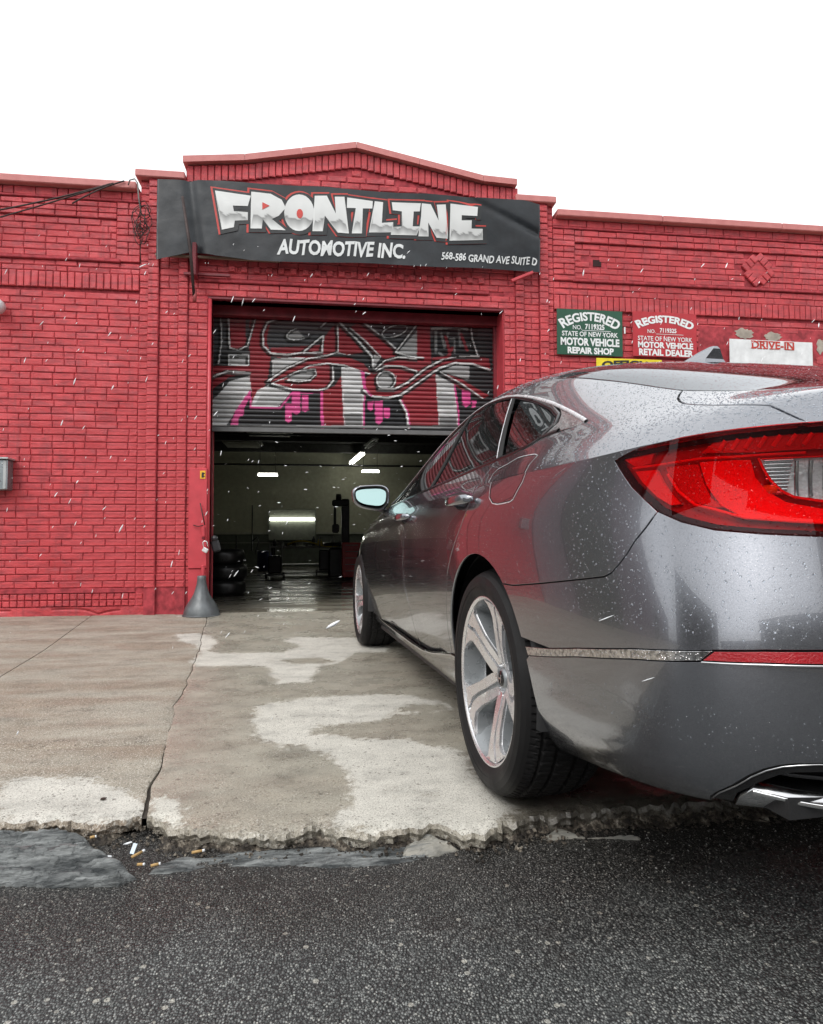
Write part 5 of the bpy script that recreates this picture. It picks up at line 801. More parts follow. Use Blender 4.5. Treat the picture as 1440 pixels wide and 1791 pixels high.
# ------------------------------------------------------------------ signs
m_sg = simple('sign_green', (.012, .075, .04), .4); m_sr = simple('sign_red', (.42, .02, .03), .4); m_sy = simple('sign_yellow', (.75, .60, .02), .4); m_sw = simple('sign_white', (.68, .70, .71), .4); m_tw = simple('print_white', (.72, .74, .74), .45, 0, .05); m_tk = simple('print_black', (.015, .015, .015), .45); m_tr = simple('print_red', (.45, .035, .02), .5)
def sign(label, x0, x1, z0, z1, mat, y=6.565, rot=0):
    t = thing('metal_sign', label, 'sign', ((x0+x1)/2, y, (z0+z1)/2)); t.rotation_euler = (0, rot, 0); w_, h_ = (x1-x0)/2, (z1-z0)/2
    M().box(-w_, w_, 0, .006, -h_, h_, .002).build('panel', mat, t)
    for a in (-1, 1):
        for e in (-1, 1): M().lathe([(0, -.004), (.008, -.003), (.009, 0)], 8, Matrix.Translation((a*(w_-.025), 0, e*(h_-.025))) @ Matrix.Rotation(math.radians(-90), 4, 'X') @ Matrix.Scale(-1, 4, (0, 0, 1))).build('screw', m_gry, t)
    return t
fl0 = lambda x, z: np.zeros_like(x)
def tx(t, s, x0, x1, z0, z1, mat, bold=.02, warp=None, sp=1.0): return text_on('lettering', s, (x0, x1, z0, z1), fl0, .0035, mat, t, bold, 0, warp, sp)
def arch(amt, shrink=0): 
    return lambda X_, Z_, t: (X_+shrink*(t[:, 1]-.5)*(t[:, 0]-.5), Z_+amt*(1-(2*t[:, 0]-1)**2))
s1 = sign('dark green sign reading registered motor vehicle repair shop', 2.412, 3.14, 2.698, 3.188, m_sg, rot=.006)
tx(s1, 'REGISTERED', -.325, .325, .03, .125, m_tw, .035, arch(.095, .13)); tx(s1, 'NO.', -.19, -.09, .028, .075, m_tw, .01); tx(s1, '7119325', -.055, .16, .032, .092, m_tw, .035)
tx(s1, 'STATE OF NEW YORK', -.31, .31, -.045, .008, m_tw, .022); tx(s1, 'MOTOR VEHICLE', -.325, .325, -.145, -.060, m_tw, .045); tx(s1, 'REPAIR SHOP', -.25, .26, -.232, -.16, m_tw, .045); M().box(-.09, .23, -.0045, -.003, .018, .023).build('underline', m_tw, s1)
s2 = sign('red sign reading registered motor vehicle retail dealer', 3.255, 3.985, 2.708, 3.195, m_sr, rot=.006)
tx(s2, 'REGISTERED', -.325, .325, .055, .135, m_tw, .045, arch(.075, .10)); tx(s2, 'NO.', -.2, -.11, .012, .052, m_tw, .01); tx(s2, '7119325', -.06, .13, .02, .070, m_tw, .03)
tx(s2, 'STATE OF NEW YORK', -.31, .31, -.072, -.022, m_tw, .012); tx(s2, 'MOTOR VEHICLE', -.31, .32, -.150, -.083, m_tw, .045); tx(s2, 'RETAIL DEALER', -.30, .32, -.232, -.160, m_tw, .045); M().box(-.1, .21, -.0045, -.003, .002, .006).build('underline', m_tw, s2)
s3 = sign('yellow sign with black lettering mostly hidden behind the car roof', 2.842, 3.577, 2.33, 2.676, m_sy)
tx(s3, 'OFFICIAL', -.31, .33, .06, .135, m_tk, .05, arch(.022)); tx(s3, 'INSPECTION', -.31, .31, -.07, .03, m_tk, .04); tx(s3, 'STATION', -.22, .22, -.155, -.085, m_tk, .04)
s4 = sign('white board with red drive-in lettering leaning above the car roof', 4.335, 5.32, 2.35, 2.918, m_sw, 6.52, .008)
tx(s4, 'DRIVE-IN', -.235, .27, .19, .275, m_tr, .03); sf = M()
for i, xx_ in enumerate((-.215, -.14, -.075, .0, .06, .185, .24)): sf.box(xx_-.028, xx_+.028, -.0045, -.003, .187, .197).box(xx_-.028, xx_+.022, -.0045, -.003, .268, .276)
sf.build('serif', m_tr, s4)
flat_print('sticker_mark', [([(-.28, -.02), (-.2, .03), (-.13, -.01), (-.19, -.06)], None)], fl0, .004, simple('print_blue', (.12, .3, .5), .5), s4)
o = M().box(3.16, 3.175, 6.57, 6.575, 2.95, 3.02).build('white_tag', m_tw); tag(o, 'small white tag between the green and the red sign', 'tag')
nb = thing('added_neighbour_block', 'unseen mauve-grey building added beside the red garage to mute red in the car reflections', 'building', (-3.46, 6.55, 0)); m_nb = simple('mauve_grey_render', (.20, .165, .18), .8, 0, .25, .3, 20)  # made-up wall beside the garage, there to keep red out of car reflections
M().box(-30, -.01, 0, 8, -.1, 3.95).build('wall', m_nb, nb); M().box(-30, .0, -.12, 8.1, 3.95, 4.1).build('parapet', m_nb, nb)
for k in range(4):
    dr_ = M().box(-4.2-k*6, -1.2-k*6, -.03, -.002, 0, 3.0).build('garage_door', simple('dark_gate_paint', (.05, .055, .06), .5), nb)
    for j in range(9): M().box(-4.15-k*6, -1.25-k*6, -.045, -.031, .05+j*.325, .35+j*.325, .006).build('door_panel', m_nb if k % 2 else m_dado, dr_)
te = thing('added_street_end_block', 'unseen tall dark building added at the street end to darken the bumper reflection', 'building', (-30, -14, 0)); M().box(-6, 0, 0, 17, -.1, 9.5).build('wall', simple('dark_brick_far', (.06, .05, .048), .8, 0, .3), te)  # made-up block, placed to put a dark band into the bumper reflection
for k in range(5):
    for j in range(3): M().box(.002, .06, 1.2+k*3.2, 2.6+k*3.2, 1.2+j*2.9, 2.9+j*2.9).build('window', m_dado, te)
# ------------------------------------------------------------------ across the street (seen in reflections)
m_bb = simple('brown_brick_far', (.14, .09, .075), .8, 0, .25); m_bb2 = simple('grey_stucco_far', (.20, .20, .19), .8, 0, .2); m_wd = MB('far_window_glass', (.03, .035, .04), .08).m
for (x0, x1, h, m_, lb) in ((-26, -9, 2.9, m_bb, 'low brown brick row building across the street, left'), (-8.9, 3, 5.2, m_bb2, 'low grey stucco workshop across the street, middle'), (3.1, 18, 8.5, m_bb, 'tall brown brick building across the street, right')):
    t = thing('far_building', lb, 'building', (x0, -13, .08)); M().box(0, x1-x0, -8, 0, 0, h).build('wall', m_, t); M().box(-.1, x1-x0+.1, -8, .25, h, h+.35).build('cornice', m_bb2, t)
    for fl_ in range(int((h-1)/3)+1):
        for k in range(int((x1-x0)/2.6)): 
            xw = .9+k*2.6; fr = M().box(xw-.08, xw+1.28, .002, .06, .9+fl_*3, 2.6+fl_*3).build('window', m_bb2, t); M().box(xw, xw+1.2, .062, .08, .98+fl_*3, 2.52+fl_*3).build('pane', m_wd, fr)

# ---- clamped cubic B-spline surfaces describing the left half of the car body (car frame: x right, y forward, z up) ----
def basis(n,t):
    # n control points, t in [0,n-3] scaled param
    k=np.concatenate([[0,0,0],np.arange(0,n-2),[n-3]*3]).astype(float)
    t=np.clip(np.asarray(t,float),0,n-3-1e-9)
    N=np.zeros((len(t),len(k)-1))
    for i in range(len(k)-1): N[:,i]=(t>=k[i])&(t<k[i+1])
    for d in range(1,4):
        M=np.zeros((len(t),len(k)-1-d))
        for i in range(len(k)-1-d):
            a=k[i+d]-k[i]; b=k[i+d+1]-k[i+1]
            if a>0: M[:,i]+=(t-k[i])/a*N[:,i]
            if b>0: M[:,i]+=(k[i+d+1]-t)/b*N[:,i+1]
        N=M
    return N
class Surf:
    def __init__(s,net): s.net=np.array(net,float); s.nu,s.nv=s.net.shape[:2]; s.U=s.nu-3; s.V=s.nv-3
    def P(s,u,v):
        a=basis(s.nu,u);b=basis(s.nv,v)
        return np.einsum('ki,kj,ijc->kc',a,b,s.net)
    def D(s,u,v,h=1e-3):
        u=np.asarray(u,float);v=np.asarray(v,float)
        u0=np.clip(u-h,0,s.U);u1=np.clip(u+h,0,s.U);v0=np.clip(v-h,0,s.V);v1=np.clip(v+h,0,s.V)
        return (s.P(u1,v)-s.P(u0,v))/(u1-u0)[:,None],(s.P(u,v1)-s.P(u,v0))/(v1-v0)[:,None]
    def N(s,u,v):
        a,b=s.D(u,v); n=np.cross(a,b); n/=np.linalg.norm(n,axis=1)[:,None]+1e-12; return -n if s.flip else n
    flip=False
PLAN=[(0,3.79,0,1),(-.45,3.73,-.1,1),(-.76,3.52,-.6,.8),(-.885,3.22,-.96,.28),(-.922,2.83,-1,0),(-.922,2.2,-1,0),(-.926,1.5,-1,0),(-.93,.8,-1,0),(-.938,.3,-1,0),(-.941,-.1,-1,0),
 (-.925,-.4,-1,-.05),(-.903,-.66,-.98,-.2),(-.868,-.87,-.8,-.6),(-.765,-1.0,-.45,-.9),(-.58,-1.065,-.15,-1),(-.3,-1.10,-.05,-1),(0,-1.11,0,-1)]
side=[(.19,.10),(.235,.055),(.33,.045),(.45,.018),(.60,.004),(.74,.0),(.85,.006),(None,None)]
arear=[(.232,.085),(.275,.045),(.345,.015),(.46,.004),(.58,.0),(.74,.0),(.85,.008),(None,None)]
tail=[(.30,.07),(.32,.03),(.37,.008),(.47,.0),(.575,.0),(.72,.045),(.83,.07),(None,None)]
front=[(.20,.09),(.23,.03),(.30,.0),(.42,.0),(.52,.01),(.60,.03),(.66,.06),(None,None)]
mix={0:front,1:front,2:front,3:None,4:side,5:side,6:side,7:side,8:side,9:side,10:arear,11:None,12:None,13:tail,14:tail,15:tail,16:tail}
def lerp(a,b,t): return [tuple(None if p is None else p+(q-p)*t for p,q in zip(x,y)) for x,y in zip(a,b)]
mix[3]=lerp(front,side,.5); mix[11]=lerp(arear,tail,.35); mix[12]=lerp(arear,tail,.75)
mix[9]=lerp(side,arear,.5)
Y=lambda y,L:[(x,y,z) for x,z in L]
B={
0:[(0,3.66,.66),(0,3.62,.70),(0,3.58,.73),(0,3.54,.745),(0,3.5,.755),(0,3.46,.765),(0,3.42,.77),(0,3.38,.78),(0,3.34,.785)],
1:[(-.42,3.62,.665),(-.40,3.58,.70),(-.38,3.54,.73),(-.35,3.5,.75),(-.3,3.46,.765),(-.25,3.42,.775),(-.18,3.36,.785),(-.1,3.32,.795),(0,3.28,.80)],
2:[(-.70,3.44,.69),(-.67,3.42,.725),(-.64,3.38,.755),(-.58,3.34,.775),(-.5,3.3,.79),(-.42,3.26,.80),(-.3,3.2,.815),(-.15,3.16,.825),(0,3.14,.83)],
3:[(-.85,3.18,.74),(-.82,3.18,.775),(-.78,3.16,.80),(-.7,3.14,.82),(-.62,3.1,.835),(-.54,3.08,.845),(-.4,3.04,.86),(-.2,3.02,.87),(0,3.0,.875)],
4:Y(2.75,[(-.893,.80),(-.868,.835),(-.83,.86),(-.76,.875),(-.68,.885),(-.6,.895),(-.45,.91),(-.22,.925),(0,.93)]),
5:Y(2.15,[(-.893,.86),(-.875,.905),(-.85,.935),(-.79,.965),(-.73,.985),(-.65,1.0),(-.47,1.02),(-.23,1.035),(0,1.04)]),
6:Y(1.5,[(-.898,.885),(-.878,.93),(-.855,.96),(-.785,1.09),(-.72,1.19),(-.66,1.25),(-.47,1.305),(-.23,1.325),(0,1.33)]),
7:Y(.8,[(-.905,.90),(-.88,.945),(-.85,.975),(-.765,1.13),(-.69,1.29),(-.62,1.37),(-.45,1.425),(-.22,1.447),(0,1.452)]),
8:Y(.3,[(-.905,.905),(-.88,.95),(-.845,.98),(-.757,1.13),(-.675,1.265),(-.61,1.325),(-.45,1.365),(-.22,1.385),(0,1.39)]),
9:Y(-.1,[(-.908,.91),(-.875,.955),(-.835,.99),(-.745,1.12),(-.66,1.215),(-.60,1.26),(-.45,1.285),(-.22,1.297),(0,1.30)]),
10:Y(-.42,[(-.89,.91),(-.865,.955),(-.82,.995),(-.73,1.08),(-.65,1.135),(-.58,1.163),(-.43,1.182),(-.22,1.192),(0,1.195)]),
11:[(-.871,-.65,.91),(-.845,-.65,.95),(-.80,-.65,.985),(-.72,-.66,1.03),(-.64,-.66,1.06),(-.57,-.66,1.075),(-.43,-.66,1.09),(-.22,-.66,1.098),(0,-.66,1.10)],
12:[(-.825,-.85,.921),(-.795,-.83,.948),(-.76,-.81,.975),(-.70,-.80,1.0),(-.62,-.79,1.017),(-.54,-.79,1.027),(-.42,-.79,1.038),(-.22,-.79,1.046),(0,-.79,1.048)],
13:[(-.735,-.965,.926),(-.715,-.945,.95),(-.69,-.93,.98),(-.63,-.91,1.0),(-.56,-.90,1.012),(-.48,-.90,1.02),(-.36,-.9,1.03),(-.18,-.9,1.038),(0,-.9,1.04)],
14:[(-.56,-1.03,.93),(-.555,-1.02,.955),(-.54,-1.005,.99),(-.50,-.985,1.005),(-.44,-.975,1.01),(-.37,-.97,1.015),(-.28,-.97,1.02),(-.14,-.97,1.025),(0,-.97,1.027)],
15:[(-.29,-1.065,.935),(-.285,-1.055,.965),(-.28,-1.04,1.0),(-.26,-1.02,1.01),(-.23,-1.01,1.013),(-.19,-1.005,1.015),(-.14,-1.005,1.017),(-.07,-1.005,1.019),(0,-1.005,1.02)],
16:[(0,-1.075,.935),(0,-1.068,.965),(0,-1.05,1.0),(0,-1.04,1.01),(0,-1.035,1.012),(0,-1.03,1.014),(0,-1.025,1.015),(0,-1.02,1.016),(0,-1.015,1.017)]}
def nets():
    A=[]
    for i,(x,y,nx,ny) in enumerate(PLAN):
        m=np.hypot(nx,ny) or 1; nx/=m; ny/=m
        row=[]
        for z,ins in mix[i]:
            if z is not None and 3<=i<=7 and z>.4: z=.4+(z-.4)*(B[i][0][2]-.4)/(.91-.4)
            if z is None: row.append(B[i][0])
            else: row.append((x-nx*ins if i not in(0,16) else 0,y-ny*ins,z))
        A.append(row)
    return Surf(A),Surf([B[i] for i in range(17)])
SA,SB=nets()
SA.flip=False;SB.flip=False

# ------------------------------------------------------------------ car
NA = {'signA': 1}
_a, _b = SA.D(np.array([7.]), np.array([3.])); _n = np.cross(_a, _b)[0]; SA.flip = bool(_n[0] > 0)
_a, _b = SB.D(np.array([7.]), np.array([5.])); _n = np.cross(_a, _b)[0]; SB.flip = bool(_n[2] < 0)
cth = .0804; CT = (-(math.cos(cth)*-1.5322-math.sin(cth)*-1.8784), -(math.sin(cth)*-1.5322+math.cos(cth)*-1.8784), 0)
car = thing('parked_sedan', 'wet dark grey sedan parked half across the pavement, nose towards the open garage door', 'car', CT, cth)
# paint
b = MB('steel_grey_metallic', (.085, .082, .088), .2, .93, Coat_Weight=1.0, Coat_Roughness=.01, Coat_IOR=1.6)
fl = b.voro(900, out='Color'); sp_ = b.n('ShaderNodeSeparateColor'); b.l(fl, sp_.inputs[0])
b.base(b.mix(sp_.outputs[0], (.205, .213, .236), (.272, .282, .310)))
v1 = b.voro(170); v2 = b.voro(75, co=b.co((1, 1.15, 1))); vc = b.voro(75, out='Color', co=b.co((1, 1.15, 1))); s2_ = b.n('ShaderNodeSeparateColor'); b.l(vc, s2_.inputs[0])
d1 = b.math('MULTIPLY', b.ramp(v1, [(.0, 1), (.22, .6), (.30, 0)]), b.ramp(b.noise(5, 4), [(.40, 0), (.55, 1)]))
d2 = b.math('MULTIPLY', b.ramp(v2, [(.0, 1), (.15, .7), (.2, 0)]), b.math('GREATER_THAN', s2_.outputs[0], .62))
hh = b.math('ADD', b.math('MULTIPLY', d1, .35), d2)
bp = b.n('ShaderNodeBump'); bp.inputs['Strength'].default_value = .35; bp.inputs['Distance'].default_value = .0016; b.l(hh, bp.inputs['Height']); b.l(bp.outputs[0], b.b.inputs['Coat Normal'])
dirt = b.ramp(b.noise(3, 5, .6), [(.45, .22), (.7, .28)]); b.rough(dirt)
m_paint = b.m
m_gap = MB('panel_gap_black', (.004, .004, .004), .8).m
m_trim = simple('gloss_black_trim', (.012, .012, .013), .15, 0, .2)
m_rub = simple('matt_black_plastic', (.015, .015, .016), .55, 0, .2, .2, 200)
m_chr = simple('chrome_trim', (.62, .62, .63), .12, 1, .1)
b = MB('wet_chrome', (.6, .6, .6), .16, 1); v1 = b.voro(190); b.bump(b.ramp(v1, [(0, 1), (.3, 0)]), .8, .002); b.base(b.ramp(b.noise(120, 3), [(.35, .30), (.6, .75)])); m_chrw = b.m
def glassmat(name, tint, alpha, rough=.02, ior=1.5):
    m = bpy.data.materials.new(name); m.use_nodes = True; t = m.node_tree; t.nodes.clear()
    o = t.nodes.new('ShaderNodeOutputMaterial'); mx = t.nodes.new('ShaderNodeMixShader'); fr = t.nodes.new('ShaderNodeFresnel'); tr = t.nodes.new('ShaderNodeBsdfTransparent'); gl = t.nodes.new('ShaderNodeBsdfGlossy')
    df = t.nodes.new('ShaderNodeBsdfDiffuse'); m2 = t.nodes.new('ShaderNodeMixShader'); tc = t.nodes.new('ShaderNodeTexCoord'); vo = t.nodes.new('ShaderNodeTexVoronoi'); cr = t.nodes.new('ShaderNodeValToRGB'); bp = t.nodes.new('ShaderNodeBump')
    vo.inputs['Scale'].default_value = 130; cr.color_ramp.elements[0].color = (1, 1, 1, 1); cr.color_ramp.elements[1].color = (0, 0, 0, 1); cr.color_ramp.elements[1].position = .24; bp.inputs['Strength'].default_value = .5; bp.inputs['Distance'].default_value = .002
    t.links.new(tc.outputs['Object'], vo.inputs['Vector']); t.links.new(vo.outputs['Distance'], cr.inputs[0]); t.links.new(cr.outputs[0], bp.inputs['Height']); t.links.new(bp.outputs[0], gl.inputs['Normal'])
    fr.inputs['IOR'].default_value = ior; tr.inputs['Color'].default_value = (*tint, 1); gl.inputs['Roughness'].default_value = rough; gl.inputs['Color'].default_value = (.95, .97, 1, 1)
    df.inputs['Color'].default_value = (tint[0]*.2, tint[1]*.2, tint[2]*.2, 1); m2.inputs[0].default_value = alpha
    t.links.new(tr.outputs[0], m2.inputs[1]); t.links.new(df.outputs[0], m2.inputs[2]); t.links.new(fr.outputs[0], mx.inputs[0]); t.links.new(m2.outputs[0], mx.inputs[1]); t.links.new(gl.outputs[0], mx.inputs[2]); t.links.new(mx.outputs[0], o.inputs[0]); return m
m_glass = glassmat('tinted_car_glass', (.16, .20, .19), .25, .01, 1.6); m_rglass = glassmat('rear_window_glass', (.12, .15, .15), .5, .02, 2.5)
m_lens = glassmat('red_lamp_lens', (1, .24, .25), .0, .01, 1.33); m_clear = glassmat('clear_lamp_lens', (.95, .95, .95), .0, .01, 1.5)
# ---- helpers on the body surface
def dens(S, L, seg=.02, closed=True):
    out = []; n = len(L)
    for i in range(n if closed else n-1):
        a, c_ = L[i], L[(i+1) % n]; p = S.P([a[0], c_[0]], [a[1], c_[1]]); k = max(1, int(np.linalg.norm(p[1]-p[0])/seg))
        for j in range(k): out.append((a[0]+(c_[0]-a[0])*j/k, a[1]+(c_[1]-a[1])*j/k))
    if not closed: out.append(L[-1])
    return out
def panel(o, S, L, step=.03, shrink=.0018, off=0.0, depth=.010, seg=.018, mirror=True, offfn=None, recompute=False, holes=()):
    L = dens(S, L, seg); L2 = np.array(L); U_, V_ = L2[:, 0], L2[:, 1]; n = len(L2)
    A = np.sum(U_*np.roll(V_, -1)-np.roll(U_, -1)*V_)
    if A < 0: L2 = L2[::-1].copy(); U_, V_ = L2[:, 0], L2[:, 1]
    eps = .004; Uc = np.clip(U_, eps, S.U-eps); Vc = np.clip(V_, eps, S.V-eps)
    Du, Dv = S.D(Uc, Vc); P = S.P(U_, V_); N_ = S.N(Uc, Vc)
    T_ = np.roll(P, -1, 0)-np.roll(P, 1, 0); T_ /= np.linalg.norm(T_, axis=1)[:, None]+1e-9
    In = np.cross(N_, T_)  # may point in or out
    def touv(W, i): return np.linalg.lstsq(np.stack([Du[i], Dv[i]], 1), W, rcond=1e-4)[0]
    test = np.mean([touv(In[i]*.001, i) @ np.array((-(V_[(i+1) % n]-V_[i-1]), (U_[(i+1) % n]-U_[i-1]))) for i in range(0, n, max(1, n//20))])
    if test < 0: In = -In
    if shrink:
        edge = ((U_ < 1e-4) | (U_ > S.U-1e-4) | (V_ < 1e-4) | (V_ > S.V-1e-4)) if shrink > 0 else np.zeros(n, bool)
        for i in range(n):
            if not edge[i]: L2[i] += np.clip(touv(In[i]*shrink, i), -.08, .08)
    L2[:, 0] = np.clip(L2[:, 0], 0, S.U); L2[:, 1] = np.clip(L2[:, 1], 0, S.V)
    su = step/max(1e-3, np.median(np.linalg.norm(Du, axis=1))); sv = step/max(1e-3, np.median(np.linalg.norm(Dv, axis=1)))
    W, F_ = cdt([tuple(p) for p in L2], holes, (su, sv))
    u_, v_ = W[:, 0], W[:, 1]; P = S.P(u_, v_); N_ = S.N(np.clip(u_, eps, S.U-eps), np.clip(v_, eps, S.V-eps))
    of = off if offfn is None else (off+offfn(u_, v_))[:, None]
    P = P+N_*of
    Fo = []
    for q in F_:
        q = list(q); nn = np.cross(P[q[1]]-P[q[0]], P[q[2]]-P[q[0]])
        Fo.append(tuple(q) if nn @ N_[q[0]] > 0 else tuple(q[::-1]))
    if recompute:
        NN = np.zeros_like(P)
        for q in Fo:
            nn = np.cross(P[q[1]]-P[q[0]], P[q[2]]-P[q[0]]); 
            for i in q: NN[i] += nn
        N_ = NN/(np.linalg.norm(NN, axis=1)[:, None]+1e-12)
    sets = [(P, Fo, N_)]
    if depth:
        B_ = S.P(L2[:, 0], L2[:, 1]); u2_, v2_ = np.clip(L2[:, 0], eps, S.U-eps), np.clip(L2[:, 1], eps, S.V-eps); Nb = S.N(u2_, v2_)
        ofb = off if offfn is None else (off+offfn(L2[:, 0], L2[:, 1]))[:, None]
        B_ = B_+Nb*ofb; T_ = np.roll(B_, -1, 0)-np.roll(B_, 1, 0); T_ /= np.linalg.norm(T_, axis=1)[:, None]+1e-9; Ou = np.cross(T_, Nb); 
        if test < 0: pass
        c_ = B_.mean(0); 
        if np.mean(np.einsum('ij,ij->i', Ou, B_-c_)) < 0: Ou = -Ou
        m1 = B_-Nb*.0012+Ou*.0006; m2_ = B_-Nb*depth+Ou*.0004
        Vv = np.vstack([B_, m1, m2_]); Nn = np.vstack([Nb, (Nb*.4+Ou)/np.linalg.norm(Nb*.4+Ou, axis=1)[:, None], Ou]); Ff = []
        for i in range(n):
            j = (i+1) % n
            for k in (0, n):
                q = (k+i, k+j, k+n+j, k+n+i); nn = np.cross(Vv[q[1]]-Vv[q[0]], Vv[q[2]]-Vv[q[0]]); Ff.append(q if nn @ (Ou[i]+Nb[i]*.2) > 0 else q[::-1])
        sets.append((Vv, Ff, Nn))
    for P_, F1, N1 in sets:
        o.add(P_, F1, True, N1)
        if mirror: o.add(P_*np.array((-1, 1, 1)), [q[::-1] for q in F1], True, N1*np.array((-1, 1, 1)))
    return o
def both(name, build, mat, parent, mir=True, label=None):
    """left part and its mirrored right twin as separate parts"""
    o = M(); build(o); L_ = o.build(name, mat, parent)
    if mir:
        o2 = M(); o2.hasn = o.hasn; o2.v = [(-x, y, z) for x, y, z in o.v]; o2.f = [tuple(q[::-1]) for q in o.f]; o2.sm = list(o.sm); o2.n = [(-x, y, z) for x, y, z in o.n]; R_ = o2.build(name, mat, parent); return L_, R_
    return L_, None
def ribbon(o, S, L, w, off=.0008, th=None, seg=.015, closed=False, wf=None):
    L = np.array(dens(S, L, seg, closed)); n = len(L); eps = .004
    u_, v_ = np.clip(L[:, 0], eps, S.U-eps), np.clip(L[:, 1], eps, S.V-eps); P = S.P(u_, v_); N_ = S.N(u_, v_)
    if closed: T_ = np.roll(P, -1, 0)-np.roll(P, 1, 0)
    else: T_ = np.gradient(P, axis=0)
    T_ /= np.linalg.norm(T_, axis=1)[:, None]+1e-9; Sd = np.cross(N_, T_); ww = (np.full(n, w) if wf is None else np.array([wf(i/(n-1)) for i in range(n)]))[:, None]
    if th is None:
        V_ = np.vstack([P-Sd*ww/2+N_*off, P+Sd*ww/2+N_*off]); F_ = []
        for i in range(n if closed else n-1):
            j = (i+1) % n; F_.append((i, n+i, n+j, j))
        nn = np.cross(V_[F_[0][1]]-V_[F_[0][0]], V_[F_[0][2]]-V_[F_[0][0]])
        if nn @ N_[0] < 0: F_ = [q[::-1] for q in F_]
        return o.add(V_, F_, True, np.vstack([N_, N_]))
    prof = [(-.5, -.3, -1, 0), (-.5, .45, -.8, .6), (-.30, .95, -.35, .93), (0, 1.05, 0, 1), (.30, .95, .35, .93), (.5, .45, .8, .6), (.5, -.3, 1, 0)]; k = len(prof)
    V_ = np.vstack([P+Sd*ww*a+N_*(off+th*b_) for a, b_, _, _ in prof]); Nn = np.vstack([(Sd*a+N_*b_) for _, _, a, b_ in prof]); F_ = []
    for i in range(n if closed else n-1):
        j = (i+1) % n
        for q in range(k-1): F_.append((q*n+i, (q+1)*n+i, (q+1)*n+j, q*n+j))
    q = F_[len(prof)//2]; nn = np.cross(V_[q[1]]-V_[q[0]], V_[q[2]]-V_[q[0]])
    if nn @ N_[0] < 0: F_ = [q[::-1] for q in F_]
    return o.add(V_, F_, True, Nn)
def inv_yz(S, y, z, u0, v0):
    u_, v_ = u0, v0
    for _ in range(40):
        uc, vc = np.array([np.clip(u_, .002, S.U-.002)]), np.array([np.clip(v_, .002, S.V-.002)]); P = S.P(uc, vc)[0]; Du, Dv = S.D(uc, vc)
        J = np.array([[Du[0][1], Dv[0][1]], [Du[0][2], Dv[0][2]]]); rr_ = np.array((y-P[1], z-P[2]))
        if np.abs(rr_).max() < 1e-5: break
        st_ = np.linalg.lstsq(J, rr_, rcond=1e-5)[0]; st_ = np.clip(st_, -.4, .4); u_ = float(np.clip(u_+st_[0], 0, S.U)); v_ = float(np.clip(v_+st_[1], 0, S.V))
    return (u_, v_)
AR = .368
def archpts(yc, a0, a1, n=40, u0=8., zc=.330, r_=AR):
    out = []; g = (u0, 2.)
    for a in np.linspace(a0, a1, n):
        z = max(zc+r_*math.sin(a), .215); g = inv_yz(SA, yc+r_*math.cos(a), z, g[0], g[1]); out.append(g)
    return out
RAD = math.radians
# ---- named lines in surface parameters
TL_LOW = [(10.19, 4.92), (10.33, 4.76), (10.44, 4.64), (10.63, 4.49), (10.79, 4.37), (11.07, 4.26), (11.44, 4.18), (11.9, 4.145), (12.44, 4.12), (13.05, 4.10)]
BSEAM = [(10.78, 4.37), (10.65, 4.19), (10.52, 4.03), (10.43, 3.87), (10.33, 3.73), (10.24, 3.62), (10.14, 3.56), (10.0, 3.53), (9.07, 3.33), (8.64, 3.24)]
DOOR_R = [(7.58, 5), (7.55, 4.88), (7.49, 4.57), (7.35, 4.22), (7.23, 3.98), (7.10, 3.66), (6.96, 3.2), (6.90, 2.7), (6.85, 2.3), (6.80, 1.7), (6.79, 1.06)]
DOOR_F = [(5.56, 5), (5.53, 4.4), (5.52, 3.8), (5.48, 3.23), (5.50, 2.51), (5.58, 1.93), (5.61, 1.29), (5.62, .52)]
FEND = [(3.75, 5), (3.71, 4.15), (3.71, 3.36), (3.63, 2.12), (3.58, .84), (3.55, .56)]
CHROME = [(4.05, .56), (4.21, .53), (4.68, .49), (5.22, .47), (5.52, .47), (5.83, .52), (6.13, .66), (6.50, .88), (6.80, 1.03)]
cut = lambda L, u0, u1: [p for p in L if u0 <= p[0] <= u1]
# rear arch: bumper side from bottom to the bumper seam, then over the top to the sill
rA = archpts(0, RAD(-162+0), RAD(-225), 16, 8.9)         # rear lower -> up to seam height
rA = archpts(0, RAD(200), RAD(127), 18, 8.9)
rB = archpts(0, RAD(127), RAD(-18), 40, 8.4)
fA = archpts(2.83, RAD(198), RAD(90), 24, 3.4); fB = archpts(2.83, RAD(90), RAD(-18), 24, 2.9)
seam_arch = rB[0]
BS2 = BSEAM+[seam_arch]
# scalloped lower doors
def scallop(u_, v_):
    top = np.interp(u_, [4.2, 4.87, 5.58, 6.36, 6.62], [.68, .95, 1.21, 1.22, 1.16]); bot = np.interp(u_, [p[0] for p in CHROME], [p[1] for p in CHROME])
    t = np.clip((top-v_)/np.maximum(top-bot, .05), 0, 1); fade = np.clip((u_-4.15)/.5, 0, 1)*np.clip((6.68-u_)/.35, 0, 1)
    return -.016*t**1.2*fade
fd = [p for p in CHROME if p[0] < 5.6]; 
def _fd(o):
    panel(o, SA, FEND[::-1]+DOOR_F+[(5.6, .49)]+[p for p in CHROME if 3.6 < p[0] < 5.6][::-1], .028, shrink=.0032, offfn=scallop, mirror=False, recompute=True)
    panel(o, SB, [(3.75, 0), (5.56, 0), (5.60, .70), (5.2, .70), (4.92, .68), (4.35, .60), (3.95, .40)], .03, mirror=False, shrink=.0012)
d1_, d1r = both('front_door', _fd, m_paint, car)
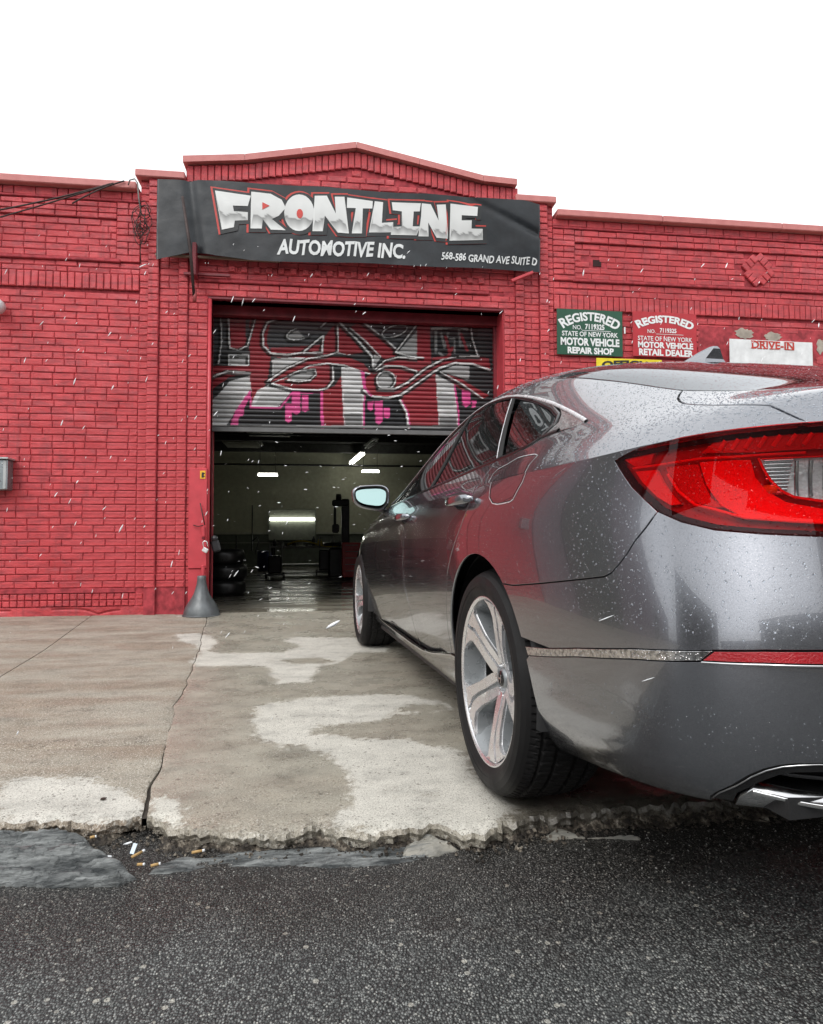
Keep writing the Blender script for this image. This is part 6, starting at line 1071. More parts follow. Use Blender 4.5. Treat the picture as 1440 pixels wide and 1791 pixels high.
def _rd(o):
    panel(o, SA, DOOR_F[:-1]+[(5.62, .50)]+[p for p in CHROME if 5.65 < p[0]]+[(6.79, 1.04)]+DOOR_R[::-1], .024, shrink=.0032, offfn=scallop, mirror=False, recompute=True)
    panel(o, SB, [(5.56, 0), (7.58, 0), (7.6, .3), (7.62, .86), (7.07, .82), (6.51, .73), (5.9, .68), (5.60, .70)], .025, mirror=False, shrink=.0012)
d2_, d2r = both('rear_door', _rd, m_paint, car)
WIN_TOP = [(9.02, 1.40), (8.88, 1.56), (8.53, 1.87), (8.0, 2.31), (7.47, 2.72), (6.97, 3.09), (6.72, 3.25), (6.19, 3.50), (5.85, 3.52), (5.5, 3.30), (5.0, 2.62), (4.6, 1.95), (4.3, 1.30), (4.15, .78)]
BELT = [(9.02, 1.40), (8.82, 1.27), (8.57, 1.24), (8.33, 1.17), (8.21, 1.02), (7.94, .88), (7.62, .86), (7.07, .82), (6.51, .73), (5.90, .68), (5.23, .70), (4.92, .68), (4.35, .62), (4.15, .78)]
LIDL = [(9.90, 2.72), (9.99, 2.44), (10.10, 2.2), (10.25, 1.99), (10.42, 1.82), (10.82, 1.60), (11.15, 1.36), (11.44, 1.12), (11.70, .90), (11.87, .74), (12.07, .33), (12.20, .10), (12.27, 0)]
RWL = [(7.55, 3.50), (7.81, 3.41), (8.45, 3.12), (9.06, 2.93), (9.48, 2.80), (9.90, 2.72)]
RWB = [(9.90, 2.72), (10.26, 2.88), (10.6, 3.1), (10.95, 3.6), (11.05, 4.3), (11.05, 5.0), (11.05, 6)]
RWT = [(7.55, 3.50), (7.60, 4.2), (7.70, 5.2), (7.72, 6)]
WST = [(5.62, 3.75), (5.62, 4.5), (5.62, 6)]
def _qp(o):
    sill = [(7.05, 1.03), (6.95, 1.03), (6.82, 1.03)]
    L = [(7.6, 5), (9, 5), (10, 5), (10.62, 5), (10.51, 4.98), (10.38, 4.96)]+TL_LOW[:5]+BS2+rB[1:-5]
    k = [p for p in rB if p[1] > 1.04]; L = [(7.6, 5), (9, 5), (10, 5), (10.62, 5), (10.51, 4.98), (10.38, 4.96)]+TL_LOW[:4]+BS2+k[1:]+[(6.80, 1.06)]+DOOR_R[1:-1][::-1]
    panel(o, SA, L, .024, mirror=False, shrink=.0026)
    L = [(7.58, 0), (7.6, .3), (7.62, .86)]+[p for p in BELT[:6]][::-1]+WIN_TOP[1:6]+[(6.9, 3.6), (7.2, 3.6), (7.55, 3.5)]+RWL[1:]+LIDL[1:]+[(11.5, 0), (10.6, 0), (9, 0)]
    panel(o, SB, L, .022, mirror=False, shrink=.0026)
qp, qpr = both('rear_quarter_panel', _qp, m_paint, car)
# roof
o = M(); panel(o, SB, [(7.55, 3.5), (7.2, 3.6), (6.9, 3.6), (6.97, 3.09)]+WIN_TOP[6:9]+[(5.62, 3.75)]+WST[1:]+RWT[::-1], .04, shrink=.001); o.build('roof', m_paint, car)
def _ap(o): panel(o, SB, [(5.85, 3.52), (5.5, 3.30), (5.0, 2.62), (4.6, 1.95), (4.3, 1.30), (4.15, .78), (3.95, 1.2), (4.35, 1.95), (4.8, 2.75), (5.3, 3.5), (5.62, 3.75)], .03, mirror=False, shrink=.001)
both('windscreen_pillar', _ap, m_paint, car)
# trunk lid with rear face between the lamps
o = M(); panel(o, SB, LIDL+[(12.8, 0), (14, 0), (14, 3), (14, 6), (12.5, 6), (11.05, 6)]+RWB[::-1][1:-1], .026, shrink=.0036)
panel(o, SA, [(13.05, 5), (14, 5), (14, 3.0), (13.1, 3.0), (13.05, 4.1)], .03); lid = o.build('trunk_lid', m_paint, car)
o = M(); panel(o, SB, RWT+[(9, 6), (10, 6)]+RWB[::-1]+RWL[::-1][1:-1], .04, shrink=.002, off=.001); o.build('rear_window', m_rglass, car)
o = M(); panel(o, SB, WST+[(4.9, 6), (4.05, 6), (4.0, 4), (3.97, 2.4), (3.98, 1.3), (4.35, 1.95), (4.8, 2.75), (5.3, 3.5)], .05, shrink=.002); o.build('windscreen', m_glass, car)
# front: hood, fender, bumper, lamps (seen only from other positions)
o = M(); panel(o, SB, [(.5, .6), (.5, 6), (3.9, 6), (3.9, 2.4), (3.85, .9), (2.2, .7)], .06); o.build('bonnet', m_paint, car)
def _fn(o):
    k1 = [p for p in fA if p[1] > .58]; k2 = [p for p in fB if p[1] > 2.0]
    panel(o, SA, [(3.75, 5)]+FEND[1:]+k1+k2[1:]+[(2.1, 2.4), (2.0, 3.6), (1.9, 5)], .04, mirror=False)
    panel(o, SB, [(1.9, 0), (3.75, 0), (3.93, .38), (3.85, .88), (2.2, .68), (1.2, .62), (1.2, .3)], .04, mirror=False, shrink=.001)
both('front_wing', _fn, m_paint, car)
o = M(); k2 = [p for p in fB if p[1] <= 2.3]; panel(o, SA, [(0, 3.6), (2.0, 3.6), (2.1, 2.4)]+k2+[(k2[-1][0], 0), (1, 0), (0, 0)], .05); o.build('front_bumper', m_paint, car)
def _hl(o): panel(o, SA, [(.6, 3.65), (1.95, 3.65), (1.86, 4.98), (.6, 4.98)], .04, mirror=False)
both('headlight', _hl, m_clear, car)
o = M(); panel(o, SA, [(0, 3.65), (.6, 3.65), (.6, 5), (0, 5)], .04); panel(o, SB, [(0, 0), (1.2, 0), (1.2, .3), (1.2, .6), (.5, .6), (0, .6)], .04); o.build('front_grille', m_trim, car)
o = M(); panel(o, SA, [(0, 3.65), (1.95, 3.65), (1.9, 4.98), (0, 4.98)], .05, off=-.03); o.build('lamp_housing', m_rub, car)
# sills
def _sl(o):
    s0 = [p for p in rB if p[1] <= 1.03 and p[1] > .2]; a_ = archpts(0, RAD(-4), RAD(-21), 6, 7.1); 
    panel(o, SA, CHROME+[(6.95, 1.03)]+[p for p in a_ if p[1] < 1.0]+[(a_[-1][0], .02), (5, 0.02), (4.0, 0.02), (3.70, .02), (3.62, .30), (3.8, .56)], .03, mirror=False)
both('sill_panel', _sl, m_paint, car)
def _cs(o): ribbon(o, SA, [(x, y-.02) for x, y in CHROME]+[(6.94, 1.03)], .016, .001, .006, wf=lambda t: .010+.012*t)
both('sill_chrome_strip', _cs, m_chr, car)
# ---- rear bumper
EXH = [(11.27, .0), (11.30, .16), (11.38, .34), (11.55, .60), (11.70, .86), (11.83, 1.02), (11.96, 1.12), (12.09, 1.17), (12.29, 1.21), (12.7, 1.22), (13.0, 1.1), (13.2, .8), (13.3, .4), (13.34, 0)]
EXH2 = [(11.54, .0), (11.59, .35), (11.74, .62), (11.84, .77), (11.97, .92), (12.09, .99), (12.30, 1.03), (12.65, 1.04), (12.9, .95), (13.05, .7), (13.1, .4), (13.12, 0)]
ST = [(8.86, 2.16), (9.3, 2.27), (9.76, 2.42), (10.54, 2.63), (11.0, 2.71), (11.4, 2.78), (11.87, 2.84), (12.31, 2.87), (13, 2.87), (14, 2.87)]
SBt = [(8.90, 1.99), (9.3, 2.11), (9.76, 2.27), (10.54, 2.47), (11.0, 2.55), (11.3, 2.61), (11.86, 2.66), (12.31, 2.68), (13, 2.68), (14, 2.68)]
dA = [p for p in rA]  # from lower rear (200deg) to seam
low = [p for p in rA if p[1] < 2.0]; up = [p for p in rA if p[1] > 2.15]
o = M()
panel(o, SA, [(14, 4.08), (14, 2.87)]+ST[::-1][1:-1]+up+[seam_arch]+BS2[::-1][1:]+TL_LOW[5:]+[(13.1, 3.0) if False else (13.05, 4.09)], .024)
lowl = [(8.95, .05)]+low
_bc = [(low[0][0], .0)]
panel(o, SA, SBt[::-1]+low[::-1]+[(low[0][0]+.0, .0), (9.5, 0), (10.3, 0), (11, 0)]+EXH+[(14, 0)], .024)
bump = o.build('rear_bumper', m_paint, car)
o = M(); panel(o, SA, ST+SBt[::-1], .05, shrink=.0005, off=-.004, depth=.0); o.build('strip_recess', m_trim, bump)
mid = [((a[0]+c_[0])/2, (a[1]+c_[1])/2) for a, c_ in zip(ST, SBt)]
def _c2(o): panel(o, SA, [p for p in ST if p[0] <= 11.4]+[(11.40, 2.77), (11.29, 2.62)]+[p for p in SBt if p[0] < 11.2][::-1], .03, shrink=.0015, off=.002, mirror=False)
both('bumper_chrome_strip', _c2, m_chrw, car)
def _c3(o): ribbon(o, SA, [(x, y-.012) for x, y in SBt if x >= 11.3], .0035, .001, .003)
both('bumper_chrome_edge', _c3, m_chr, car)
m_redr = simple('red_reflector', (.36, .008, .015), .18, 0, .15, .5, 300, Coat_Weight=1.0)
def _c4(o): panel(o, SA, [(11.42, 2.765), (11.87, 2.82), (12.31, 2.85), (13.0, 2.85), (13.0, 2.70), (12.31, 2.70), (11.86, 2.68), (11.31, 2.63)], .03, shrink=.0005, off=.0005, mirror=False)
both('rear_reflector', _c4, m_redr, car)
# exhaust surround and outlet
def _e1(o): panel(o, SA, EXH+EXH2[::-1], .02, shrink=.001, off=-.004, depth=.006, mirror=False)
both('exhaust_surround', _e1, m_trim, car)
def _e2(o): ribbon(o, SA, [(x+(.025 if i < 8 else -.02), y-.03 if y > .1 else y) for i, (x, y) in enumerate(EXH)], .0022, -.003, .002); 
both('surround_bead', _e2, m_chr, car)
def _e3(o):
    lip = [(11.56, .02), (11.62, .36), (11.74, .60), (11.94, .53), (12.12, .45), (12.35, .36), (12.8, .34), (13.06, .4), (13.1, .02)]
    panel(o, SA, lip, .015, shrink=.001, off=.002, depth=.02, mirror=False)
both('exhaust_trim', _e3, m_chr, car)
def _e5(o): ribbon(o, SA, [(11.74, .60), (11.94, .53), (12.12, .45), (12.35, .37), (12.8, .35), (13.06, .42)], .0055, .006, .004)
both('exhaust_lip', _e5, simple('bright_chrome', (.9, .9, .9), .05, 1, .02), car)
def _e4(o): panel(o, SA, EXH2, .03, off=-.075, depth=.0, mirror=False)
both('exhaust_recess', _e4, m_rub, car)
def _e6(o):
    for k in range(3): ribbon(o, SA, [(11.85+.05*k, .80-.08*k), (12.1, .72-.10*k), (12.5, .66-.10*k), (12.95, .68-.10*k)], .006, -.03-.008*k, .004)
both('exhaust_pipe', _e6, simple('dark_pipe_metal', (.08, .08, .085), .3, .8), car)
# ---- tail lamps
TLT = [(10.19, 4.92), (10.38, 4.957), (10.51, 4.98), (10.62, 4.995), (11, 5), (12, 5), (12.6, 5), (13.05, 5)]
m_hd = simple('lamp_dark_red', (.38, .005, .012), .5, 0, .2); m_br = simple('lamp_bright_red', (.98, .015, .03), .6, 0, .02, .4, 400); m_mr = simple('lamp_mid_red', (.70, .008, .02), .5, 0, .15, .5, 500); m_sil = simple('lamp_reflector_silver', (.92, .93, .93), .25, .25, .1, .8, 130)
def _t0(o): panel(o, SA, TLT+TL_LOW[::-1][:-1], .02, off=-.018, depth=.0, shrink=.0, mirror=False)
th_, th2 = both('tail_lamp', _t0, m_hd, car)
lampdefs = [
 ('reflex_reflector', m_br, -.009, [(10.43, 4.79), (10.70, 4.78), (10.78, 4.67), (10.89, 4.55), (11.02, 4.45), (10.90, 4.44), (10.72, 4.53), (10.53, 4.68)]),
 ('side_marker_cell', m_mr, -.012, [(10.80, 4.80), (11.19, 4.79), (11.27, 4.64), (11.37, 4.50), (11.58, 4.41), (11.41, 4.42), (11.17, 4.47), (10.98, 4.58), (10.86, 4.70)]),
 ('light_guide', m_br, -.006, [(11.23, 4.80), (11.79, 4.79), (11.85, 4.66), (11.96, 4.56), (12.16, 4.45), (12.46, 4.39), (13.0, 4.36), (13.0, 4.26), (12.45, 4.27), (12.15, 4.30), (11.72, 4.33), (11.50, 4.43), (11.33, 4.61)]),
 ('brake_cell', m_mr, -.010, [(11.23, 4.87), (11.36, 4.93), (11.59, 4.965), (12.3, 4.955), (13.0, 4.955), (13.0, 4.845), (12.43, 4.84), (11.81, 4.84)]),
 ('tip_cell', m_mr, -.010, [(10.27, 4.92), (10.45, 4.955), (10.66, 4.965), (10.62, 4.85), (10.44, 4.83)]),
 ('reverse_lamp', m_sil, -.010, [(11.88, 4.79), (12.44, 4.79), (13.0, 4.79), (13.0, 4.46), (12.46, 4.465), (12.23, 4.50), (12.12, 4.55), (12.01, 4.64), (11.93, 4.73)])]
for par, sgn in ((th_, 1), (th2, -1)):
    for nme, mt, of, L in lampdefs:
        o = M(); panel(o, SA, L, .012, shrink=.0, off=of, depth=.008, mirror=False)
        if nme == 'light_guide':
            ribbon(o, SA, [(10.86, 4.73), (11.0, 4.57), (11.2, 4.44), (11.45, 4.385), (11.75, 4.31), (12.15, 4.28), (12.6, 4.25)], .005, -.006, .003)
            ribbon(o, SA, [(10.42, 4.82), (10.8, 4.82), (11.22, 4.83), (11.6, 4.82), (12.3, 4.82)], .004, -.006, .003)
        if sgn < 0: o.v = [(-x, y, z) for x, y, z in o.v]; o.f = [tuple(q[::-1]) for q in o.f]; o.n = [(-x, y, z) for x, y, z in o.n]
        o.build(nme, mt, par)
    # louvres in the brake cell and reverse lamp
    o = M()
    for k in range(7): ribbon(o, SA, [(11.5+.14*k, 4.935), (11.44+.14*k, 4.87)], .007, -.0085, .002)
    if 1:
        o_ = o; o = M()
        for k in range(10): ribbon(o, SA, [(11.93+.006*k+.04*(k > 5), 4.775-.027*k), (12.20-.004*k, 4.775-.027*k)], .0052, -.008, .005)
        for k in range(4): ribbon(o, SA, [(12.24+.12*k, 4.77), (12.26+.12*k, 4.50)], .006, -.008, .005)
        if sgn < 0: o.v = [(-x, y, z) for x, y, z in o.v]; o.f = [tuple(q[::-1]) for q in o.f]; o.n = [(-x, y, z) for x, y, z in o.n]
        o.build('reflector_rib', m_chr, par); o = o_
    ribbon(o, SA, [(11.90, 4.79), (12.44, 4.79), (13.0, 4.79)], .003, -.005, .003); ribbon(o, SA, [(11.87, 4.80), (11.93, 4.72), (12.01, 4.63), (12.12, 4.545), (12.23, 4.495), (12.46, 4.458), (13, 4.455)], .004, -.005, .004)
    if sgn < 0: o.v = [(-x, y, z) for x, y, z in o.v]; o.f = [tuple(q[::-1]) for q in o.f]; o.n = [(-x, y, z) for x, y, z in o.n]
    o.build('lamp_rib', m_sil if False else m_br, par)
    P = SA.P([12.06], [4.56])[0]; o = M().lathe([(0, .012), (.006, .010), (.009, 0), (.009, -.01)], 12, Matrix.Translation((P[0]*sgn, P[1]+.012, P[2])) @ Matrix.Rotation(math.radians(90), 4, 'X')); o.build('amber_bulb', simple('amber', (.7, .3, .03), .3), par)
def _t1(o):
    panel(o, SA, TLT+TL_LOW[::-1][:-1], .016, off=.002, depth=.006, shrink=.0012, mirror=False, holes=[REV])
REV = dens(SA, lampdefs[-1][3], .012)
both('tail_lamp_lens', _t1, m_lens, car)
both('reverse_lamp_lens', lambda o: panel(o, SA, lampdefs[-1][3], .016, off=.0015, depth=.004, shrink=.0005, mirror=False), m_clear, car)
# clear cover in front of the reverse cell would double up with the red lens: cut by a paler inner face
# ---- dark backing under every gap
def _gb(o):
    for S_, L in ((SA, DOOR_R), (SA, DOOR_F), (SA, FEND), (SA, BS2), (SA, [(10.78, 4.37)]+TL_LOW[5:]), (SA, TL_LOW[:5]), (SB, LIDL), (SB, RWL), (SB, RWB), (SB, RWT), (SB, BELT[:13]), (SB, [(7.6, 0), (7.62, .86)]), (SB, WIN_TOP[:9])): ribbon(o, S_, L, .022, -.009)
    for L in ([(10.5, 5), (13, 5)], [(3.8, 5), (10.5, 5)]): ribbon(o, SA, [(x, y-.03) for x, y in L], .02, -.008)
both('seam_backing', _gb, m_gap, car)
# ---- glazing
def win(nme, L, mat=m_glass, off=-.003): return both(nme, lambda o: panel(o, SB, L, .035, shrink=.003, off=off, depth=.004, mirror=False), mat, car)
win('quarter_window', [(7.14, 2.82), (7.56, 2.53), (8.0, 2.12), (8.25, 1.84), (8.33, 1.60), (8.30, 1.36), (8.09, 1.08), (7.9, .97), (7.72, .94), (7.48, 1.52), (7.33, 1.96), (7.2, 2.36)])
win('rear_door_window', [(6.86, 3.02), (6.60, 3.16), (6.31, 3.33), (5.97, 3.36), (5.97, 2.28), (6.0, .80), (6.5, .82), (6.91, .92), (7.55, .95), (7.27, 1.70), (7.03, 2.36), (6.9, 2.85)])
win('front_door_window', [(5.88, 3.36), (5.5, 3.12), (5.0, 2.45), (4.6, 1.8), (4.4, 1.3), (4.35, .75), (4.92, .80), (5.23, .80), (5.88, .80), (5.88, 2.2)])
# black window surrounds
def _ws(o):
    panel(o, SB, [(9.0, 1.41), (8.88, 1.54), (8.53, 1.85), (8.0, 2.29), (7.47, 2.70), (6.97, 3.07), (6.72, 3.23), (6.19, 3.48), (5.85, 3.50), (5.5, 3.28), (5.0, 2.60), (4.6, 1.93), (4.3, 1.28), (4.2, .8)]+BELT[::-1][1:-1], .05, shrink=.002, off=-.010, depth=0, mirror=False)
# bars only (do not close the openings)
def bar(o, L, w_, th=.004, off=-.001, wf=None): ribbon(o, SB, L, w_, off, th, wf=wf)
def _wf(o):
    bar(o, [(8.6, 1.30), (8.33, 1.22), (8.21, 1.07), (7.94, .93), (7.57, .90), (7.07, .85), (6.51, .76), (5.9, .71), (5.23, .73), (4.92, .71), (4.4, .68)], .014, .005)
    bar(o, [(7.47, 2.66), (6.97, 3.03), (6.72, 3.18), (6.19, 3.42), (5.85, 3.44), (5.5, 3.20), (5.0, 2.54), (4.6, 1.87), (4.3, 1.25)], .016, .004)
    bar(o, [(8.30, 1.30), (8.38, 1.6), (8.30, 1.86), (8.05, 2.15), (7.56, 2.58), (7.14, 2.90)], .018, .003)
both('window_surround', _wf, m_trim, car)
both('window_pillar', lambda o: bar(o, [(7.62, .92), (7.38, 1.52), (7.22, 1.96), (7.10, 2.36), (6.93, 3.02)], .028), m_gap, car); both('window_pillar', lambda o: bar(o, [(5.93, .80), (5.92, 2.28), (5.92, 3.42)], .045), m_gap, car)
def _wc(o):
    bar(o, [(9.02, 1.41), (8.88, 1.55), (8.53, 1.86), (8.0, 2.30), (7.47, 2.71), (6.97, 3.08), (6.72, 3.24), (6.19, 3.49), (5.85, 3.51), (5.5, 3.28), (5.0, 2.60), (4.6, 1.93), (4.3, 1.30)], .011, .003, .001)
m_satin = simple('satin_bright_trim', (.70, .70, .72), .28, .45, .05)
both('window_chrome_strip', _wc, m_satin, car)
def _wc2(o): bar(o, [(7.57, .95), (7.34, 1.52), (7.19, 1.96), (7.07, 2.36), (6.92, 2.98)], .006, .0015, .002)
both('pillar_chrome_strip', _wc2, m_satin, car)
def _ct(o): panel(o, SB, [(9.0, 1.405), (8.88, 1.52), (8.53, 1.82), (8.25, 2.04), (8.36, 1.86), (8.44, 1.6), (8.38, 1.36), (8.34, 1.25), (8.57, 1.28), (8.82, 1.31)], .012, shrink=.001, off=0.0, depth=.004, mirror=False)
both('window_corner_trim', _ct, m_chrw, car)
# fuel flap
def _ff(o):
    panel(o, SA, [(7.97, 4.99), (7.98, 4.92), (8.04, 4.74), (8.13, 4.65), (8.36, 4.62), (8.55, 4.67), (8.63, 4.87), (8.62, 4.99)], .02, shrink=.001, off=.0006, depth=0, mirror=False)
    panel(o, SB, [(7.90, .01), (7.86, .24), (7.90, .35), (8.05, .44), (8.19, .57), (8.54, .50), (8.62, .42), (8.59, .21), (8.60, .01)], .02, shrink=.001, off=.0006, depth=0, mirror=False)
o = M(); _ff(o); fu = o.build('fuel_flap', m_paint, car)
def _fg(o):
    ribbon(o, SA, [(7.95, 5), (7.96, 4.93), (8.02, 4.74), (8.12, 4.63), (8.24, 4.60), (8.36, 4.60), (8.50, 4.61), (8.56, 4.64), (8.65, 4.87), (8.64, 5)], .0032, .0004)
    ribbon(o, SB, [(7.88, 0), (7.84, .24), (7.87, .36), (8.04, .45), (8.18, .59), (8.3, .58), (8.54, .51), (8.63, .43), (8.60, .21), (8.62, 0)], .0032, .0004)
o = M(); _fg(o); o.build('fuel_flap_gap', m_gap, fu)
def _fh(o):
    ribbon(o, SA, [(7.94, 5), (7.95, 4.93), (8.01, 4.73), (8.12, 4.615), (8.24, 4.585), (8.36, 4.585), (8.51, 4.595), (8.57, 4.63), (8.66, 4.87), (8.655, 5)], .003, .0009)
    ribbon(o, SB, [(7.865, 0), (7.825, .24), (7.855, .37), (8.03, .465), (8.175, .605), (8.3, .595), (8.545, .525), (8.645, .44), (8.615, .21), (8.635, 0)], .003, .0009)
o = M(); _fh(o); o.build('fuel_flap_edge', m_satin, fu)
# door handles
def handle(y0, y1, z, name, par):
    for sgn in (1, -1):
        par_ = par[0] if sgn == 1 else par[1]; o = M(); n = 16; rg = 12; vs = []; ns = []
        for i in range(n):
            t = i/(n-1); y = y0+(y1-y0)*t; bow = .036*math.sin(math.pi*min(1, max(0, t*1.0)))**.45+.006; hgt = .0115+.005*math.sin(math.pi*t)**.5; zc = z+.010*(y-y0)*0
            u_, v_ = inv_yz(SA, y, z, 7.5-y*2, 4.6); x = SA.P([u_], [v_])[0][0]
            for k in range(rg):
                a = 2*math.pi*k/rg; ca, sa = math.cos(a), math.sin(a); vs.append(((x-bow+.0075*ca*(1 if 0 < i < n-1 else .5))*sgn, y, zc+hgt*math.copysign(abs(sa)**.7, sa)*(1 if 0 < i < n-1 else .6)))
        F_ = [(i*rg+k, i*rg+(k+1) % rg, (i+1)*rg+(k+1) % rg, (i+1)*rg+k) for i in range(n-1) for k in range(rg)]+[tuple(range(rg))[::-1], tuple((n-1)*rg+k for k in range(rg))]
        if sgn == 1: F_ = [q[::-1] for q in F_]
        o.add(vs, F_, True); h_ = o.build('door_handle', m_paint, par_, recalc=True)
        # lower chrome lip and cup recess
        c_ = M(); cy = (y0+y1)/2; u_, v_ = inv_yz(SA, cy, z-.006, 7.5-cy*2, 4.6); P = SA.P([u_], [v_])[0]
        L = [inv_yz(SA, cy+(abs(y1-y0)*.30)*math.cos(a), z-.004+.026*math.sin(a), u_, v_) for a in np.linspace(0, 2*math.pi, 20)[:-1]]
        panel(c_, SA, L, .01, shrink=0, off=.0008, depth=0, mirror=False); 
        if sgn < 0: c_.v = [(-x, y, z_) for x, y, z_ in c_.v]; c_.f = [q[::-1] for q in c_.f]; c_.n = [(-x, y, z_) for x, y, z_ in c_.n]
        c_.build('handle_cup', m_trim, par_)
handle(.055, .300, .868, 'rear', (d2_, d2r)); handle(1.03, 1.28, .851, 'front', (d1_, d1r))
# mirrors
for sgn in (1, -1):
    mr = obj('wing_mirror', None, car); mr.location = (-.955*sgn, 1.99, .995)
    def sec(y, sx, sz, n=22): return [(sx*math.copysign(abs(math.cos(a))**.62, math.cos(a))*(1+.12*math.sin(a)), y, sz*math.copysign(abs(math.sin(a))**.62, math.sin(a))-.010*(math.cos(a) < 0)*0+.012*math.cos(a)*-sgn*0) for a in np.linspace(0, 2*math.pi, n+1)[:-1]]
    secs = [(-.040, .100, .073), (-.036, .108, .079), (-.01, .112, .082), (.03, .108, .078), (.07, .085, .062), (.10, .045, .032), (.108, .01, .01)]; o = M(); V_ = []
    for y, sx, sz in secs: V_ += sec(y, sx, sz)
    n = 22; o.add(V_, [(i*n+k, (i+1)*n+k, (i+1)*n+(k+1) % n, i*n+(k+1) % n) for i in range(len(secs)-1) for k in range(n)]+[tuple((len(secs)-1)*n+k for k in range(n))], True)
    def shp(p): # taper towards the outer lower corner
        x, y, z = p; t = (x*-sgn+.1)/.2; return (x, y, z*(1-.28*max(0, t-.2)) + (.010*t))
    o.v = [shp(p) for p in o.v]; o.build('mirror_shell', m_paint, mr, recalc=True)
    o = M(); V_ = [shp(p) for p in sec(-.037, .101, .074)]; G_ = [shp(p) for p in sec(-.030, .090, .064)]; o.add(V_+G_, [(k, (k+1) % n, n+(k+1) % n, n+k) for k in range(n)]); o.build('mirror_bezel', m_rub, mr)
    mg = MB('mirror_glass', (.36, .50, .49), .04, 1).m
    o = M(); o.add([(x, y-.004, z) for x, y, z in G_], [tuple(range(n))]); gl = o.build('mirror_glass', mg, mr, recalc=True); gl.rotation_euler = (math.radians(-16), 0, math.radians(-2)*sgn)
    M().tube([(.05*sgn, .02, -.055), (.10*sgn, .03, -.075), (.16*sgn, .05, -.085)], [.022, .018, .024], 10).build('mirror_arm', m_trim, mr)
# shark fin
o = M(); V_ = []
P = SB.P([8.05], [6.0])[0]; fy0 = .215; 
for i, (dy, h_, w_) in enumerate(((0, .0, .030), (.0, .03, .022), (.015, .055, .012), (.022, .066, .004))): pass
prof = [(-.055, 0), (-.045, .03), (-.058, .066), (-.052, .075), (-.03, .073), (.02, .055), (.08, .026), (.15, 0)]
def roofz(y):
    g = inv_yz(SB, y, 1.38, 8, 5.9); u_ = 7.8
    us = np.linspace(5.5, 9, 71); Q = SB.P(us, us*0+5.995); return float(np.interp(-y, -Q[:, 1], Q[:, 2]))
n = len(prof); vs = []
for s_ in (-1, 1):
    for y, z in prof: vs.append((s_*(.050*max(0,1-z/.08)**.9+.003), .19+y, roofz(.19+y)+z-.004))
o.add(vs, [tuple(range(n)), tuple(range(n, 2*n))[::-1]]+[(i, n+i, n+i+1, i+1) for i in range(n-1)]); o.build('shark_fin_aerial', m_paint, car, recalc=True)
# ---- wheels
m_tyre = MB('tyre_rubber', (.016, .016, .017), .5); m_tyre.base(m_tyre.mix(m_tyre.noise(18, 5), (.006, .006, .0065), (.016, .015, .015))); m_tyre.rough(m_tyre.ramp(m_tyre.noise(9, 4), [(.35, .5), (.65, .75)])); m_tyre.bump(m_tyre.noise(200, 3), .3, .002); m_tyre.b.inputs['Specular IOR Level'].default_value = .25; m_tyre = m_tyre.m
m_face = MB('machined_alloy', (.84, .83, .84), .22, .85); m_face.rough(m_face.ramp(m_face.noise(25, 4), [(.3, .22), (.7, .36)])); m_face = m_face.m
m_alg = simple('painted_grey_alloy', (.24, .255, .265), .3, .35, .15, Coat_Weight=.4)
m_disc = simple('brake_disc_iron', (.03, .028, .027), .5, .5, .3)
def wheelmesh():
    # axis = x, outer face at -x. local: wheel centre origin, outer sidewall plane at x=-.01
    prof = [(.2335, .012), (.240, -.001), (.246, -.006), (.262, -.014), (.285, -.018), (.303, -.013), (.314, .000), (.3215, .014), (.3255, .032), (.3275, .055), (.3285, .082), (.3288, .112)]
    prof2 = prof+[(r_, .224-x) for r_, x in prof[:-1][::-1]]
    n = 360; o = M(); vs = []; k = len(prof2)
    for i in range(n):
        a = 2*math.pi*i/n
        for j, (r_, x) in enumerate(prof2):
            rr_ = r_
            if 7 <= j <= k-8:   # tread blocks
                ph = (i+(j*2 if x < .06 or x > .164 else -j)) % 5
                if ph == 0 and not (.075 < x < .15 and (i//5) % 2): rr_ -= .006
            if 5 <= j <= 7 and i % 5 == 0: rr_ -= .003
            if j in (6,) and (i//10) % 2: rr_ += .001
            vs.append((x, rr_*math.cos(a), rr_*math.sin(a)))
    f_ = [(i*k+j, i*k+j+1, ((i+1) % n)*k+j+1, ((i+1) % n)*k+j) for i in range(n) for j in range(k-1)]; 
    ty = M().add(vs, f_, True)
    # circumferential grooves as dark inset rings cannot be cut; squeeze them in by extra rings
    return ty
def tyre_geo():
    pts = [(.2335, .012), (.240, -.001), (.246, -.006), (.262, -.0135), (.272, -.0150), (.2725, -.0165), (.286, -.017), (.303, -.012), (.3125, -.001), (.3185, .010), (.3235, .024), (.3255, .036), (.3255, .0365), (.317, .039), (.317, .045), (.3265, .0475), (.3275, .052), (.3280, .078), (.3275, .0785), (.3185, .081), (.3185, .088), (.3285, .0905), (.3287, .1115)]
    pr = pts+[(r_, .224-x) for r_, x in pts[::-1]]; n = 400; vs = []; k = len(pr)
    for i in range(n):
        a = 2*math.pi*i/n
        for j, (r_, x) in enumerate(pr):
            xx_ = min(x, .224-x); rr_ = r_
            if xx_ > .003 and r_ > .319:
                sh = int(round(xx_*130*(1 if x < .112 else -1))); per = 4 if xx_ < .04 else 7
                if (i+sh) % per == 0: rr_ -= .0065
                elif xx_ < .04 and (i+sh) % per == 1: rr_ -= .001
            vs.append((x, rr_*math.cos(a), rr_*math.sin(a)))
    f_ = [(i*k+j, i*k+j+1, ((i+1) % n)*k+j+1, ((i+1) % n)*k+j) for i in range(n) for j in range(k-1)]
    return M().add(vs, f_, False)
def dish(r_): return float(np.interp(r_, [0, .04, .07, .10, .15, .20, .225, .235], [.052, .050, .040, .030, .016, .006, .002, .001]))
